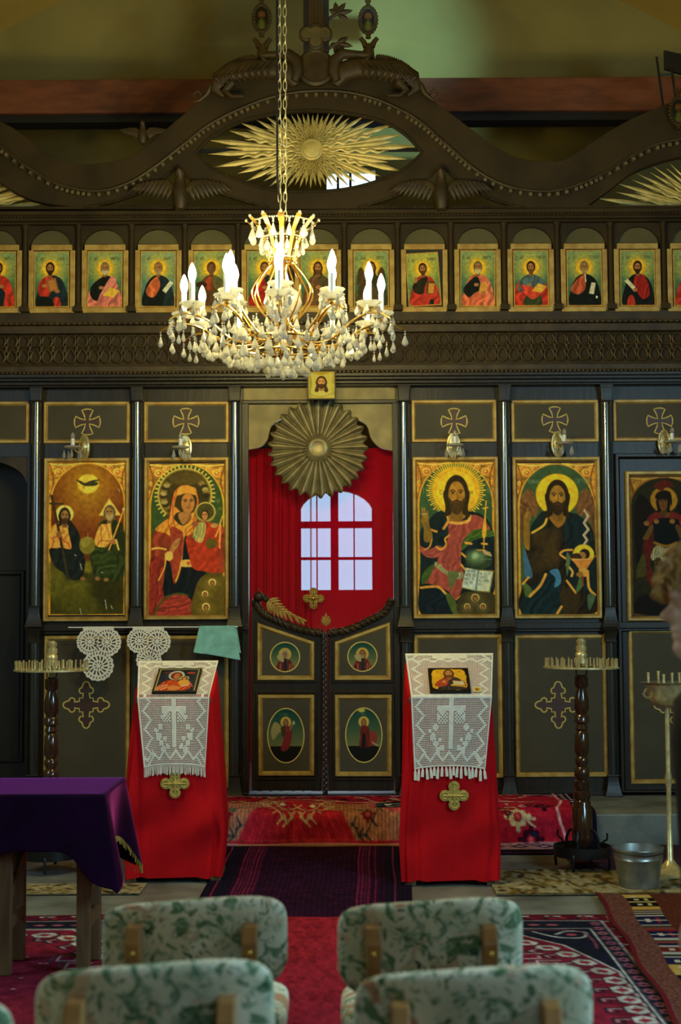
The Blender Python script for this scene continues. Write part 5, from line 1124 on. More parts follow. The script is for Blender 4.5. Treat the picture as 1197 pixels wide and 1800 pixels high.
def medallion(cx, cy, lab, seed):
    Y = -.2; k = 10.0 / FPX; p = at(cx, cy, Y); root = empty('crest_medallion', (p.x, Y, p.z - 30 * k), lab, 'medallion', 'oval medallions over the crest')
    m = MB(); m.lathe([(1, -.012), (1, .012), (.001, .013)], (p.x, Y, p.z), 28, M4=Matrix.Rotation(PI / 2, 4, 'X') @ Matrix.Diagonal((15 * k, 24 * k, 1, 1))); m.build('board', M['carve'], root)
    for j in range(24):
        a = 2 * PI * j / 24; m = MB(); m.sphere((p.x + 15.5 * k * math.cos(a), Y - .008, p.z + 25 * k * math.sin(a)), 3.3 * k, 8, 6); m.build('bead', M['carve'], root, smooth=True)
    c = Cv(0, 0, 100, 150, 30, bg=(30, 26, 16), seed=seed); c.ell(50, 52, 26, 26, (120, 66, 26)); face(c, 50, 54, 22, 32, (110, 84, 40), (50, 34, 16), beard=(60, 50, 24)); c.poly([(16, 150), (24, 96), (50, 80), (76, 96), (84, 150)], (52, 60, 24)); c.poly([(30, 150), (40, 92), (60, 92), (70, 150)], (84, 84, 30))
    masked_oval(c, 'oval_painting', p.x, p.z, 11.5 * k, 20 * k, Y - .0145, root)
    m = MB(); m.tube([(p.x, Y, p.z + 26 * k), (p.x, Y, p.z + 36 * k)], [4 * k, 3 * k], 8); m.tube([(p.x, Y, p.z - 24 * k), (p.x, Y, p.z - 33 * k)], [4 * k, 5 * k], 8)
    for s2 in (-1, 0, 1): m.tube([(p.x + s2 * 3 * k, Y, p.z + 34 * k), (p.x + s2 * 6 * k, Y, p.z + 44 * k)], [2.4 * k, 1 * k], 6)
    m.build('finial', M['carve'], root, smooth=True)
medallion(460, 33, 'oval painted medallion with beaded rim above the left dragon', 61)
medallion(647, 36, 'oval painted medallion with beaded rim above the right dragon', 62)
medallion(1192, 196, 'round beaded medallion at the right edge of the crest', 63)
p = at(1188, 140, -.1); hb = empty('hanging_board', (p.x, -.1, at(1188, 200, -.1).z), 'black board on two struts at the top right above the crest', 'board')
X0_, X1_, Z0_, Z1_ = rc(1168, 88, 1230, 118, -.1); m = MB(); m.add([(X0_, -.1, Z1_), (X1_, -.1, Z1_ - .06), (X1_, -.1, Z0_ - .09), (X0_, -.1, Z0_ - .01), (X0_, -.07, Z1_), (X1_, -.07, Z1_ - .06), (X1_, -.07, Z0_ - .09), (X0_, -.07, Z0_ - .01)], [(0, 1, 2, 3), (7, 6, 5, 4), (0, 4, 5, 1), (1, 5, 6, 2), (2, 6, 7, 3), (3, 7, 4, 0)]); m.build('panel', M['iron'], hb)
for xa_, ya_, xb_, yb_ in ((1154, 100, 1166, 190), (1180, 118, 1190, 190)): m = MB(); m.tube([tuple(at(xa_, ya_, -.1)), tuple(at(xb_, yb_, -.1))], .009, 8); m.build('strut', M['iron'], hb, smooth=True)
m = MB(); m.tube([tuple(at(1160, 132, -.1)), tuple(at(1184, 130, -.1))], .007, 8); m.build('crosspiece', M['iron'], hb)
# central cross post with trefoil end, boss and leaf sprays
Y = -.2; k = 10.0 / FPX; p = at(556, 118, Y)
def q(x, y, dy=0.0): a = at(x, y, Y); return (a.x, Y + dy, a.z)
cp = empty('crest_cross', q(556, 150), 'tall carved painted cross rising from the round boss at the top of the crest', 'cross')
m = MB(); m.lathe([(34 * k, -.02), (34 * k, .01), (29 * k, .022), (27 * k, .016), (.001, .018)], q(555, 119), 32, M4=Matrix.Rotation(PI / 2, 4, 'X')); m.build('round_boss', M['carve'], cp, smooth=True, ang=30)
m = MB(); a = q(556, 92); b_ = q(556, -320); m.box(a[0] - 23 * k, a[0] + 23 * k, Y - .02, Y + .02, a[2], b_[2]); m.build('cross_shaft', M['dark'], cp, bevel=.004)
m = MB(); m.box(a[0] - 14 * k, a[0] + 14 * k, Y - .028, Y - .02, a[2], b_[2]); m.box(a[0] - 3 * k, a[0] + 3 * k, Y - .034, Y - .028, a[2] + .1, b_[2]); m.build('painted_shaft', M['carve'], cp, bevel=.003)
m = MB(); a = q(555, -150); m.box(a[0] - 110 * k, a[0] + 110 * k, Y - .02, Y + .02, a[2] - 22 * k, a[2] + 22 * k); m.build('cross_arm', M['carve'], cp, bevel=.004)
M['olive'] = pm('olive_cross_paint', (0.10, 0.078, 0.026), .5, var=.4, scale=12)
m = MB(); qq = []
for (dx, dy, r, a0, a1) in ((-17, 0, 15, .6, 4.2), (0, 16, 15, 3.9, 5.6), (17, 0, 15, 5.2, 8.8)):
    cc = q(555 + dx, 62 + dy)
    for t in np.linspace(a0, a1, 8): qq.append((cc[0] + r * k * math.cos(t), cc[2] + r * k * math.sin(t)))
[m.lathe([(r * k, Y * 0 - .02), (r * k, .012), (r * .8 * k, .018), (.001, .018)], q(555 + dx, 62 + dy, -.02 - .002 * (dy > 0)), 24, M4=Matrix.Rotation(PI / 2, 4, 'X')) for dx, dy, r in ((-16, 0, 14), (16, 0, 14), (0, 15, 14), (0, 0, 15), (0, -8, 12))]; m.build('trefoil_end', M['carve'], cp, smooth=True, ang=30)
m = MB(); [m.lathe([(r * k, .018), (r * k, .023), (.001, .024)], q(555 + dx, 62 + dy, -.02 - .002 * (dy > 0)), 24, M4=Matrix.Rotation(PI / 2, 4, 'X')) for dx, dy, r in ((-15, 0, 10.5), (15, 0, 10.5), (0, 14, 10.5), (0, 0, 12))]; m.build('trefoil_paint', M['olive'], cp)
for cy_ in (24, 76):
    for j, (ang, ln) in enumerate(((.2, 30), (.9, 26), (1.7, 22), (-.5, 24), (2.6, 16))):
        sg = 1 if cy_ < 50 else -1; s_ = q(592, cy_); m = MB(); gilt_leaf(m, (s_[0], s_[2]), ang * sg, ln * k, 11 * k, Y); m.build('carved_leaf', M['carve'], cp, smooth=True)
    m = MB(); m.tube([q(577, cy_ + 10), q(586, cy_ + 4), q(594, cy_)], 3 * k, 6); m.build('leaf_stem', M['carve'], cp)

# ================================================================== SCONCES
def drop_mesh(ln, r, n=8):
    m = MB(); m.lathe([(.0006, ln * .5), (r * .25, ln * .40), (r * .62, ln * .12), (r, -ln * .18), (r * .8, -ln * .36), (r * .3, -ln * .48), (.0004, -ln * .5)], (0, 0, 0), n, M4=Matrix.Diagonal((1, .55, 1, 1)))
    return m.mesh('crystal')
DROP = drop_mesh(.058, .0125); DROP.materials.append(M['crystal'])
def sconce(first=None):
    root = empty('wall_sconce', (0, 0, 0), None, 'wall lamp', 'brass wall sconces under the painted crosses')
    m = MB(); m.lathe([(1, -.004), (1, .006), (.82, .010), (.70, .006), (.5, .010), (.25, .016), (.001, .018)], (0, -.01, 0), 28, M4=Matrix.Rotation(PI / 2, 4, 'X') @ Matrix.Diagonal((.044, .082, 1, 1))); m.build('backplate', M['brass'], root, smooth=True, local=True, ang=60)
    m = MB(); m.tube(cat([(0, -.02, 0), (0, -.06, -.035), (0, -.10, -.02), (0, -.115, .0)], 6), .005, 8); m.build('arm', M['brass'], root, smooth=True, local=True)
    m = MB(); m.lathe([(.008, -.02), (.052, -.012), (.056, -.004), (.05, 0), (.01, -.006)], (0, -.115, 0), 20); m.build('glass_dish', M['crystal'], root, smooth=True, local=True)
    m = MB(); m.lathe([(.013, 0), (.013, .045)], (0, -.115, 0), 14); c_ = m.build('candle_tube', M['white'], root, smooth=True, local=True)
    m = MB(); m.lathe([(.008, .045), (.012, .052), (.014, .062), (.011, .072), (.003, .084)], (0, -.115, 0), 14); m.build('bulb', M['crystal'], c_, smooth=True, local=True)
    for j in range(5):
        a = 2 * PI * j / 5 + .3; o = bpy.data.objects.new('crystal_drop', DROP); COL.objects.link(o); o.parent = root; o.location = (.054 * math.cos(a), -.115 + .054 * math.sin(a), -.052)
    return root
sc0 = None
for (cx, cy, rz, lab) in ((150, 787, .55, 'brass wall sconce with hanging crystals above the icon of two seated figures'), (326, 788, .15, 'brass wall sconce with hanging crystals above the mother and child icon'), (797, 784, 0.0, 'brass wall sconce with hanging crystals above the blessing man icon'), (979, 781, -.25, 'brass wall sconce with hanging crystals above the winged man icon'), (1166, 778, -.25, 'brass wall sconce with hanging crystals at the right edge above the soldier icon')):
    p = at(cx, cy, -.01); o = sconce() if sc0 is None else copy_tree(sc0)
    sc0 = sc0 or o; o.location = (p.x, -.012, p.z); o.rotation_euler = (0, 0, -rz); o.scale = (1.15, 1.15, 1.15); o['label'] = lab
# ================================================================== CHANDELIER
CYP = -3.0
cc = at(497, 560, CYP); CHX = cc.x; kk = 7.2 / FPX
def cz(y): return at(497, y, CYP).z
ch = empty('chandelier', (CHX, CYP, cz(560)), 'large gilded crystal chandelier with lit candle bulbs hanging on chains before the screen', 'chandelier')
M['bulb'] = pm('lit_bulb', (1, .95, .85), .3, var=.02, emit=(1.0, 0.90, 0.72), es=9.0)
M['tube'] = pm('candle_tube_white', (0.82, 0.84, 0.82), .3, var=.04)
M['chgold'] = pm('polished_chandelier_gold', (0.95, 0.58, 0.13), 0.16, metal=1.0, var=0.12, scale=20)
def CP(r, a, z): return Vector((CHX + r * math.cos(a), CYP + r * math.sin(a), z))
def part(name, mb, mat, par=ch, **k): return mb.build(name, M[mat], par, smooth=k.pop('smooth', True), **k)
zc_low, zc_up = 3.025, 3.115
m = MB(); m.lathe([(.004, 2.80), (.03, 2.815), (.045, 2.85), (.03, 2.88), (.022, 2.93), (.05, 2.955), (.06, 2.975), (.03, 3.0), (.018, 3.06), (.03, 3.10), (.018, 3.14), (.014, 3.25), (.024, 3.29), (.014, 3.32), (.012, 3.50), (.02, 3.54), (.006, 3.56)], (CHX, CYP, 0), 20); part('stem', m, 'chgold')
# crystal bowl on the stem
m = MB(); m.lathe([(.02, 3.02), (.075, 3.05), (.10, 3.10), (.085, 3.15), (.05, 3.18), (.02, 3.19)], (CHX, CYP, 0), 16); part('crystal_body', m, 'crystal', smooth=False)
# wire cage
for i in range(12):
    a = 2 * PI * i / 12 + .1
    m = MB(); m.tube([CP(r, a, z) for r, z in cat([(.062, 3.315), (.075, 3.29), (.12, 3.235), (.152, 3.18), (.155, 3.14), (.13, 3.08), (.09, 3.03), (.06, 3.0)], 5)], .0045, 6); part('cage_wire', m, 'chgold')
def ringtube(r, z, t, n=40): m = MB(); m.tube([CP(r, 2 * PI * i / n, z) for i in range(n)], t, 8, closed=True); return m
part('neck_ring', ringtube(.066, 3.318, .009), 'chgold'); part('lower_ring', ringtube(.30, 2.885, .006, 60), 'chgold'); part('lower_ring', ringtube(.18, 2.84, .006, 50), 'chgold')
# crown of flared blades
for i in range(12):
    a = 2 * PI * i / 12; P_ = cat([(.068, 3.32), (.085, 3.38), (.115, 3.45), (.155, 3.50), (.182, 3.525)], 4); t_ = Vector((-math.sin(a), math.cos(a), 0)); vs = []
    m = MB()
    for (r, z) in P_:
        c = CP(r, a, z); w_ = .008 + (r - .068) * .06; o_ = Vector((math.cos(a), math.sin(a), 0)) * .002
        vs += [c - t_ * w_ - o_, c + t_ * w_ - o_, c + t_ * w_ + o_, c - t_ * w_ + o_]
    fs = [(j * 4 + k, j * 4 + (k + 1) % 4, j * 4 + 4 + (k + 1) % 4, j * 4 + 4 + k) for j in range(len(P_) - 1) for k in range(4)] + [(3, 2, 1, 0), tuple(len(vs) - 4 + q_ for q_ in range(4))]
    m.add(vs, fs); bl = part('crown_blade', m, 'chgold', smooth=False)
    m = MB(); m.sphere(CP(.186, a, 3.53), .008, 8, 6); part('crown_bead', m, 'crystal', par=bl)
beads = MB()
def beadchain(p, q_, sag, n, r=.0052):
    p, q_ = Vector(p), Vector(q_)
    for j in range(n + 1):
        t = j / n; c = p.lerp(q_, t); c.z -= sag * 4 * t * (1 - t); beads.sphere(c, r, 6, 4)
for i in range(12):
    a, b_ = 2 * PI * i / 12, 2 * PI * (i + 1) / 12
    beadchain(CP(.165, a, 3.515), CP(.165, b_, 3.515), .006, 7); beadchain(CP(.11, a, 3.435), CP(.11, b_, 3.435), .003, 5); beadchain(CP(.07, a, 3.33), CP(.07, b_, 3.33), 0, 4)
# arms
spots = []; tips = []
def arm(a, prof, cup, rr):
    m = MB(); pts = cat(prof, 6); m.tube([CP(r, a, z) for r, z in pts], .0062, 8); ar = part('arm', m, 'chgold')
    r, z = cup
    m = MB(); m.lathe([(.006, z - .03), (.013, z - .018), (.008, z - .008), (.02, z)], CP(r, a, 0), 12); m.build('cup', M['chgold'], ar, smooth=True)
    m = MB(); m.lathe([(.012, z - .006), (.040, z + .004), (.060, z + .018), (.063, z + .024), (.054, z + .020), (.03, z + .010), (.012, z + .006)], CP(r, a, 0), 24, flute=lambda t, zz: 1 + .05 * math.cos(12 * t)); m.build('glass_dish', M['crystal'], ar, smooth=True)
    m = MB(); m.lathe([(.0135, z + .004), (.0135, z + .125)], CP(r, a, 0), 14); cdl = m.build('candle_tube', M['tube'], ar, smooth=True)
    m = MB(); m.lathe([(.010, z + .125), (.013, z + .135), (.0195, z + .158), (.020, z + .172), (.015, z + .195), (.007, z + .216), (.001, z + .226)], CP(r, a, 0), 14); m.build('bulb', M['bulb'], ar, smooth=True)
    spots.append((r, a, z)); tips.append((prof[-1][0], a, prof[-1][1]))
for i in range(12): arm(2 * PI * i / 12, [(.05, 2.945), (.15, 2.885), (.28, 2.885), (.40, 2.96), (.49, 2.992), (.56, 2.99), (.625, 2.955)], (.505, zc_low), 0)
for i in range(6): arm(2 * PI * (i + .5) / 6, [(.05, 2.965), (.12, 2.93), (.19, 2.99), (.25, 3.07), (.30, 3.088), (.35, 3.07), (.375, 3.04)], (.295, zc_up), 0)
# crystal drops: big ones are parts of their own, the rest one mass
CD = drop_mesh(.060, .0195); CD.materials.append(M['crystal'])
drops = []
rnd = random.Random(4)
def hang(p, sc=1.0, chain=.02):
    p = Vector(p)
    n = max(1, int(chain / .012))
    for j in range(n): beads.sphere(p - Vector((0, 0, .006 + j * .012)), .0055 * min(1.2, sc), 6, 4)
    drops.append((p - Vector((0, 0, n * .012 + .031 * sc)), sc))
    return p - Vector((0, 0, n * .012 + .062 * sc))
for k, (r, a, z) in enumerate(tips):
    lowt = k < 12
    q_ = CP(r, a, z); e = hang(q_, .95, .03); 
    for s_ in (-1, 1):
        c = CP(r - .06, a + s_ * (.05 if lowt else .09), z + .028); e = hang(c, .9, .03); 
        if lowt: hang(e, .8, .012)
    if lowt:
        for t, s_ in ((.40, -.05), (.40, .06), (.34, 0), (.45, 0.03)): hang(CP(t, a + s_, 2.93), .95 + rnd.uniform(-.1, .15), .025)
for (r, a, z) in spots:
    for j in range(5):
        t = 2 * PI * j / 5 + a; p_ = CP(r, a, z + .015) + Vector((.058 * math.cos(t), .058 * math.sin(t), 0)); hang(p_, .85, .015)
for (r, z, n, sc) in ((.30, 2.885, 26, 1.1), (.24, 2.86, 20, 1.0), (.18, 2.84, 16, 1.15), (.10, 2.83, 10, 1.1), (.05, 2.81, 5, 1.3), (.42, 2.91, 24, 1.0), (.15, 3.03, 12, 1.0), (.10, 2.97, 10, 1.0)):
    for j in range(n):
        e = hang(CP(r, 2 * PI * j / n + r * 7, z + rnd.uniform(-.012, .012)), sc * rnd.uniform(.9, 1.1), .012 + rnd.choice((0, .012)))
for i in range(12):
    a = 2 * PI * (i + .5) / 12; hang(CP(.158, a, 3.505), 1.15, .024); hang(CP(.105, a, 3.425), .95, .012)
    if i % 2: hang(CP(.075, a, 3.40), .8, .01)
drops.sort(key=lambda d: d[0].y - d[1] * .3)
vals = sorted(range(len(drops)), key=lambda i: drops[i][0].y)
rest = MB(); cv = [tuple(v.co) for v in CD.vertices]; cf = [tuple(p_.vertices) for p_ in CD.polygons]
for n_i, i in enumerate(vals):
    pos, sc = drops[i]; rz = rnd.uniform(-1.2, 1.2)
    if n_i < 100:
        o = bpy.data.objects.new('crystal_drop', CD); COL.objects.link(o); o.parent = ch; o.location = pos - wloc(ch); o.scale = (sc,) * 3; o.rotation_euler = (0, 0, rz)
    else:
        R4 = Matrix.Translation(pos) @ Matrix.Rotation(rz, 4, 'Z') @ Matrix.Scale(sc, 4); rest.add([R4 @ Vector(v) for v in cv], cf)
o = rest.build('crystal_drops_mass', M['crystal'], ch); o['kind'] = 'stuff'
o = beads.build('glass_beads', M['crystal'], ch, smooth=True); o['kind'] = 'stuff'
# chains and cable to the vault
M['cable'] = M['iron']
ztop = 6.9
for s_ in (-1, 1):
    m = MB(); z = 3.53; j = 0; x = CHX + s_ * .014
    while z < ztop:
        L_ = .052; A = (1, 0) if j % 2 == 0 else (0, 1); pts = []
        for t in range(12):
            a = 2 * PI * t / 12; u = .0085 * math.cos(a); v = (L_ / 2 + .004) * math.sin(a) * (1.0 if abs(math.sin(a)) > .9 else .96); pts.append((x + u * A[0] + .0035 * A[1], CYP + u * A[1] + .0035 * A[0], z + L_ / 2 + v))
        m.tube(pts, .0028, 6, closed=True); z += L_ - .003; j += 1
    o = part('chain', m, 'brass')
m = MB(); m.tube([(CHX - .026, CYP, ztop), (CHX - .026, CYP, 3.75), (CHX - .006, CYP, 3.56)], .006, 8); part('cable', m, 'iron')
m = MB(); m.lathe([(.07, 7.10), (.05, 7.0), (.02, 6.9)], (CHX, CYP, 0), 16); part('ceiling_rose', m, 'brass')
for (r_, n_, z_, E) in ((.50, 6, zc_low + .175, 22.0), (.30, 3, zc_up + .18, 18.0)):
    for _i in range(n_):
        a_ = 2 * PI * (_i + .25) / n_ * 1.0
        l = bpy.data.lights.new('candle_light', 'POINT'); l.energy = E; l.color = (1.0, 0.82, 0.30); l.shadow_soft_size = 0.03
        o = bpy.data.objects.new('candle_light', l); COL.objects.link(o); o.parent = ch; o.location = CP(r_ + .03, a_, z_ + .06) - wloc(ch)
# ================================================================== RUGS AND FLOOR
def onfloor(px, py, z=0.0): return onz(px, py, z)
def rug(name, canvas, x0, x1, ya, yb, z, label, mat='rug', wav=.003, rz=0.0, cat_='rug', skew=None):
    """flat rug; canvas u->x, v-> from far (yb) to near (ya)"""
    cx_, cy_ = (x0 + x1) / 2, (ya + yb) / 2; c_, s_ = math.cos(rz), math.sin(rz)
    def fn(U, V):
        X = (x0 + (x1 - x0) * U) - cx_; Y = (yb + (ya - yb) * V) - cy_
        Z = z + .006 + wav * (np.sin(U * 9 + V * 5) * np.sin(V * 13 + U * 3)) + wav
        return cx_ + X * c_ - Y * s_, cy_ + X * s_ + Y * c_, Z
    o = grid(name, canvas.nx, canvas.ny, fn, canvas.cols(), M[mat], thick=.006); return info(o, label, cat_)
# grand patterned rugs left and right
def persian(seed, mirror=False):
    c = Cv(0, 0, 200, 320, 260, bg=(120, 20, 44), seed=seed); R = (128, 26, 50); N = (24, 28, 46); I = (168, 172, 172); DR = (84, 16, 38)
    rx, ry = 200, 320
    c.rect(0, 0, 200, 320, DR)
    for k in range(20):                       # outer guard: dashes
        y = 16 * k + 2
        for a0, a1, b0 in ((0, 7, 2.4), (193, 200, 196.2)): c.rect(a0, y, a1, y + 12, (104, 22, 46)); c.rect(b0, y + 1, b0 + .9, y + 10, I); c.rect(b0 + 2, y + 2, b0 + 2.7, y + 9, (60, 14, 34)); c.rect(a0, y + 12, a1, y + 14.5, (118, 116, 118))
    c.rect(7.5, 13, 192.5, 307, I); c.rect(8.5, 14, 191.5, 306, N)
    for k in range(12): c.rect(6 + 16 * k, 3, 14 + 16 * k, 5, I); c.rect(6 + 16 * k, 7, 16 + 16 * k, 9, (170, 34, 40)); c.line([(4 + 16 * k, 12), (9 + 16 * k, 4), (14 + 16 * k, 12)], 1.2, N)
    for k in range(28):
        for x in (12, 188):
            y = 20 + k * 10
            for dx, dy in ((-1.5, -1.4), (1.5, -1.4), (-1.5, 1.4), (1.5, 1.4), (0, -2.4), (0, 2.4)): c.ell(x + dx, y + dy, .95, .95, (160, 84, 104))
    for k in range(16): c.ell(32 + k * 9, 22, 3, 1.6, (150, 70, 90)); c.ell(32 + k * 9, 298, 3, 1.6, (150, 70, 90))
    c.rect(15.5, 29, 184.5, 291, I); c.rect(16.6, 30, 183.4, 290, N); c.poly([(60, 31), (140, 31), (166, 62), (182, 110), (182, 210), (166, 258), (140, 289), (60, 289), (34, 258), (18, 210), (18, 110), (34, 62)], (120, 24, 46), smooth=False); c.line([(60, 31), (140, 31), (166, 62), (182, 110), (182, 210), (166, 258), (140, 289), (60, 289), (34, 258), (18, 210), (18, 110), (34, 62), (60, 31)], 1.2, I); c.poly([(64, 52), (136, 52), (158, 84), (172, 124), (172, 196), (158, 236), (136, 268), (64, 268), (42, 236), (28, 196), (28, 124), (42, 84)], R, smooth=False)
    rnd = random.Random(seed)
    ring = [(64, 42), (136, 42), (162, 73), (177, 117), (177, 203), (162, 247), (136, 278), (64, 278), (38, 247), (23, 203), (23, 117), (38, 73), (64, 42)]
    for (xa, ya), (xb, yb) in zip(ring[:-1], ring[1:]):
        L_ = math.hypot(xb - xa, yb - ya); n_ = max(1, int(L_ / 12.5)); ux, uy = (xb - xa) / L_, (yb - ya) / L_; nx_, ny_ = uy, -ux
        for k in range(n_):
            x, y = xa + ux * L_ * (k + .5) / n_, ya + uy * L_ * (k + .5) / n_; P_ = lambda a, b_: (x + ux * a + nx_ * b_, y + uy * a + ny_ * b_)
            c.poly([P_(-7, 1), P_(-3, 5.5), P_(4, 5.5), P_(6.6, 1), P_(3, -4), P_(-4, -4)], I, smooth=False); c.line([P_(-7, 1), P_(-3, 5.5), P_(4, 5.5), P_(6.6, 1), P_(3, -4), P_(-4, -4), P_(-7, 1)], .7, (60, 12, 30))
            c.ell(*P_(0, .8), 2.4, 1.9, (140, 28, 46)); c.line([P_(-4.5, 1), P_(4, .2)], .6, (140, 28, 46))
            c.line([P_(-3, -5), P_(-3, -11), P_(3.4, -11), P_(3.4, -7), P_(0, -7)], 1.1, N); c.line([P_(-1.6, -5), P_(-1.6, -9.6), P_(2.2, -9.6)], .8, I)
    for s1 in (-1, 1):
        for s2 in (-1, 1):
            X = lambda u: 100 + s1 * u
            Y_ = lambda v: 160 + s2 * v
            c.line([(X(56), Y_(124)), (X(66), Y_(113)), (X(77), Y_(112)), (X(80), Y_(122)), (X(72), Y_(125)), (X(66), Y_(119))], 1.6, I, smooth=True); c.line([(X(50), Y_(127)), (X(76), Y_(126)), (X(81), Y_(108)), (X(80), Y_(90))], 1.1, (130, 60, 80), smooth=True); c.ell(X(73), Y_(118), 2.4, 2.4, (160, 60, 80))
            for k in range(3): c.line([(X(54 + k * 6), Y_(82 - k * 13)), (X(44 + k * 6), Y_(82 - k * 13)), (X(44 + k * 6), Y_(73 - k * 13)), (X(52 + k * 6), Y_(73 - k * 13)), (X(52 + k * 6), Y_(78 - k * 13))], 1.0, I); c.line([(X(57 + k * 6), Y_(84 - k * 13)), (X(41 + k * 6), Y_(84 - k * 13)), (X(41 + k * 6), Y_(71 - k * 13))], .9, (70, 66, 84))
    for (x, y) in ((100, 160), (100, 100), (100, 220)):
        for k in range(12):
            a = k * PI / 6; c.ell(x + 15 * math.cos(a), y + 11 * math.sin(a), 3.4, 2.8, (104, 100, 112))
        c.ell(x, y, 14, 10, (24, 24, 44)); c.ell(x, y, 8, 6, (110, 104, 116)); c.ell(x, y, 4, 3, (140, 30, 56))
    for k in range(90):
        x, y = rnd.uniform(46, 154), rnd.uniform(62, 258)
        if abs(x - 100) / 58 + abs(y - 160) / 110 < 1.35: c.ell(x, y, 1.0, .8, (190, 130, 140))
    return boost(c.speck(.18, 5, .14), 1.0)
a = onfloor(1010, 1612); b_ = onfloor(1176, 1800)
rx1 = onfloor(1012, 1614).x + .02
rx1 = onfloor(1078, 1614).x
rug('patterned_rug', persian(71), rx1 - 2.0, rx1 + .0, a.y - 3.2, a.y, 0.0, 'crimson rug with navy flower border lying right of the aisle behind the chairs', rz=0.0)
lx = rx1 - 1.73
rug('patterned_rug', persian(72), lx - 2.3, lx - .3, onfloor(200, 1612).y - 3.4, onfloor(200, 1612).y, 0.0, 'crimson rug with white lozenges lying under the purple covered table at left')
# crimson aisle runner
c = Cv(0, 0, 60, 160, 90, bg=(150, 26, 46), seed=75); rnd = random.Random(3)
for k in range(260): x, y = rnd.uniform(0, 60), rnd.uniform(0, 160); c.ell(x, y, rnd.uniform(1, 4), .8, (126, 12, 28) if k % 2 else (164, 34, 44), a=.5)
x0 = onfloor(478, 1634).x; x1 = onfloor(640, 1634).x; yb = onfloor(560, 1630).y
rug('aisle_runner', boost(c.speck(.15, 4, .12), 1.0), x0, x1, yb - 3.2, yb + .12, 0.014, 'plain crimson runner lying along the aisle between the chairs', wav=.002)
# dark purple runner
c = Cv(0, 0, 100, 120, 150, bg=(30, 10, 34), seed=76)
c.rect(0, 0, 100, 120, (18, 14, 34)); c.rect(12, 0, 88, 120, (34, 10, 36)); c.rect(0, 114, 100, 120, (14, 18, 40)); 
for x in (4.5, 14, 15.8, 17.6, 19.4, 21.2, 23, 74, 75.8, 77.6, 79.4, 82.5, 92): c.line([(x, 0), (x + .3, 60), (x, 112)], .7, (112, 24, 64))
rnd = random.Random(8)
for k in range(160): x, y = rnd.uniform(26, 73), rnd.uniform(2, 112); c.ell(x, y, rnd.uniform(1, 3), .7, (62, 14, 52), a=.5)
h, w_ = c.X.shape; c.C *= (1 + .18 * np.sin(c.X * 6.28 * 1.1))[..., None]
A_, B_, C_, D_ = onfloor(398, 1489), onfloor(715, 1489), onfloor(345, 1588), onfloor(722, 1588)
yb = A_.y; ya = onfloor(560, 1636).y
def fn(U, V):
    Yv = yb + (ya - yb) * V; f = (Yv - A_.y) / (C_.y - A_.y)
    xl = A_.x + (C_.x - A_.x) * np.clip(f, 0, 1) * .55 + np.clip(f, 0, 1) * .0 + .003 * np.sin(V * 17); xr = B_.x + (D_.x - B_.x) * np.clip(f, 0, 1) * .8 + .003 * np.sin(V * 13 + 1)
    return xl + (xr - xl) * U, Yv, .010 + .006 * np.sin(V * 6 + 1) * np.sin(U * 2 + 1) + .003 * np.sin(U * 9 + V * 4) + .006 * (V < .3) * np.sin(V * 10)
info(grid('runner', c.nx, c.ny, fn, boost(c.speck(.15, 4, .15), 1.1).cols(), M['rug'], thick=.006), 'dark purple runner with pink stripes in front of the step', 'rug')
# long red rug draped over the step
c = Cv(0, 0, 460, 130, 560, bg=(158, 18, 42), seed=78); IV = (176, 160, 120); N = (12, 16, 34); PK = (176, 90, 110)
c.rect(0, 0, 460, 8, N); c.rect(0, 5, 460, 9, PK)
for k in range(60): c.poly([(k * 8, 9), (k * 8 + 4, 15), (k * 8 + 8, 9)], N, smooth=False)
def flower(x, y, r, col, cc_=(170, 60, 60)):
    for k in range(8):
        a = k * PI / 4; c.ell(x + r * .62 * math.cos(a), y + r * .55 * math.sin(a), r * .28, r * .24, col)
        if k % 2 == 0: c.ell(x + r * math.cos(a), y + r * .9 * math.sin(a), r * .2, r * .18, col)
    c.ell(x, y, r * .2, r * .2, cc_)
c.rect(0, 42, 460, 46, (170, 140, 140)); c.rect(0, 118, 460, 130, N); c.rect(0, 100, 460, 118, (150, 110, 120))
for x, y, r in ((60, 30, 7), (108, 28, 8), (190, 30, 7), (206, 34, 8), (240, 27, 9), (258, 30, 8), (330, 30, 7), (380, 66, 10), (398, 84, 9), (420, 70, 10), (352, 74, 9), (350, 96, 8), (408, 98, 9), (300, 30, 8), (20, 30, 8), (36, 70, 9)): flower(x, y, r, (50, 8, 26) if x != 398 else IV)
rnd = random.Random(17)
for k in range(150):
    x, y = rnd.uniform(4, 426), rnd.choice((rnd.uniform(12, 40), rnd.uniform(56, 96)))
    if 118 < x < 322 and y > 50: continue
    q = rnd.random()
    if q < .35: flower(x, y, rnd.uniform(3, 5), (52, 10, 30))
    elif q < .6: flower(x, y, rnd.uniform(2.5, 4), (190, 130, 130), (20, 20, 50))
    elif q < .8: c.line([(x, y), (x + rnd.uniform(-7, 7), y + rnd.uniform(-4, 4)), (x + rnd.uniform(-9, 9), y + rnd.uniform(-6, 6))], 1.6, IV, smooth=True)
    else: c.ell(x, y, 3, 1.6, (24, 30, 60))
for k in range(110): c.ell(4.2 * k, 44 + rnd.uniform(-3, 3), 2.4, 1.0, rnd.choice(((190, 160, 160), (40, 40, 70), (150, 40, 60)))); c.ell(4.2 * k, 11 + rnd.uniform(-2, 2), 2.2, 1.0, rnd.choice(((190, 160, 170), (20, 20, 40))))
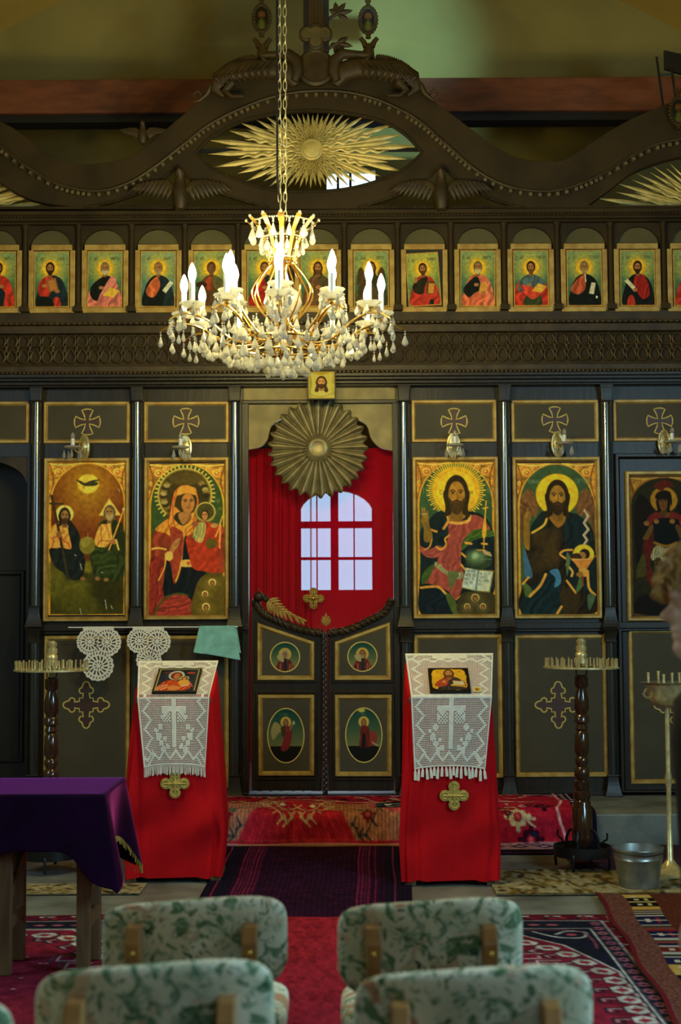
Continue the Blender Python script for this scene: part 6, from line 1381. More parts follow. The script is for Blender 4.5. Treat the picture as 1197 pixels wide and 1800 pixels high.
# front drop: medallions on striped ground
c.rect(120, 52, 320, 98, (150, 84, 62))
for k in range(66): c.rect(121 + 3 * k, 52, 122 + 3 * k, 98, (176, 140, 118), a=.6)
for cx0 in (132, 224, 316):
    if cx0 == 224:
        c.poly([(178, 98), (196, 66), (216, 53), (232, 53), (252, 66), (270, 98)], (168, 22, 44), smooth=False)
        for k in range(14): c.line([(180 + k * 7, 98), (200 + k * 3.4, 60)], .5, (190, 60, 70), a=.6)
    else:
        c.ell(cx0, 60, 33, 22, (176, 60, 66)); c.ell(cx0, 58, 29, 18, (20, 24, 46))
        for k in range(7): a = -.3 + k * .6; c.ell(cx0 + 19 * math.cos(a), 60 + 11 * math.sin(a), 3, 2.2, ((186, 176, 150), (170, 50, 60), (120, 130, 120))[k % 3]); c.line([(cx0, 58), (cx0 + 17 * math.cos(a), 60 + 10 * math.sin(a))], .8, (150, 140, 110))
        c.ell(cx0, 58, 8, 5, (186, 174, 150)); c.ell(cx0, 58, 4, 2.6, (150, 34, 50)); c.poly([(cx0, 70), (cx0 + 4, 76), (cx0, 84), (cx0 - 4, 76)], IV, smooth=False)
def vine(x0_, y0_, sx, n_, col=IV):
    for k in range(n_):
        t = k / (n_ - 1); x = x0_ + sx * 26 * t; y = y0_ + 10 * math.sin(t * 5) - 6 * t
        c.line([(x, y), (x + sx * 3, y - 4.5)], 1.1, col); c.line([(x, y), (x + sx * 4, y + 3.5)], 1.1, col); c.ell(x, y, 1.3, 1.0, col)
        if k: c.line([(px_, py_), (x, y)], .9, col)
        px_, py_ = x, y
for x0_, y0_, sx in ((224, 78, 1), (224, 78, -1), (224, 64, 1), (224, 64, -1), (60, 28, 1), (170, 30, -1), (176, 28, 1), (300, 34, -1), (310, 26, 1), (360, 86, 1), (350, 70, 1), (30, 80, 1), (90, 74, -1)): vine(x0_, y0_, sx, 8)
for x0_, sx in ((180, -1), (268, 1)): vine(x0_, 70, sx, 6, (40, 84, 74)); vine(x0_, 88, sx, 6, (30, 50, 60))
for x in (168, 280): flower(x, 82, 5, (110, 14, 34))
for x in (212, 236): c.poly([(x, 57), (x + 3, 60), (x, 63), (x - 3, 60)], (176, 180, 160), smooth=False)
# right end border
c.rect(444, 0, 460, 130, N); c.line([(441, 0), (441, 40), (436, 60), (430, 80), (436, 100), (441, 130)], 2.2, (190, 140, 150), smooth=True); c.line([(452, 0), (452, 130)], 1.2, (190, 140, 150))
for k in range(22): c.ell(447, 4 + 6 * k, 2, 1.4, (180, 150, 160))
c.rect(10, 100, 460, 117, (140, 100, 118), a=.6)
for k in range(24): c.poly([(10 + 19 * k, 108), (18 + 19 * k, 102), (26 + 19 * k, 108), (18 + 19 * k, 114)], (30, 30, 70), smooth=False); c.ell(18 + 19 * k, 108, 3, 2, (190, 120, 140))
xa, xb = onz(40, 1425, .2).x, onz(1040, 1425, .2).x
prof = cat([(-.06, .212), (-.30, .214), (-.50, .228), (-.62, .232), (-.72, .214), (-.84, .216), (-.915, .196), (-.935, .12), (-.945, .04), (-.99, .014), (-1.10, .012), (-1.26, .012)], 6)
PA = np.array(prof); dl = np.r_[0, np.cumsum(np.hypot(*np.diff(PA, axis=0).T))]; dl /= dl[-1]
def fn(U, V):
    s_ = V ** 1.0; Yv = np.interp(s_, dl, PA[:, 0]); Zv = np.interp(s_, dl, PA[:, 1]); mid = np.clip(1 - np.abs(U - .50) / .17, 0, 1)
    top = np.clip((Zv - .19) / .02, 0, 1); Zv = Zv + top * (.012 * np.sin(U * 23 + V * 9) * np.clip(V * 4, 0, 1) * (V < .6) + .004)
    under = ((U > .30) & (U < .68)) & (V > .80)
    Yv = np.where(under, np.maximum(Yv, -.985 + .0 * Yv), Yv); Yv = Yv - .010 * np.sin(U * 31 + 1) * np.clip((.2 - Zv) / .1, 0, 1) * (Zv > .03)
    return xa + (xb - xa) * U + .05 * (V > .5) * 0, Yv, Zv
info(grid('step_rug', 560, 150, lambda U, V: fn(U, V), None, None), 'long red flowered rug draped over the stone step before the middle doors', 'rug')
o = bpy.data.objects['step_rug']; me = o.data; me.materials.clear(); me.materials.append(M['rug'])
cc_ = Cv(0, 0, 460, 130, 560); ys = np.linspace(0, c.C.shape[0] - 1, 151); cl = boost(c.speck(.15, 4, .12), 1.1).cols()[np.round(ys).astype(int)]
at_ = me.color_attributes.new('Col', 'FLOAT_COLOR', 'POINT'); ca = np.ones((len(me.vertices), 4), np.float32); ca[:, :3] = cl.reshape(-1, 3); at_.data.foreach_set('color', ca.ravel())
s_ = o.modifiers.new('thickness', 'SOLIDIFY'); s_.thickness = .006; s_.offset = 1
# wooden strip at the foot of the step
b = MB(); p0, p1 = onfloor(418, 1487), onfloor(722, 1487); b.box(p0.x, p1.x, -.998, -.972, 0.0, .03); info(b.build('wooden_threshold_strip', pm('orange_wood', (.50, .20, .09), .5, var=.3, scale=3), bevel=.002), 'narrow orange wooden strip between the step rug and the purple runner', 'strip')
# mottled beige mats
def mottled(seed, nx=260, W=200, H=26):
    c = Cv(0, 0, W, H, nx, bg=(150, 140, 104), seed=seed); rnd = random.Random(seed)
    for k in range(420):
        x, y = rnd.uniform(0, W), rnd.uniform(0, H); c.ell(x, y, rnd.uniform(.8, 3.2), rnd.uniform(.5, 1.4), rnd.choice(((44, 36, 20), (96, 70, 24), (70, 60, 40), (170, 164, 140), (120, 96, 40))), a=.85, rot=rnd.uniform(-.8, .8))
    c.rect(0, H - .8, W, H, (30, 26, 18)); return c.speck(.1, 4, .1)
a, b_ = onfloor(874, 1576), onfloor(1260, 1530); rug('mottled_mat', mottled(81), a.x, 2.9, a.y, onfloor(900, 1531).y, 0.0, 'beige and brown mottled mat under the candle stand and the bucket', cat_='mat', wav=.001)
a = onfloor(245, 1574); rug('mottled_mat', mottled(82), -3.1, a.x, a.y, onfloor(100, 1556).y, 0.0, 'narrow beige and brown mottled mat seen between the table legs at left', cat_='mat', wav=.001)
# dusty violet mat by the step
c = Cv(0, 0, 100, 30, 160, bg=(84, 50, 66), seed=83); rnd = random.Random(2)
for k in range(500): c.ell(rnd.uniform(0, 100), rnd.uniform(0, 30), .5, .25, rnd.choice(((120, 84, 100), (50, 30, 44))))
a = onfloor(1000, 1532); rug('violet_mat', boost(c.speck(.1, 4, .2), .9), a.x + .05, 3.2, a.y - .0, -.95, 0.0, 'dusty violet speckled mat between the stone step and the mottled mat', cat_='mat', wav=.001)
# rust rug with a woven stripe
c = Cv(0, 0, 100, 190, 420, bg=(92, 42, 26), seed=84); rnd = random.Random(5); h, w_ = c.X.shape
c.speck(.2, 3, .35); c.mix(((c.X < 9) & (vnoise(h, w_, 1.5, 4) > .45)).astype(float), (140, 100, 100), .55); c.rect(0, 0, 1.3, 190, (112, 20, 30))
y = 2
seqs = [((190, 160, 70), 6), ((20, 16, 18), 6), ((190, 170, 90), 2), ((20, 16, 18), 7), ((190, 150, 60), 5), ((110, 60, 30), 2), ((150, 150, 140), 1.6), ((20, 16, 18), 1.6), ((170, 160, 140), 1.6), ((60, 30, 30), 2), ((180, 180, 170), 1.8), ((24, 26, 70), 12), ((140, 130, 120), 2), ((60, 50, 40), 2), ((120, 60, 50), 3), ((150, 20, 30), 2), ((24, 26, 70), 9), ((170, 170, 160), 3), ((60, 50, 40), 1.6), ((150, 60, 50), 2), ((24, 26, 60), 3), ((170, 170, 160), 2), ((110, 30, 24), 6), ((170, 170, 160), 3), ((20, 16, 18), 2), ((140, 140, 130), 2), ((24, 26, 70), 8), ((190, 150, 60), 6)]
for _r in range(2):
    for col, hh in seqs:
        c.rect(9, y, 18.5, y + hh, col)
        if hh > 5: c.rect(11.5, y + hh * .3, 13.2, y + hh * .7, (190, 180, 160)); c.rect(15, y + hh * .2, 16.4, y + hh * .8, (150, 30, 30) if hh > 8 else (190, 170, 100)); 
        if hh > 8: c.rect(9, y + hh * .45, 18.5, y + hh * .55, (180, 180, 170))
        y += hh
a, b_ = onfloor(1046, 1578), onfloor(1176, 1792)
L0 = onfloor(1046, 1578); L1 = onfloor(1176, 1792)
def fn(U, V): return L0.x + (L1.x - L0.x) * V * 1.25 + 1.5 * U + .01 * np.sin(V * 20), L0.y + (L1.y - L0.y) * 1.25 * V, .016 + .004 * np.sin(U * 7) * np.sin(V * 9) + .012 * np.exp(-U * 40)
info(grid('rust_rug', c.nx, c.ny, fn, boost(c, .95).cols(), M['rug'], thick=.008), 'rust brown rug with a multicoloured woven stripe at the right edge', 'rug')
# ================================================================== DRAPED LECTERNS
def lectern(px, ybot, ytopf, ytopb, wt, wb, side, labs, seed, cross_px, lace_px, fringe):
    """px: centre px at front; wt/wb top and bottom widths in px"""
    F = onz(px, ybot, 0); yf = F.y + .02; d = yf + 10.2; k = d / FPX; Xc = F.x
    dep = .33; zf = at(px, ytopf, yf).z; zb = at(px, ytopb, yf + dep).z; W = wt * k; WB = wb * k
    sl = (zb - zf) / dep
    root = empty('lectern', (Xc, yf + dep / 2, 0), labs[0], 'lectern')
    for sx in (-1, 1):
        for sy in (0, 1):
            m = MB(); x = Xc + sx * (W / 2 - .07); y = yf + .08 + sy * (dep - .16); m.box(x - .02, x + .02, y - .02, y + .02, 0.0, zf - .045 + (.08 + sy * (dep - .16)) * sl); m.build('leg', M['oldwood'], root, bevel=.003)
            m = MB(); m.box(Xc + sx * (WB / 2 - .05) - .03, Xc + sx * (WB / 2 - .05) + .03, yf - .0, yf + dep, 0.0, .035)
        m.build('foot', M['oldwood'], root, bevel=.004)
    m = MB(); t_ = .02; m.add([(Xc + sx * (W / 2 - .01), yf + .01 + v * (dep - .02), zf - .012 + v * (dep) * sl - u * t_) for u in (0, 1) for sx in (-1, 1) for v in (0, 1)], [(0, 1, 3, 2), (4, 6, 7, 5), (0, 4, 5, 1), (2, 3, 7, 6), (0, 2, 6, 4), (1, 5, 7, 3)]); m.build('desk_top', M['oldwood'], root)
    # cover
    n, nv = 120, 64
    def rr(w_, d_, s):           # rounded rectangle perimeter point and normal
        a = s * 2 * PI; e = .28; c_, s_ = np.cos(a), np.sin(a)
        return np.sign(c_) * np.abs(c_) ** e * w_ / 2, np.sign(s_) * np.abs(s_) ** e * d_ / 2
    def fn(U, V):
        U = U + .125
        cap = .16; t = np.clip(V / cap, 0, 1); g = np.clip((V - cap) / (1 - cap), 0, 1)
        w_ = (W + (WB - W) * (np.minimum(1, g * 1.35) ** .8 - .35 * np.clip((g - .8) / .2, 0, 1))) * t + 1e-4; dd = (dep + .05 * g) * t + 1e-4
        x, y = rr(w_, dd, U); yc = yf + dep / 2
        ztop = zf + (y + dep / 2) * sl; zfull = ztop * (1 - g) + .03 * g
        rn = np.random.RandomState(seed); fo = 0
        for q in range(5): fr_ = rn.randint(3, 15); fo = fo + np.sin(U * 2 * PI * fr_ + rn.rand() * 6 + g * (rn.rand() - .5) * 7) * rn.rand()
        fo = fo * .017 * g ** 1.0 * (1 - .35 * g)
        nx_, ny_ = x / (w_ / 2), y / (dd / 2 + 1e-5)
        front = np.clip(-ny_, 0, 1) ** 3 * (np.abs(nx_) < .9)
        swag = (.35 + side) * .030 * np.exp(-((g - .72) / .13) ** 2) * np.sin((x / W * 5 + g * 9)) * front
        return Xc + x + nx_ * fo, yc + y + ny_ * fo + .0 - swag, zfull + .004 * np.sin(x * 60) * (g > .97)
    cv_ = grid('lectern_cover', n, nv, fn, mat=M['red']); info(cv_, labs[1], 'cloth')
    def yfront(z):
        g = np.clip((zf - z) / (zf - .03), 0, 1); return yf - .025 * g
    gold_cross('gold_cross_applique', at(cross_px[0], cross_px[1], yf - .02).x, float(yfront(at(cross_px[0], cross_px[1], yf).z)) - .016, at(cross_px[0], cross_px[1], yf - .02).z, 25 * k, cv_, mat='gilt2')
    # crochet runner with true holes
    (la, lb, lc_, ld, ltop, lbot) = lace_px          # back x0,x1 ; bottom x0,x1 ; top y, bottom y
    S1 = math.hypot(dep, zb - zf); zl = at(px, lbot, yf - .03).z; S2 = zf - zl; cw = .0098; NC = int(round((lb - la) * (d + dep) / FPX / cw)); NR1 = int(S1 / cw); NR2 = int(S2 / cw); NR = NR1 + NR2
    hole = np.ones((NR, NC), bool); ii, jj = np.meshgrid(np.arange(NR), np.arange(NC), indexing='ij'); mid = (NC - 1) / 2
    r2 = ii - NR1; dj = np.abs(jj - mid)
    zz = np.abs(((ii * 1.0) % 10) - 5); edge = NC / 2 - dj
    hole[(np.abs(edge - 3 - zz) < 1.3)] = False; hole[edge < 1.2] = False
    hole[(dj < 1.6) & (r2 > 0) & (r2 < NR2 * .72)] = False; hole[(np.abs(r2 - NR2 * .12 - 1.5) < 1.2) & (dj < NC * .17)] = False
    for (u, v, ra) in ((.20, .42, 1.8), (.24, .56, 2.2), (.20, .66, 1.8), (.14, .60, 1.4), (.27, .47, 1.3), (.11, .72, 1.6), (.17, .76, 2.0), (.12, .22, 1.5), (.16, .28, 1.5)): hole[((dj - u * NC) ** 2 + (r2 - v * NR2) ** 2) < ra ** 2] = False
    zz2 = np.abs(((jj + 2) % 9) - 4.5); hole[(np.abs(NR2 - r2 - 4 - zz2) < 1.2)] = False; hole[(np.abs(NR2 - r2 - 1) < 1)] = False
    hole[((ii + jj) % 2 == 0) & (dj < NC * .17) & (r2 > NR2 * .16) & (r2 < NR2 * .36) & (dj > 2)] = False
    hole[(ii < 2)] = False; hole[(np.abs(ii - 5 - zz2 * .6) < 1.1) & (ii < NR1 * .5)] = False; hole[(np.abs(ii - NR1) < 1)] = False; hole[(dj < NC * .2) & (ii > 1) & (ii < 5)] = False
    mk_ = np.ones((NR * 3, NC * 3), bool)
    for a_ in (1, 2):
        for b2 in (1, 2): mk_[a_::3, b2::3] = ~hole
    xa0, xb0 = at(la, ltop, yf + dep).x, at(lb, ltop, yf + dep).x; xc0, xd0 = at(lc_, lbot, yf - .03).x, at(ld, lbot, yf - .03).x; fr1 = S1 / (S1 + S2)
    def fl(U, V):
        t = np.clip(V / fr1, 0, 1); g = np.clip((V - fr1) / (1 - fr1), 0, 1)
        xl = xa0 + (xc0 - xa0) * (V); xr = xb0 + (xd0 - xb0) * V
        x = xl + (xr - xl) * U; wv = .010 * g * (np.cos((U - .5) * 2 * PI * 1.5) - .2) + .004 * np.sin(U * 25 + V * 3) * g
        zz_ = np.where(V < fr1, zb + (zf - zb) * t, zf - S2 * g * (1 + .05 * (np.abs(U - .5) * 2) ** 2)); yy = np.where(V < fr1, yf + dep * (1 - t), yf - .022 * g - .012) - wv
        return x, yy, zz_ + .011 * (V < fr1) + .004
    lc = grid('crochet_runner', NC * 3, NR * 3, fl, mat=M['ivory'], mask=mk_, thick=.0016); info(lc, labs[2], 'lace cloth')
    def lp(u, v):
        a_, b_, c__ = fl(np.array([[u]]), np.array([[v]])); return Vector((float(a_[0, 0]), float(b_[0, 0]), float(c__[0, 0])))
    if fringe == 'tassel':
        for j in range(19):
            p_ = lp(.015 + .97 * j / 18, 1.0); m = MB(); ln = .058 + .010 * math.sin(j * 2.3); dx = .006 * math.sin(j * 5)
            m.tube([p_, p_ + Vector((dx * .3, -.003, -ln * .3)), p_ + Vector((dx, -.004, -ln))], [.003, .0075, .0085], 7, squash=.6); m.build('tassel', M['ivory'], lc, smooth=True)
    else:
        m = MB(); rn = random.Random(5)
        for j in range(74):
            p_ = lp(.005 + .99 * j / 73, 1.0); ln = .045 + .012 * rn.random(); m.tube([p_, p_ + Vector((rn.uniform(-.004, .004), -.003, -ln))], [.0016, .0022], 5)
        f_ = m.build('fringe', M['ivory'], lc); f_['kind'] = 'stuff'
    def on_slope(xp, s, off):     # s metres up the slope from the front edge
        nrm = Vector((0, -sl, 1)).normalized(); base = Vector((xp, yf, zf + .016)) + Vector((0, 1, sl)).normalized() * s; return base + nrm * off
    return dict(yf=yf, zf=zf, k=k, on=on_slope, Xc=Xc, dep=dep, S1=S1)
M['gilt2'] = pm('gold_thread', (0.62, 0.44, 0.09), 0.5, metal=.3, var=.3, scale=60, bump=.3, bscale=300)
LA = lectern(303, 1553, 1226, 1166, 138, 178, 1.0, ('wooden lectern hidden under a red cloth, beside the purple covered table', 'red cloth with a gold cross draped over the left lectern', 'ivory crochet runner with thin thread fringe on the left lectern'), 5, (308, 1377), (243, 384, 253, 361, 1166, 1345), 'thread')
LB = lectern(794, 1559, 1225, 1153, 148, 172, .3, ('wooden lectern hidden under a red cloth, beside the tall candle stand', 'red cloth with a gold cross draped over the right lectern', 'ivory crochet runner with thick tassels on the right lectern'), 11, (798, 1398), (712, 867, 728, 853, 1153, 1348), 'tassel')
def slope_board(L, x0p, x1p, s0, s1, canvas, label, border, shear=0.0, cat_='icon', th=.016):
    yf = L['yf']; X0, X1 = at(x0p, 1226, yf).x, at(x1p, 1226, yf).x; root = empty('lectern_icon', tuple(L['on']((X0 + X1) / 2, (s0 + s1) / 2, 0)), label, cat_)
    m = MB(); c8 = [L['on'](x + (shear if s == s1 else 0), s, o) for o in (0.001, th) for s in (s0, s1) for x in (X0, X1)]; m.add(c8, [(0, 1, 3, 2), (4, 6, 7, 5), (0, 4, 5, 1), (2, 3, 7, 6), (0, 2, 6, 4), (1, 5, 7, 3)]); m.build('board', M['dark'], root)
    bx, bs = border
    def fn(U, V):
        S = s1 - bs + (s0 + bs - s1 + bs) * V; X = X0 + bx + (X1 - X0 - 2 * bx) * U + shear * (S - s0) / (s1 - s0); nrm = Vector((0, -(L['on'](0, 1, 0).z - L['on'](0, 0, 0).z), (L['on'](0, 1, 0).y - L['on'](0, 0, 0).y))).normalized()
        o = L['on'](0, 0, th + .001); dv = L['on'](0, 1, 0) - L['on'](0, 0, 0); return X, o.y + dv.y * S, o.z + dv.z * S
    grid('painted_face', canvas.nx, canvas.ny, fn, canvas.cols(), M['icon'], root); return root
c = Cv(0, 0, 110, 120, 84, bg=(30, 36, 46), seed=91); c.speck(.3, 10, .1)
for k in range(9): c.line([(10 + k * 3, 20 + k * 9), (30 + k * 2, 14 + k * 9)], 1.6, (110, 110, 110), a=.5); c.line([(84, 20 + k * 9), (104, 16 + k * 9)], 1.6, (110, 100, 90), a=.5)
c.ell(88, 22, 12, 6, (150, 60, 30)); c.ell(24, 20, 12, 5, (90, 40, 40)); c.ell(50, 36, 22, 26, (176, 178, 160)); c.ell(50, 38, 16, 20, (120, 36, 20)); face(c, 51, 40, 20, 30, (180, 110, 60), (120, 40, 24), turn=.3, veil=True)
c.poly([(4, 118), (12, 84), (30, 62), (50, 66), (80, 70), (96, 96), (84, 118)], (176, 66, 30), fold=(.7, 12, .3)); c.poly([(2, 118), (10, 92), (30, 84), (34, 100), (20, 118)], (190, 110, 70), fold=(.7, 8, .3)); c.poly([(34, 100), (50, 92), (70, 104), (60, 118), (40, 118)], (196, 120, 60)); c.ell(74, 52, 12, 13, (190, 176, 120)); face(c, 74, 54, 12, 17, (190, 120, 64), (60, 30, 16)); c.poly([(62, 64), (84, 62), (92, 84), (74, 92), (62, 84)], (206, 150, 60)); c.line([(70, 96), (88, 90)], 5, (190, 186, 170)); c.line([(90, 74), (100, 96)], 4, (200, 90, 100))
for p_ in ([(1.5, 0), (1.5, 120)], [(108, 0), (108, 120)], [(0, 2), (110, 2)]): c.line(p_, 4, (156, 140, 70))
slope_board(LA, 267, 345, .004, .262, c, 'black framed icon of a woman with child lying on the left crochet runner', (.010, .012), shear=.012)
c = Cv(0, 0, 120, 120, 90, bg=(20, 14, 8), seed=92); rn = random.Random(4)
pts = []
for k in range(40):
    a = 2 * PI * k / 40; e = (abs(math.cos(a)) ** 6 + abs(math.sin(a)) ** 6) ** (-1 / 6); pts.append((60 + 54 * e * math.cos(a) * rn.uniform(.94, 1.0), 60 + 56 * e * math.sin(a) * rn.uniform(.94, 1.0)))
c.poly(pts, (216, 156, 10)); c.speck(.06, 10, .04)
c.ell(60, 28, 26, 30, (150, 110, 10), r_in=.97, a=.6); c.text(22, 16, 7, 'ІС', (150, 60, 20)); c.text(90, 16, 7, 'ХС', (150, 60, 20))
c.poly([(14, 92), (22, 72), (40, 54), (56, 46), (66, 46), (80, 60), (70, 84), (50, 96), (30, 98)], (170, 54, 24), fold=(.7, 9, .25)); c.poly([(62, 46), (78, 48), (92, 58), (96, 72), (80, 76), (62, 92), (100, 100), (108, 112), (30, 114), (26, 100), (50, 92), (58, 70)], (52, 44, 40), fold=(.5, 9, .35)); c.poly([(56, 42), (66, 42), (66, 52), (56, 52)], (160, 100, 50)); face(c, 60, 30, 23, 34, (186, 120, 60), (96, 44, 16), beard=(110, 54, 22)); c.ell(44, 72, 6, 8, (190, 120, 60))
c.poly([(68, 64), (104, 68), (110, 94), (72, 92)], (150, 30, 20), smooth=False); c.poly([(70, 66), (88, 69), (90, 91), (72, 90)], (196, 176, 120), smooth=False); c.poly([(88, 69), (102, 69), (106, 90), (90, 91)], (206, 184, 126), smooth=False)
slope_board(LB, 756, 828, .004, .225, boost(c, 1.0), 'yellow icon of a bearded man with book lying on the right crochet runner', (.003, .003))
c = Cv(0, 0, 60, 60, 20, bg=(210, 206, 190), seed=93); c.rect(8, 8, 52, 52, (210, 170, 30)); c.ell(28, 30, 12, 16, (180, 70, 30)); c.ell(36, 26, 9, 9, (110, 140, 50))
o = slope_board(LB, 832, 848, .012, .062, c, 'tiny paper card with yellow picture beside the icon on the right lectern', (.0005, .0005), cat_='card', th=.003); o.name = 'paper_card'

# ================================================================== CANDLE STANDS
def candle_stand():
    root = empty('candle_stand', (0, 0, 0), None, 'candle stand', 'tall turned candle stands'); k = 1 / 306.0
    def z(y): return 1.55 - (y - 1065) * k
    def L(name, pr, mat, par=root, n=24): m = MB(); m.lathe([(r * k, z(y)) for y, r in pr], (0, 0, 0), n); return m.build(name, M[mat], par, smooth=True, local=True, ang=50)
    L('brass_finial', [(1175, 13), (1166, 13), (1165, 10), (1160, 11), (1156, 10), (1155, 8), (1151, 10), (1144, 10), (1143, 7), (1139, 9), (1133, 9), (1132, 6), (1130, 6)], 'brass')
    L('turned_post', [(1500, 15), (1490, 18), (1434, 18), (1430, 15), (1424, 16), (1420, 13), (1414, 16), (1405, 16), (1402, 12), (1396, 15), (1386, 15), (1383, 10), (1376, 14), (1364, 13), (1360, 9), (1352, 12), (1346, 12), (1342, 9), (1334, 13), (1302, 12), (1297, 9), (1292, 12), (1284, 9), (1281, 13), (1270, 13), (1266, 9), (1258, 13), (1240, 13), (1226, 10), (1220, 8), (1216, 12), (1198, 12)], 'turned')
    m = MB(); rr_ = .215; m.lathe([(rr_ - .02, z(1184)), (rr_ + .008, z(1184)), (rr_ + .008, z(1181)), (rr_ - .02, z(1181))], (0, 0, 0), 48); 
    for a in (0, PI / 2, PI / 4 * 3, PI / 4): m.beam((-rr_ * math.cos(a), -rr_ * math.sin(a), z(1183)), (rr_ * math.cos(a), rr_ * math.sin(a), z(1183)), .012, .006)
    m.lathe([(.11, z(1183.4)), (.125, z(1183.4)), (.125, z(1181)), (.11, z(1181))], (0, 0, 0), 32)
    tr = m.build('tray_ring', M['brass'], root, local=True)
    m = MB()
    for s_ in (-1, 1): m.tube([(s_ * .035, 0, z(1184)), (s_ * .033, 0, z(1196)), (0, 0, z(1198))], .004, 6)
    m.build('tray_bracket', M['iron'], root, local=True)
    me = MB().lathe([(.0055, 0), (.0055, .048), (.0065, .05), (.0045, .05), (.004, .02)], (0, 0, 0), 8).mesh('candle_cup', True); me.materials.append(M['brass'])
    for (r_, n_) in ((rr_ - .006, 30), (.118, 14)):
        for j in range(n_):
            a = 2 * PI * j / n_; o = bpy.data.objects.new('candle_cup', me); COL.objects.link(o); o.parent = tr; o.location = (r_ * math.cos(a), r_ * math.sin(a), z(1181)); o.rotation_euler = (random.uniform(-.05, .05), random.uniform(-.05, .05), 0)
    m = MB(); m.lathe([(.160, .075), (.168, .07), (.168, .130), (.160, .130), (.150, .09)], (0, 0, 0), 40); m.build('base_ring', M['iron'], root, smooth=True, local=True)
    for j in range(4):
        a = PI / 4 + j * PI / 2; c_, s_ = math.cos(a), math.sin(a); m = MB(); m.tube([(r * c_, r * s_, zz) for r, zz in cat([(.02, .20), (.07, .215), (.095, .17), (.10, .12), (.155, .10), (.165, .05), (.16, .0)], 4)], .009, 8)
        m.tube([(r * c_, r * s_, zz) for r, zz in cat([(.10, .12), (.13, .16), (.15, .175), (.15, .21)], 4)], .006, 6); m.build('scroll_leg', M['iron'], root, smooth=True, local=True)
    m = MB(); m.lathe([(.05, .19), (.055, .15), (.03, .13)], (0, 0, 0), 16); m.build('socket', M['iron'], root, smooth=True, local=True)
    return root
cs = candle_stand(); p = onz(1033, 1529, 0); cs.location = (at(1020, 1300, p.y).x, p.y, .014); cs['label'] = 'tall turned wooden candle stand with brass tray, right of the right lectern'; cs.rotation_euler = (0, .012, .3)
c2_ = copy_tree(cs); c2_.location = (at(90, 1300, -1.72).x, -1.72, .014); c2_.rotation_euler = (0, 0, .8); c2_['label'] = 'tall turned wooden candle stand with brass tray, behind the purple covered table'
# brass candle bowl stand at the right edge
p = onz(1196, 1541, 0); Y = p.y; k = (Y + 10.2) / FPX; X = at(1172, 1220, Y).x; z0 = at(1172, 1200, Y).z
bs_ = empty('brass_candle_bowl', (X, Y, 0.012), 'brass candle bowl on a slender stand, partly hidden by the person at right', 'candle holder')
m = MB(); m.lathe([(46 * k, z0), (48 * k, z0 + .004), (30 * k, z0 + .006), (.001, z0 + .006)], (X, Y, 0), 32); m.build('drip_plate', M['zinc'], bs_, smooth=True)
m = MB(); m.lathe([(6 * k, z0 - .14), (22 * k, z0 - .13), (32 * k, z0 - .09), (34 * k, z0 - .03), (38 * k, z0 - .01), (38 * k, z0)], (X, Y, 0), 32); m.build('bowl', M['brass'], bs_, smooth=True)
for (dx, dy, h) in ((-33, -.02, .055), (-12, .03, .06), (-8, -.05, .045), (10, .0, .05), (24, .02, .05)): m = MB(); m.lathe([(.008, z0), (.008, z0 + h), (.010, z0 + h), (.010, z0 + h + .006), (.006, z0 + h + .006)], (X + dx * k, Y + dy, 0), 12); m.build('candle_cup', M['brass'], bs_, smooth=True)
for s_ in (-1, 1): m = MB(); m.tube([(X + s_ * (34 * k + .018 + (.020 + .012 * (t / 20)) * math.cos(t * .5) - .02), Y - .03, z0 - .055 + (.020 + .012 * (t / 20)) * math.sin(t * .5)) for t in range(26)], .0022, 6); m.build('wire_scroll', M['brass'], bs_, smooth=True)
m = MB(); m.lathe([(.12, .012), (.12, .03), (.05, .06), (.018, .10), (.014, .5), (.022, .55), (.014, .6), (.014, z0 - .14)], (X, Y, 0), 24); m.build('stem', M['brass'], bs_, smooth=True)

# ================================================================== BUCKET
p = onz(1129, 1566, 0); Xb = p.x; Yb = p.y + .09; kb = (Yb + 10.2) / FPX; h = .27
zt = at(1129, 1489, Yb).z; m = MB(); rt, rb = 43.5 * kb, 33.5 * kb; z_ = .012
m.lathe([(.001, z_ + .012), (rb - .003, z_ + .012), (rt - .004, zt), (rt + .004, zt), (rt + .005, zt - .006), (rt, zt - .01), (rt - .006, zt - .055), (rt - .003, zt - .058), (rt - .007, zt - .062), (rb + .002, z_ + .02), (rb + .002, z_), (.001, z_)], (Xb, Yb, 0), 40)
bk = empty('bucket', (Xb, Yb, z_), 'galvanised metal bucket standing on the mottled mat', 'bucket'); m.build('pail', M['zinc'], bk, smooth=True, ang=60)
m = MB(); m.tube([(Xb - rt - .004, Yb, zt - .012)] + [(Xb + (rt + .006) * math.cos(PI - t), Yb - .01 - (rt + .006) * math.sin(t) * .98, zt - .012 - .010 * math.sin(t)) for t in np.linspace(.1, PI - .1, 24)] + [(Xb + rt + .004, Yb, zt - .012)], .0028, 6); m.build('handle', M['iron'], bk, smooth=True)

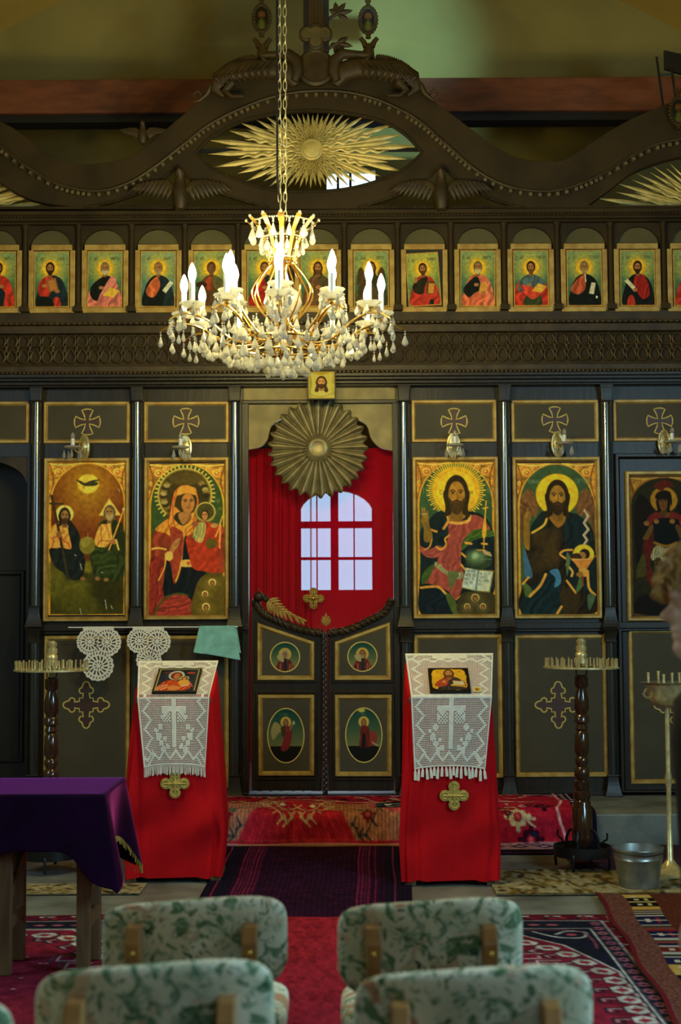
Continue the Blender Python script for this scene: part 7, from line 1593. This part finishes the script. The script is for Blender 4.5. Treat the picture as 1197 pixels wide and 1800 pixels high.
# ================================================================== CLOTHS ON THE ROD
Yr = -.17; a, b_ = at(120, 1103, Yr), at(418, 1102, Yr)
m = MB(); m.tube([tuple(a), tuple(b_)], .0045, 8); info(m.build('hanging_rod', M['white'], smooth=True), 'thin white rod across the front of the left lower panels', 'rod')
def doily(circles, hx, lab):
    X0, X1 = min(c[0] - c[2] for c in circles), max(c[0] + c[2] for c in circles); Y0, Y1 = 1101.5, max(c[1] + c[2] for c in circles); n = int((X1 - X0) * 2.6); m_ = int((Y1 - Y0) * 2.6)
    PX, PY = np.meshgrid(X0 + (np.arange(n) + .5) / n * (X1 - X0), Y0 + (np.arange(m_) + .5) / m_ * (Y1 - Y0)); mk_ = np.zeros(PX.shape, bool); hl = np.zeros(PX.shape, bool)
    for (cx, cy, r) in circles:
        d = np.hypot(PX - cx, PY - cy) / r; an = np.arctan2(PY - cy, PX - cx); mk_ |= d < 1 + .03 * np.cos(an * 16)
        hl |= (d > .36) & (d < .62) & (np.cos(an * 14 + d * 6) > .15); hl |= (d > .14) & (d < .26) & (np.cos(an * 8) > .2); hl |= (d > .74) & (d < .86) & (np.cos(an * 26) > .35)
    mk_ |= (PY < 1112) & (PX > circles[0][0] - 12) & (PX < circles[1][0] + 12); hl &= mk_; mk_ &= ~hl
    a0, a1 = at(X0, Y0, Yr - .008), at(X1, Y1, Yr - .008)
    o = grid('crochet_doily', n, m_, lambda U, V: (a0.x + (a1.x - a0.x) * U, Yr - .008 - .006 * np.sin(U * 9) * V - .01 * V, a0.z + (a1.z - a0.z) * V + 0 * U), mat=M['ivory'], mask=mk_, thick=.0015); return info(o, lab, 'doily', 'crochet doilies on the rod')
doily([(158, 1128, 23), (188, 1129, 25), (173, 1170, 27)], 0, 'ivory crochet doily of three rosettes hanging at the left end of the rod')
doily([(245, 1126, 22), (276, 1128, 24), (262, 1160, 22)], 0, 'ivory crochet doily hanging from the rod behind the top of the left lectern')
a0 = at(350, 1101, Yr)
def fn(U, V):
    px0 = 351 + (U * 62) + V * (U - .3) * 14 - 6 * V * (U < .2); py0 = 1100 + V * (46 + 14 * U) ; k_ = (10.2 + Yr) / FPX
    X = at(382, 1101, Yr).x + (px0 - 382) * k_; Z = at(382, 1101, Yr).z - (py0 - 1101) * k_; return X, Yr - .010 - .010 * np.sin(U * 7 + 1) * V - .012 * V, Z
M['mint'] = pm('mint_terry', (.24, .56, .50), .95, var=.25, scale=14, sheen=.3, bump=.4, bscale=250)
o = grid('mint_towel', 40, 40, fn, mat=M['mint'], thick=.005); info(o, 'mint green towel hanging at the right end of the white rod', 'towel')
ob = grid('back_fold', 40, 30, lambda U, V: (fn(U, V * .8)[0] + .01, Yr + .012 + .004 * np.sin(U * 6), fn(U, V * .8)[2]), mat=M['mint'], parent=o, thick=.004)

# ================================================================== PURPLE COVERED TABLE
TX0, TX1, TY0, TY1, TZ = -1.56, -1.0, -4.2, -3.64, .765
tb = empty('small_table', ((TX0 + TX1) / 2, (TY0 + TY1) / 2, 0.014), 'brown wooden four-legged stand under the purple velvet cloth', 'table')
m = MB(); m.box(TX0 + .01, TX1 - .01, TY0 + .01, TY1 - .01, TZ - .025, TZ); m.build('table_top', M['oldwood'], tb, bevel=.004)
lxs = (at(8, 1600, -4.13).x, at(146.5, 1600, -4.13).x); lys = (-4.12, -3.86)
for j, lx_ in enumerate(lxs):
    for y in lys:
        m = MB(); m.box(lx_ - .028, lx_ + .028, y - .02, y + .02, .014, TZ - .025); m.build('leg', M['oldwood'], tb, bevel=.003)
    m = MB(); m.box(lx_ + .004, lx_ + .026, lys[0] + .02, lys[1] - .02, .20, .255); m.build('stretcher', M['oldwood'], tb, bevel=.002)
    m = MB(); m.beam((lx_ + .015, lys[0] + .02, .33), (lx_ + .015, lys[1] - .02, .47), .018, .035); m.build('brace', M['oldwood'], tb)
for y in lys: m = MB(); m.box(lxs[0], lxs[1], y - .01, y + .01, TZ - .10, TZ - .025); m.build('apron', M['oldwood'], tb)
M['velvet'] = pm('purple_velvet', (.014, .002, .018), .8, var=.3, scale=7, sheen=1.0, bump=.1, spec=.05)
M['velvet'].node_tree.nodes['Principled BSDF'].inputs['Sheen Tint'].default_value = (.85, .12, .95, 1)
M['velvet'].node_tree.nodes['Principled BSDF'].inputs['Sheen Roughness'].default_value = .22
cen = ((TX0 + TX1) / 2, (TY0 + TY1) / 2); hw, hd = (TX1 - TX0) / 2 + .006, (TY1 - TY0) / 2 + .006
def fn(U, V):
    U = np.asarray(U) % 1.0; q_ = U * 4; i_ = np.floor(q_).astype(int) % 4; f = q_ - np.floor(q_)
    ux = np.choose(i_, [1 + 0 * f, 1 - 2 * f, -1 + 0 * f, -1 + 2 * f]); uy = np.choose(i_, [-1 + 2 * f, 1 + 0 * f, 1 - 2 * f, -1 + 0 * f])
    dc = np.minimum(f, 1 - f); cor = np.exp(-(dc / .17) ** 2); c5 = np.exp(-(dc / .07) ** 2); ang = i_ * PI / 2 + np.where(f < .5, -1, 1) * PI / 4 * c5
    cap = .45; t = np.clip(V / cap, 0, 1); g = np.clip((V - cap) / (1 - cap), 0, 1)
    drop = .225 + .17 * cor; fl_ = (.004 + .085 * cor * g + .010 * g * np.sin(q_ * 7 + 1))
    return cen[0] + ux * hw * t + np.cos(ang) * fl_ * (g > 0), cen[1] + uy * hd * t + np.sin(ang) * fl_ * (g > 0), TZ + .006 - drop * g * (1 - .04 * np.sin(q_ * 5) * g)
info(grid('velvet_cloth', 240, 60, fn, mat=M['velvet'], thick=.004), 'purple velvet cloth with hanging corners covering the small table', 'cloth')
cl_ = [o for o in COL.objects if o.name.startswith('velvet_cloth')][0]
m = MB(); rn = random.Random(9)
for j in range(150):
    u = np.array([[.02 + .46 * j / 149]]); x, y, z = (float(q_[0, 0]) for q_ in fn(u, np.array([[1.0]]))); ln = rn.uniform(.022, .034); m.tube([(x, y, z + .002), (x + rn.uniform(-.004, .004), y, z - ln)], .0018, 5)
f_ = m.build('gold_fringe', M['gilt2'], cl_); f_['kind'] = 'stuff'
# ================================================================== CHAIRS
def fabric():
    m = bpy.data.materials.new('floral_upholstery'); m.use_nodes = True; nt = m.node_tree; b = nt.nodes['Principled BSDF']
    b.inputs['Roughness'].default_value = .9; b.inputs['Specular IOR Level'].default_value = .1
    tc = nd(nt, 'ShaderNodeTexCoord'); oi = nd(nt, 'ShaderNodeObjectInfo'); ad = nd(nt, 'ShaderNodeVectorMath', operation='ADD'); nt.links.new(tc.outputs['Object'], ad.inputs[0]); sc = nd(nt, 'ShaderNodeVectorMath', operation='SCALE'); sc.inputs['Scale'].default_value = 1.7
    cb = nd(nt, 'ShaderNodeCombineXYZ'); nt.links.new(oi.outputs['Random'], cb.inputs[0]); nt.links.new(oi.outputs['Random'], cb.inputs[2]); nt.links.new(cb.outputs[0], sc.inputs[0]); nt.links.new(sc.outputs[0], ad.inputs[1])
    def noise(scale, dist, seed):
        mp = nd(nt, 'ShaderNodeMapping'); mp.inputs['Location'].default_value = (seed, seed * 1.7, seed * .3); nt.links.new(ad.outputs[0], mp.inputs[0])
        n = nd(nt, 'ShaderNodeTexNoise'); n.inputs['Scale'].default_value = scale; n.inputs['Detail'].default_value = 1.5; n.inputs['Distortion'].default_value = dist; nt.links.new(mp.outputs[0], n.inputs['Vector']); return n
    def thr(n, a, b_):
        r = nd(nt, 'ShaderNodeMapRange'); r.inputs['From Min'].default_value = a; r.inputs['From Max'].default_value = b_; nt.links.new(n.outputs[0], r.inputs['Value']); return r
    def mix(prev, col, fac):
        x = nd(nt, 'ShaderNodeMix', data_type='RGBA'); nt.links.new(fac.outputs[0], x.inputs[0])
        if isinstance(prev, tuple): x.inputs[6].default_value = (*prev, 1)
        else: nt.links.new(prev, x.inputs[6])
        x.inputs[7].default_value = (*col, 1); return x.outputs[2]
    o = mix((.80, .76, .60), (.60, .60, .44), thr(noise(7, .3, 3), .45, .62))
    o = mix(o, (.15, .25, .14), thr(noise(17, 1.6, 9), .555, .60)); o = mix(o, (.32, .42, .30), thr(noise(24, 2.2, 21), .575, .62))
    o = mix(o, (.50, .27, .16), thr(noise(10, .8, 33), .64, .68)); o = mix(o, (.62, .48, .34), thr(noise(15, 1.2, 47), .65, .69)); o = mix(o, (.05, .10, .05), thr(noise(28, 2.4, 55), .66, .69))
    nt.links.new(o, b.inputs['Base Color']); n = noise(420, 0, 1); bp = nd(nt, 'ShaderNodeBump'); bp.inputs['Strength'].default_value = .3; bp.inputs['Distance'].default_value = .002; nt.links.new(n.outputs[0], bp.inputs['Height']); nt.links.new(bp.outputs[0], b.inputs['Normal']); return m
M['fabric'] = fabric()
def pad(name, w_, h_, t_, fnpos, parent, e=.34):
    def fn(U, V):
        a = U * 2 * PI; p_ = (V - .5) * PI; c_, s_ = np.cos(a), np.sin(a); cp_, sp_ = np.cos(p_), np.sin(p_)
        x = np.sign(c_) * np.abs(c_) ** e * np.abs(cp_) ** .30 * w_ / 2; z = np.sign(s_) * np.abs(s_) ** e * np.abs(cp_) ** .30 * h_ / 2; y = np.sign(sp_) * np.abs(sp_) ** .55 * t_ / 2
        return fnpos(x, y, z)
    return grid(name, 96, 24, fn, mat=M['fabric'], parent=parent, local=True)
def chair():
    r = empty('chair', (0, 0, 0), None, 'chair', 'upholstered chairs in rows'); W = .472
    pad('backrest', W, .245, .052, lambda x, y, z: (x * (1 + .10 * np.clip(z / .11, -1, 1) * 0 - .10 * np.clip((-z - .05) / .06, 0, 1)), -.20 + y + .55 * x * x - .16 * z,   .680 + z + .012 * np.sin(x * 7 + .6)), r)
    pad('seat', W - .01, .42, .075, lambda x, y, z: (x, .06 + z, .455 + y), r, e=.4)
    for s_ in (-1, 1):
        x = s_ * .145
        m = MB(); vs = []
        P_ = [((.0), -.215), (.40, -.235), (.56, -.235), (.66, -.262), (.715, -.270), (.752, -.250)]
        for z, y in P_: dd = .045 if z < .6 else (.05 if z < .76 else .008); vs += [(x - .018, y - dd / 2, z), (x + .018, y - dd / 2, z), (x + .018, y + dd / 2 + .018, z), (x - .018, y + dd / 2 + .018, z)]
        fs = [(j * 4 + k, j * 4 + (k + 1) % 4, j * 4 + 4 + (k + 1) % 4, j * 4 + 4 + k) for j in range(len(P_) - 1) for k in range(4)] + [(3, 2, 1, 0), tuple(len(vs) - 4 + q for q in range(4))]
        m.add(vs, fs); lg = m.build('rear_post', M['chairwood'], r, local=True, bevel=.004)
        m = MB(); m.sphere((x, -.292, .69), .009, 10, 6, (1, .5, 1)); m.build('screw_plug', M['gold'], lg, smooth=True, local=True)
        m = MB(); m.lathe([(.014, 0), (.02, .42)], (s_ * .19, .24, 0), 4); m.build('front_leg', M['chairwood'], r, local=True, bevel=.003)
        m = MB(); m.box(s_ * .16 - .01, s_ * .16 + .01, -.21, .24, .37, .42); m.build('side_rail', M['chairwood'], r, local=True)
    for y in (-.22, .24): m = MB(); m.box(-.17, .17, y - .01, y + .01, .37, .42); m.build('cross_rail', M['chairwood'], r, local=True)
    return r
chairs = [(339, 1584, 3.66, .01, 'floral chair nearest the purple table, back seen just in front of the left lectern'), (758, 1586, 3.66, -.012, 'floral chair below the right lectern, in the farther row'), (266, 1698, 2.84, .02, 'pale floral chair in the nearest row, left of the aisle'), (836, 1706, 2.84, -.02, 'floral chair in the nearest row, right of the aisle'), (-215, 1768, 2.58, .0, 'floral chair at the bottom left corner, only its rounded corner in view')]
ch0 = None
for (px, py, d, rz, lab) in chairs:
    Y = -10.2 + d; p = at(px, py, Y); o = chair() if ch0 is None else copy_tree(ch0); ch0 = ch0 or o
    o.location = (p.x, Y + .21, .016); s_ = (p.z - .016) / .803; o.scale = (1, 1, s_); o.rotation_euler = (0, 0, rz); o['label'] = lab
# ================================================================== PERSON at the right edge
M['skin'] = pm('skin', (.78, .47, .34), .5, var=.12, scale=18, bump=.08, spec=.35)
M['hair'] = pm('curly_blond_hair', (.62, .38, .12), .5, var=.45, scale=30, stretch=(1, 1, 1))
M['black'] = pm('black_coat_cloth', (.010, .010, .012), .9, var=.3, scale=10, spec=.15, bump=.2)
def skin_mesh(vs, es, rs, sub=2):
    me = bpy.data.meshes.new('s'); me.from_pydata(vs, es, []); me.update(); o = bpy.data.objects.new('s', me); COL.objects.link(o)
    o.modifiers.new('skin', 'SKIN'); sv = me.skin_vertices[0].data if len(me.skin_vertices) else None
    if sv is None:
        bm = bmesh.new(); bm.from_mesh(me); bm.verts.layers.skin.verify(); bm.to_mesh(me); bm.free(); sv = me.skin_vertices[0].data
    for i, r in enumerate(rs): sv[i].radius = (r, r) if not isinstance(r, tuple) else r; sv[i].use_root = (i == 0)
    sb = o.modifiers.new('sub', 'SUBSURF'); sb.levels = sub; sb.render_levels = sub
    dg = bpy.context.evaluated_depsgraph_get(); out = bpy.data.meshes.new_from_object(o.evaluated_get(dg)); bpy.data.objects.remove(o)
    out.polygons.foreach_set('use_smooth', [True] * len(out.polygons)); return out
Yp = -6.98; kp = (Yp + 10.2) / FPX
nose = at(1158, 1100, Yp); chin = at(1178, 1152, Yp); HX = nose.x + .122; HZ = chin.z; PXc = HX + .055
per = empty('person', (PXc, Yp, .014), 'person with curly blond hair in a dark coat, standing in profile at the right edge', 'person')
fz = [(-.16, .045), (-.09, .048), (-.03, .056), (-.012, .070), (.0, .083), (.014, .091), (.028, .087), (.034, .085), (.042, .093), (.049, .089), (.056, .095), (.068, .091), (.10, .090), (.118, .089), (.132, .098), (.15, .097), (.175, .088), (.20, .066), (.215, .040), (.226, .0)]
bz = [(-.16, .085), (-.09, .075), (-.03, .072), (.02, .082), (.06, .098), (.10, .106), (.15, .104), (.185, .084), (.21, .050), (.226, .0)]
wz = [(-.16, .062), (-.09, .056), (-.03, .056), (.0, .046), (.02, .052), (.05, .063), (.09, .072), (.14, .075), (.18, .066), (.205, .046), (.226, .0)]
it = lambda T, z: np.interp(z, [a for a, _ in T], [b for _, b in T])
def headf(U, V):
    z = -.16 + .386 * V; a = U * 2 * PI; c_, s_ = np.cos(a), np.sin(a); w_ = it(wz, z); s = w_ * s_
    f = np.where(c_ > 0, it(fz, z) * np.sign(c_) * np.abs(c_) ** .75, it(bz, z) * np.sign(c_) * np.abs(c_) ** .85); fr_ = np.clip(c_, 0, 1)
    n = np.interp(z, [.070, .076, .084, .094, .112, .126], [0, .016, .034, .026, .010, 0]); f = f + n * np.exp(-(s / (.010 + .006 * (z < .088))) ** 2) * fr_
    for sg in (-1, 1): f = f - .009 * np.exp(-((s - sg * .030) / .015) ** 2 - ((z - .116) / .011) ** 2) * fr_
    f = f - .004 * np.exp(-((z - .049) / .0035) ** 2 - (s / .022) ** 2) * fr_
    return HX - f, Yp + s, HZ + z
hd = grid('h', 120, 150, headf); hm = hd.data; hm.transform(Matrix.Translation(hd.location)); bpy.data.objects.remove(hd)
B = lambda x, y, z: (PXc + x, Yp + y, z)
vs = [B(0, 0, .98), B(.0, 0, 1.12), B(-.015, 0, 1.26), B(-.005, 0, 1.37), B(-.01, 0, 1.43), B(-.04, 0, 1.50)]; rs = [(.105, .15), (.105, .135), (.105, .150), (.08, .12), .055, .052]; es = [(0, 1), (1, 2), (2, 3), (3, 4), (4, 5)]
def chain(start, pts, r):
    pr = start
    for p_, rr in zip(pts, r): vs.append(p_); rs.append(rr); es.append((pr, len(vs) - 1)); pr = len(vs) - 1
    return pr
for s_ in (-1, 1):
    h = chain(3, [B(.01, s_ * .13, 1.37), B(.01, s_ * .185, 1.34), B(.03, s_ * .215, 1.10), B(-.01, s_ * .22, .90), B(-.03, s_ * .215, .84), B(-.045, s_ * .21, .79)], [.06, .052, .042, .030, .026, (.022, .036)])
    chain(0, [B(0, s_ * .095, .88), B(-.01, s_ * .10, .50), B(.02, s_ * .10, .28), B(.02, s_ * .10, .10), B(-.03, s_ * .10, .055), B(-.13, s_ * .105, .045)], [.088, .058, .055, .036, .034, .026])
bodym = skin_mesh(vs, es, rs)
parts_ = [bodym, hm]
for s_ in (-1, 1):
    fv = []; fe = []; fr_ = []
    for j, (dx, ln) in enumerate(((-.028, .070), (-.010, .082), (.008, .078), (.025, .062))):
        b0 = B(-.048 + dx, s_ * .208, .80); i0 = len(fv); fv += [b0, B(-.052 + dx, s_ * .204, .765), B(-.056 + dx, s_ * .194, .765 - ln * .55), B(-.054 + dx, s_ * .178, .765 - ln)]; fr_ += [.0105, .0095, .0085, .007]; fe += [(i0, i0 + 1), (i0 + 1, i0 + 2), (i0 + 2, i0 + 3)]
        parts_.append(skin_mesh(fv, fe, fr_, 1)); fv, fe, fr_ = [], [], []
    parts_.append(skin_mesh([B(-.05, s_ * .20, .83), B(-.082, s_ * .195, .80), B(-.096, s_ * .188, .765), B(-.094, s_ * .18, .735)], [(0, 1), (1, 2), (2, 3)], [.012, .0115, .010, .008], 1))
bm = bmesh.new()
for me in parts_: bm.from_mesh(me)
jm = bpy.data.meshes.new('body'); bm.to_mesh(jm); bm.free()
body = baked(jm, [('REMESH', dict(mode='VOXEL', voxel_size=.0045, use_smooth_shade=True))])
put('body', body, M['skin'], per)
m = MB(); m.sphere((HX - .066, Yp - .031, HZ + .115), .0115, 12, 8); m.sphere((HX - .066, Yp + .031, HZ + .115), .0115, 12, 8); m.build('eyes', M['white'], per, smooth=True)
for s_ in (-1, 1): m = MB(); m.sphere((HX + .006, Yp + s_ * .075, HZ + .085), 1, 12, 8, (.018, .008, .032)); m.build('ear', M['skin'], per, smooth=True)
# hair: cap of overlapping curls
rn = random.Random(12); m = MB()
m.sphere((HX + .022, Yp, HZ + .150), 1, 20, 14, (.100, .086, .092))
for j in range(420):
    th = rn.uniform(0, 2 * PI); ph = rn.uniform(-.55, 1.5); d = Vector((math.cos(th) * math.cos(ph), math.sin(th) * math.cos(ph), math.sin(ph)))
    if d.x < -.45 and d.z < -.12: continue
    c0 = Vector((HX + .012 + d.x * (.112 if d.x < 0 else .10), Yp + d.y * .090, HZ + .155 + d.z * .100)); t1 = d.cross(Vector((rn.uniform(-1, 1), rn.uniform(-1, 1), rn.uniform(-1, 1)))).normalized(); t2 = d.cross(t1); R_c = rn.uniform(.013, .026); pts = []
    for q in range(9): a = q * .8; pts.append(c0 + d * (.004 + .0028 * q) + (t1 * math.cos(a) + t2 * math.sin(a)) * R_c * (1 - q * .04) + Vector((-.0015 * q if d.x < 0 else .001 * q, 0, -.001 * q)))
    m.tube(pts, [.0028, .0045, .005, .005, .005, .005, .0045, .004, .0015], 5)
m.build('hair', M['hair'], per, smooth=True)
# coat, trousers, shoes
m = MB(); vsx = []; L_ = [(.78, .118, .17, -.012), (.86, .118, .172, -.012), (.98, .116, .166, -.020), (1.12, .118, .158, -.024), (1.24, .120, .178, -.028), (1.33, .114, .196, -.026), (1.385, .086, .15, .0), (1.42, .064, .08, .006), (1.44, .058, .066, .0)]; n_ = 32
for z_, rx_, ry_, ox in L_:
    for k_ in range(n_): a = 2 * PI * k_ / n_; vsx.append(B(ox + rx_ * math.cos(a), ry_ * math.sin(a), z_))
m.add(vsx, [(i_ * n_ + k_, i_ * n_ + (k_ + 1) % n_, (i_ + 1) * n_ + (k_ + 1) % n_, (i_ + 1) * n_ + k_) for i_ in range(len(L_) - 1) for k_ in range(n_)]); ct = m.build('coat', M['black'], per, smooth=True, ang=80)
for s_ in (-1, 1): m = MB(); m.tube(cat([B(.0, s_ * .12, 1.36), B(.01, s_ * .185, 1.335), B(.025, s_ * .215, 1.20), B(.03, s_ * .222, 1.08), B(-.002, s_ * .224, .95), B(-.012, s_ * .222, .86)], 4), [.070] * 4 + [.064] * 4 + [.056] * 4 + [.052] * 4 + [.046] * 5, 16); m.build('sleeve', M['black'], ct, smooth=True, ang=80)
m = MB()
for s_ in (-1, 1): m.tube([B(.01, s_ * .075, .86), B(.0, s_ * .09, .70), B(-.005, s_ * .10, .50), B(.015, s_ * .10, .28), B(.02, s_ * .10, .07)], [.088, .084, .072, .062, .058], 16)
m.lathe([(.10, .84), (.104, .92), (.10, .98)], B(.01, 0, 0), 24, M4=Matrix.Diagonal((1, 1.55, 1, 1))); m.build('trousers', M['black'], per, smooth=True, ang=80)
for s_ in (-1, 1): put('shoe', skin_mesh([B(.04, s_ * .10, .06), B(-.04, s_ * .10, .062), B(-.14, s_ * .105, .05)], [(0, 1), (1, 2)], [.046, .044, .036]), M['black'], per)
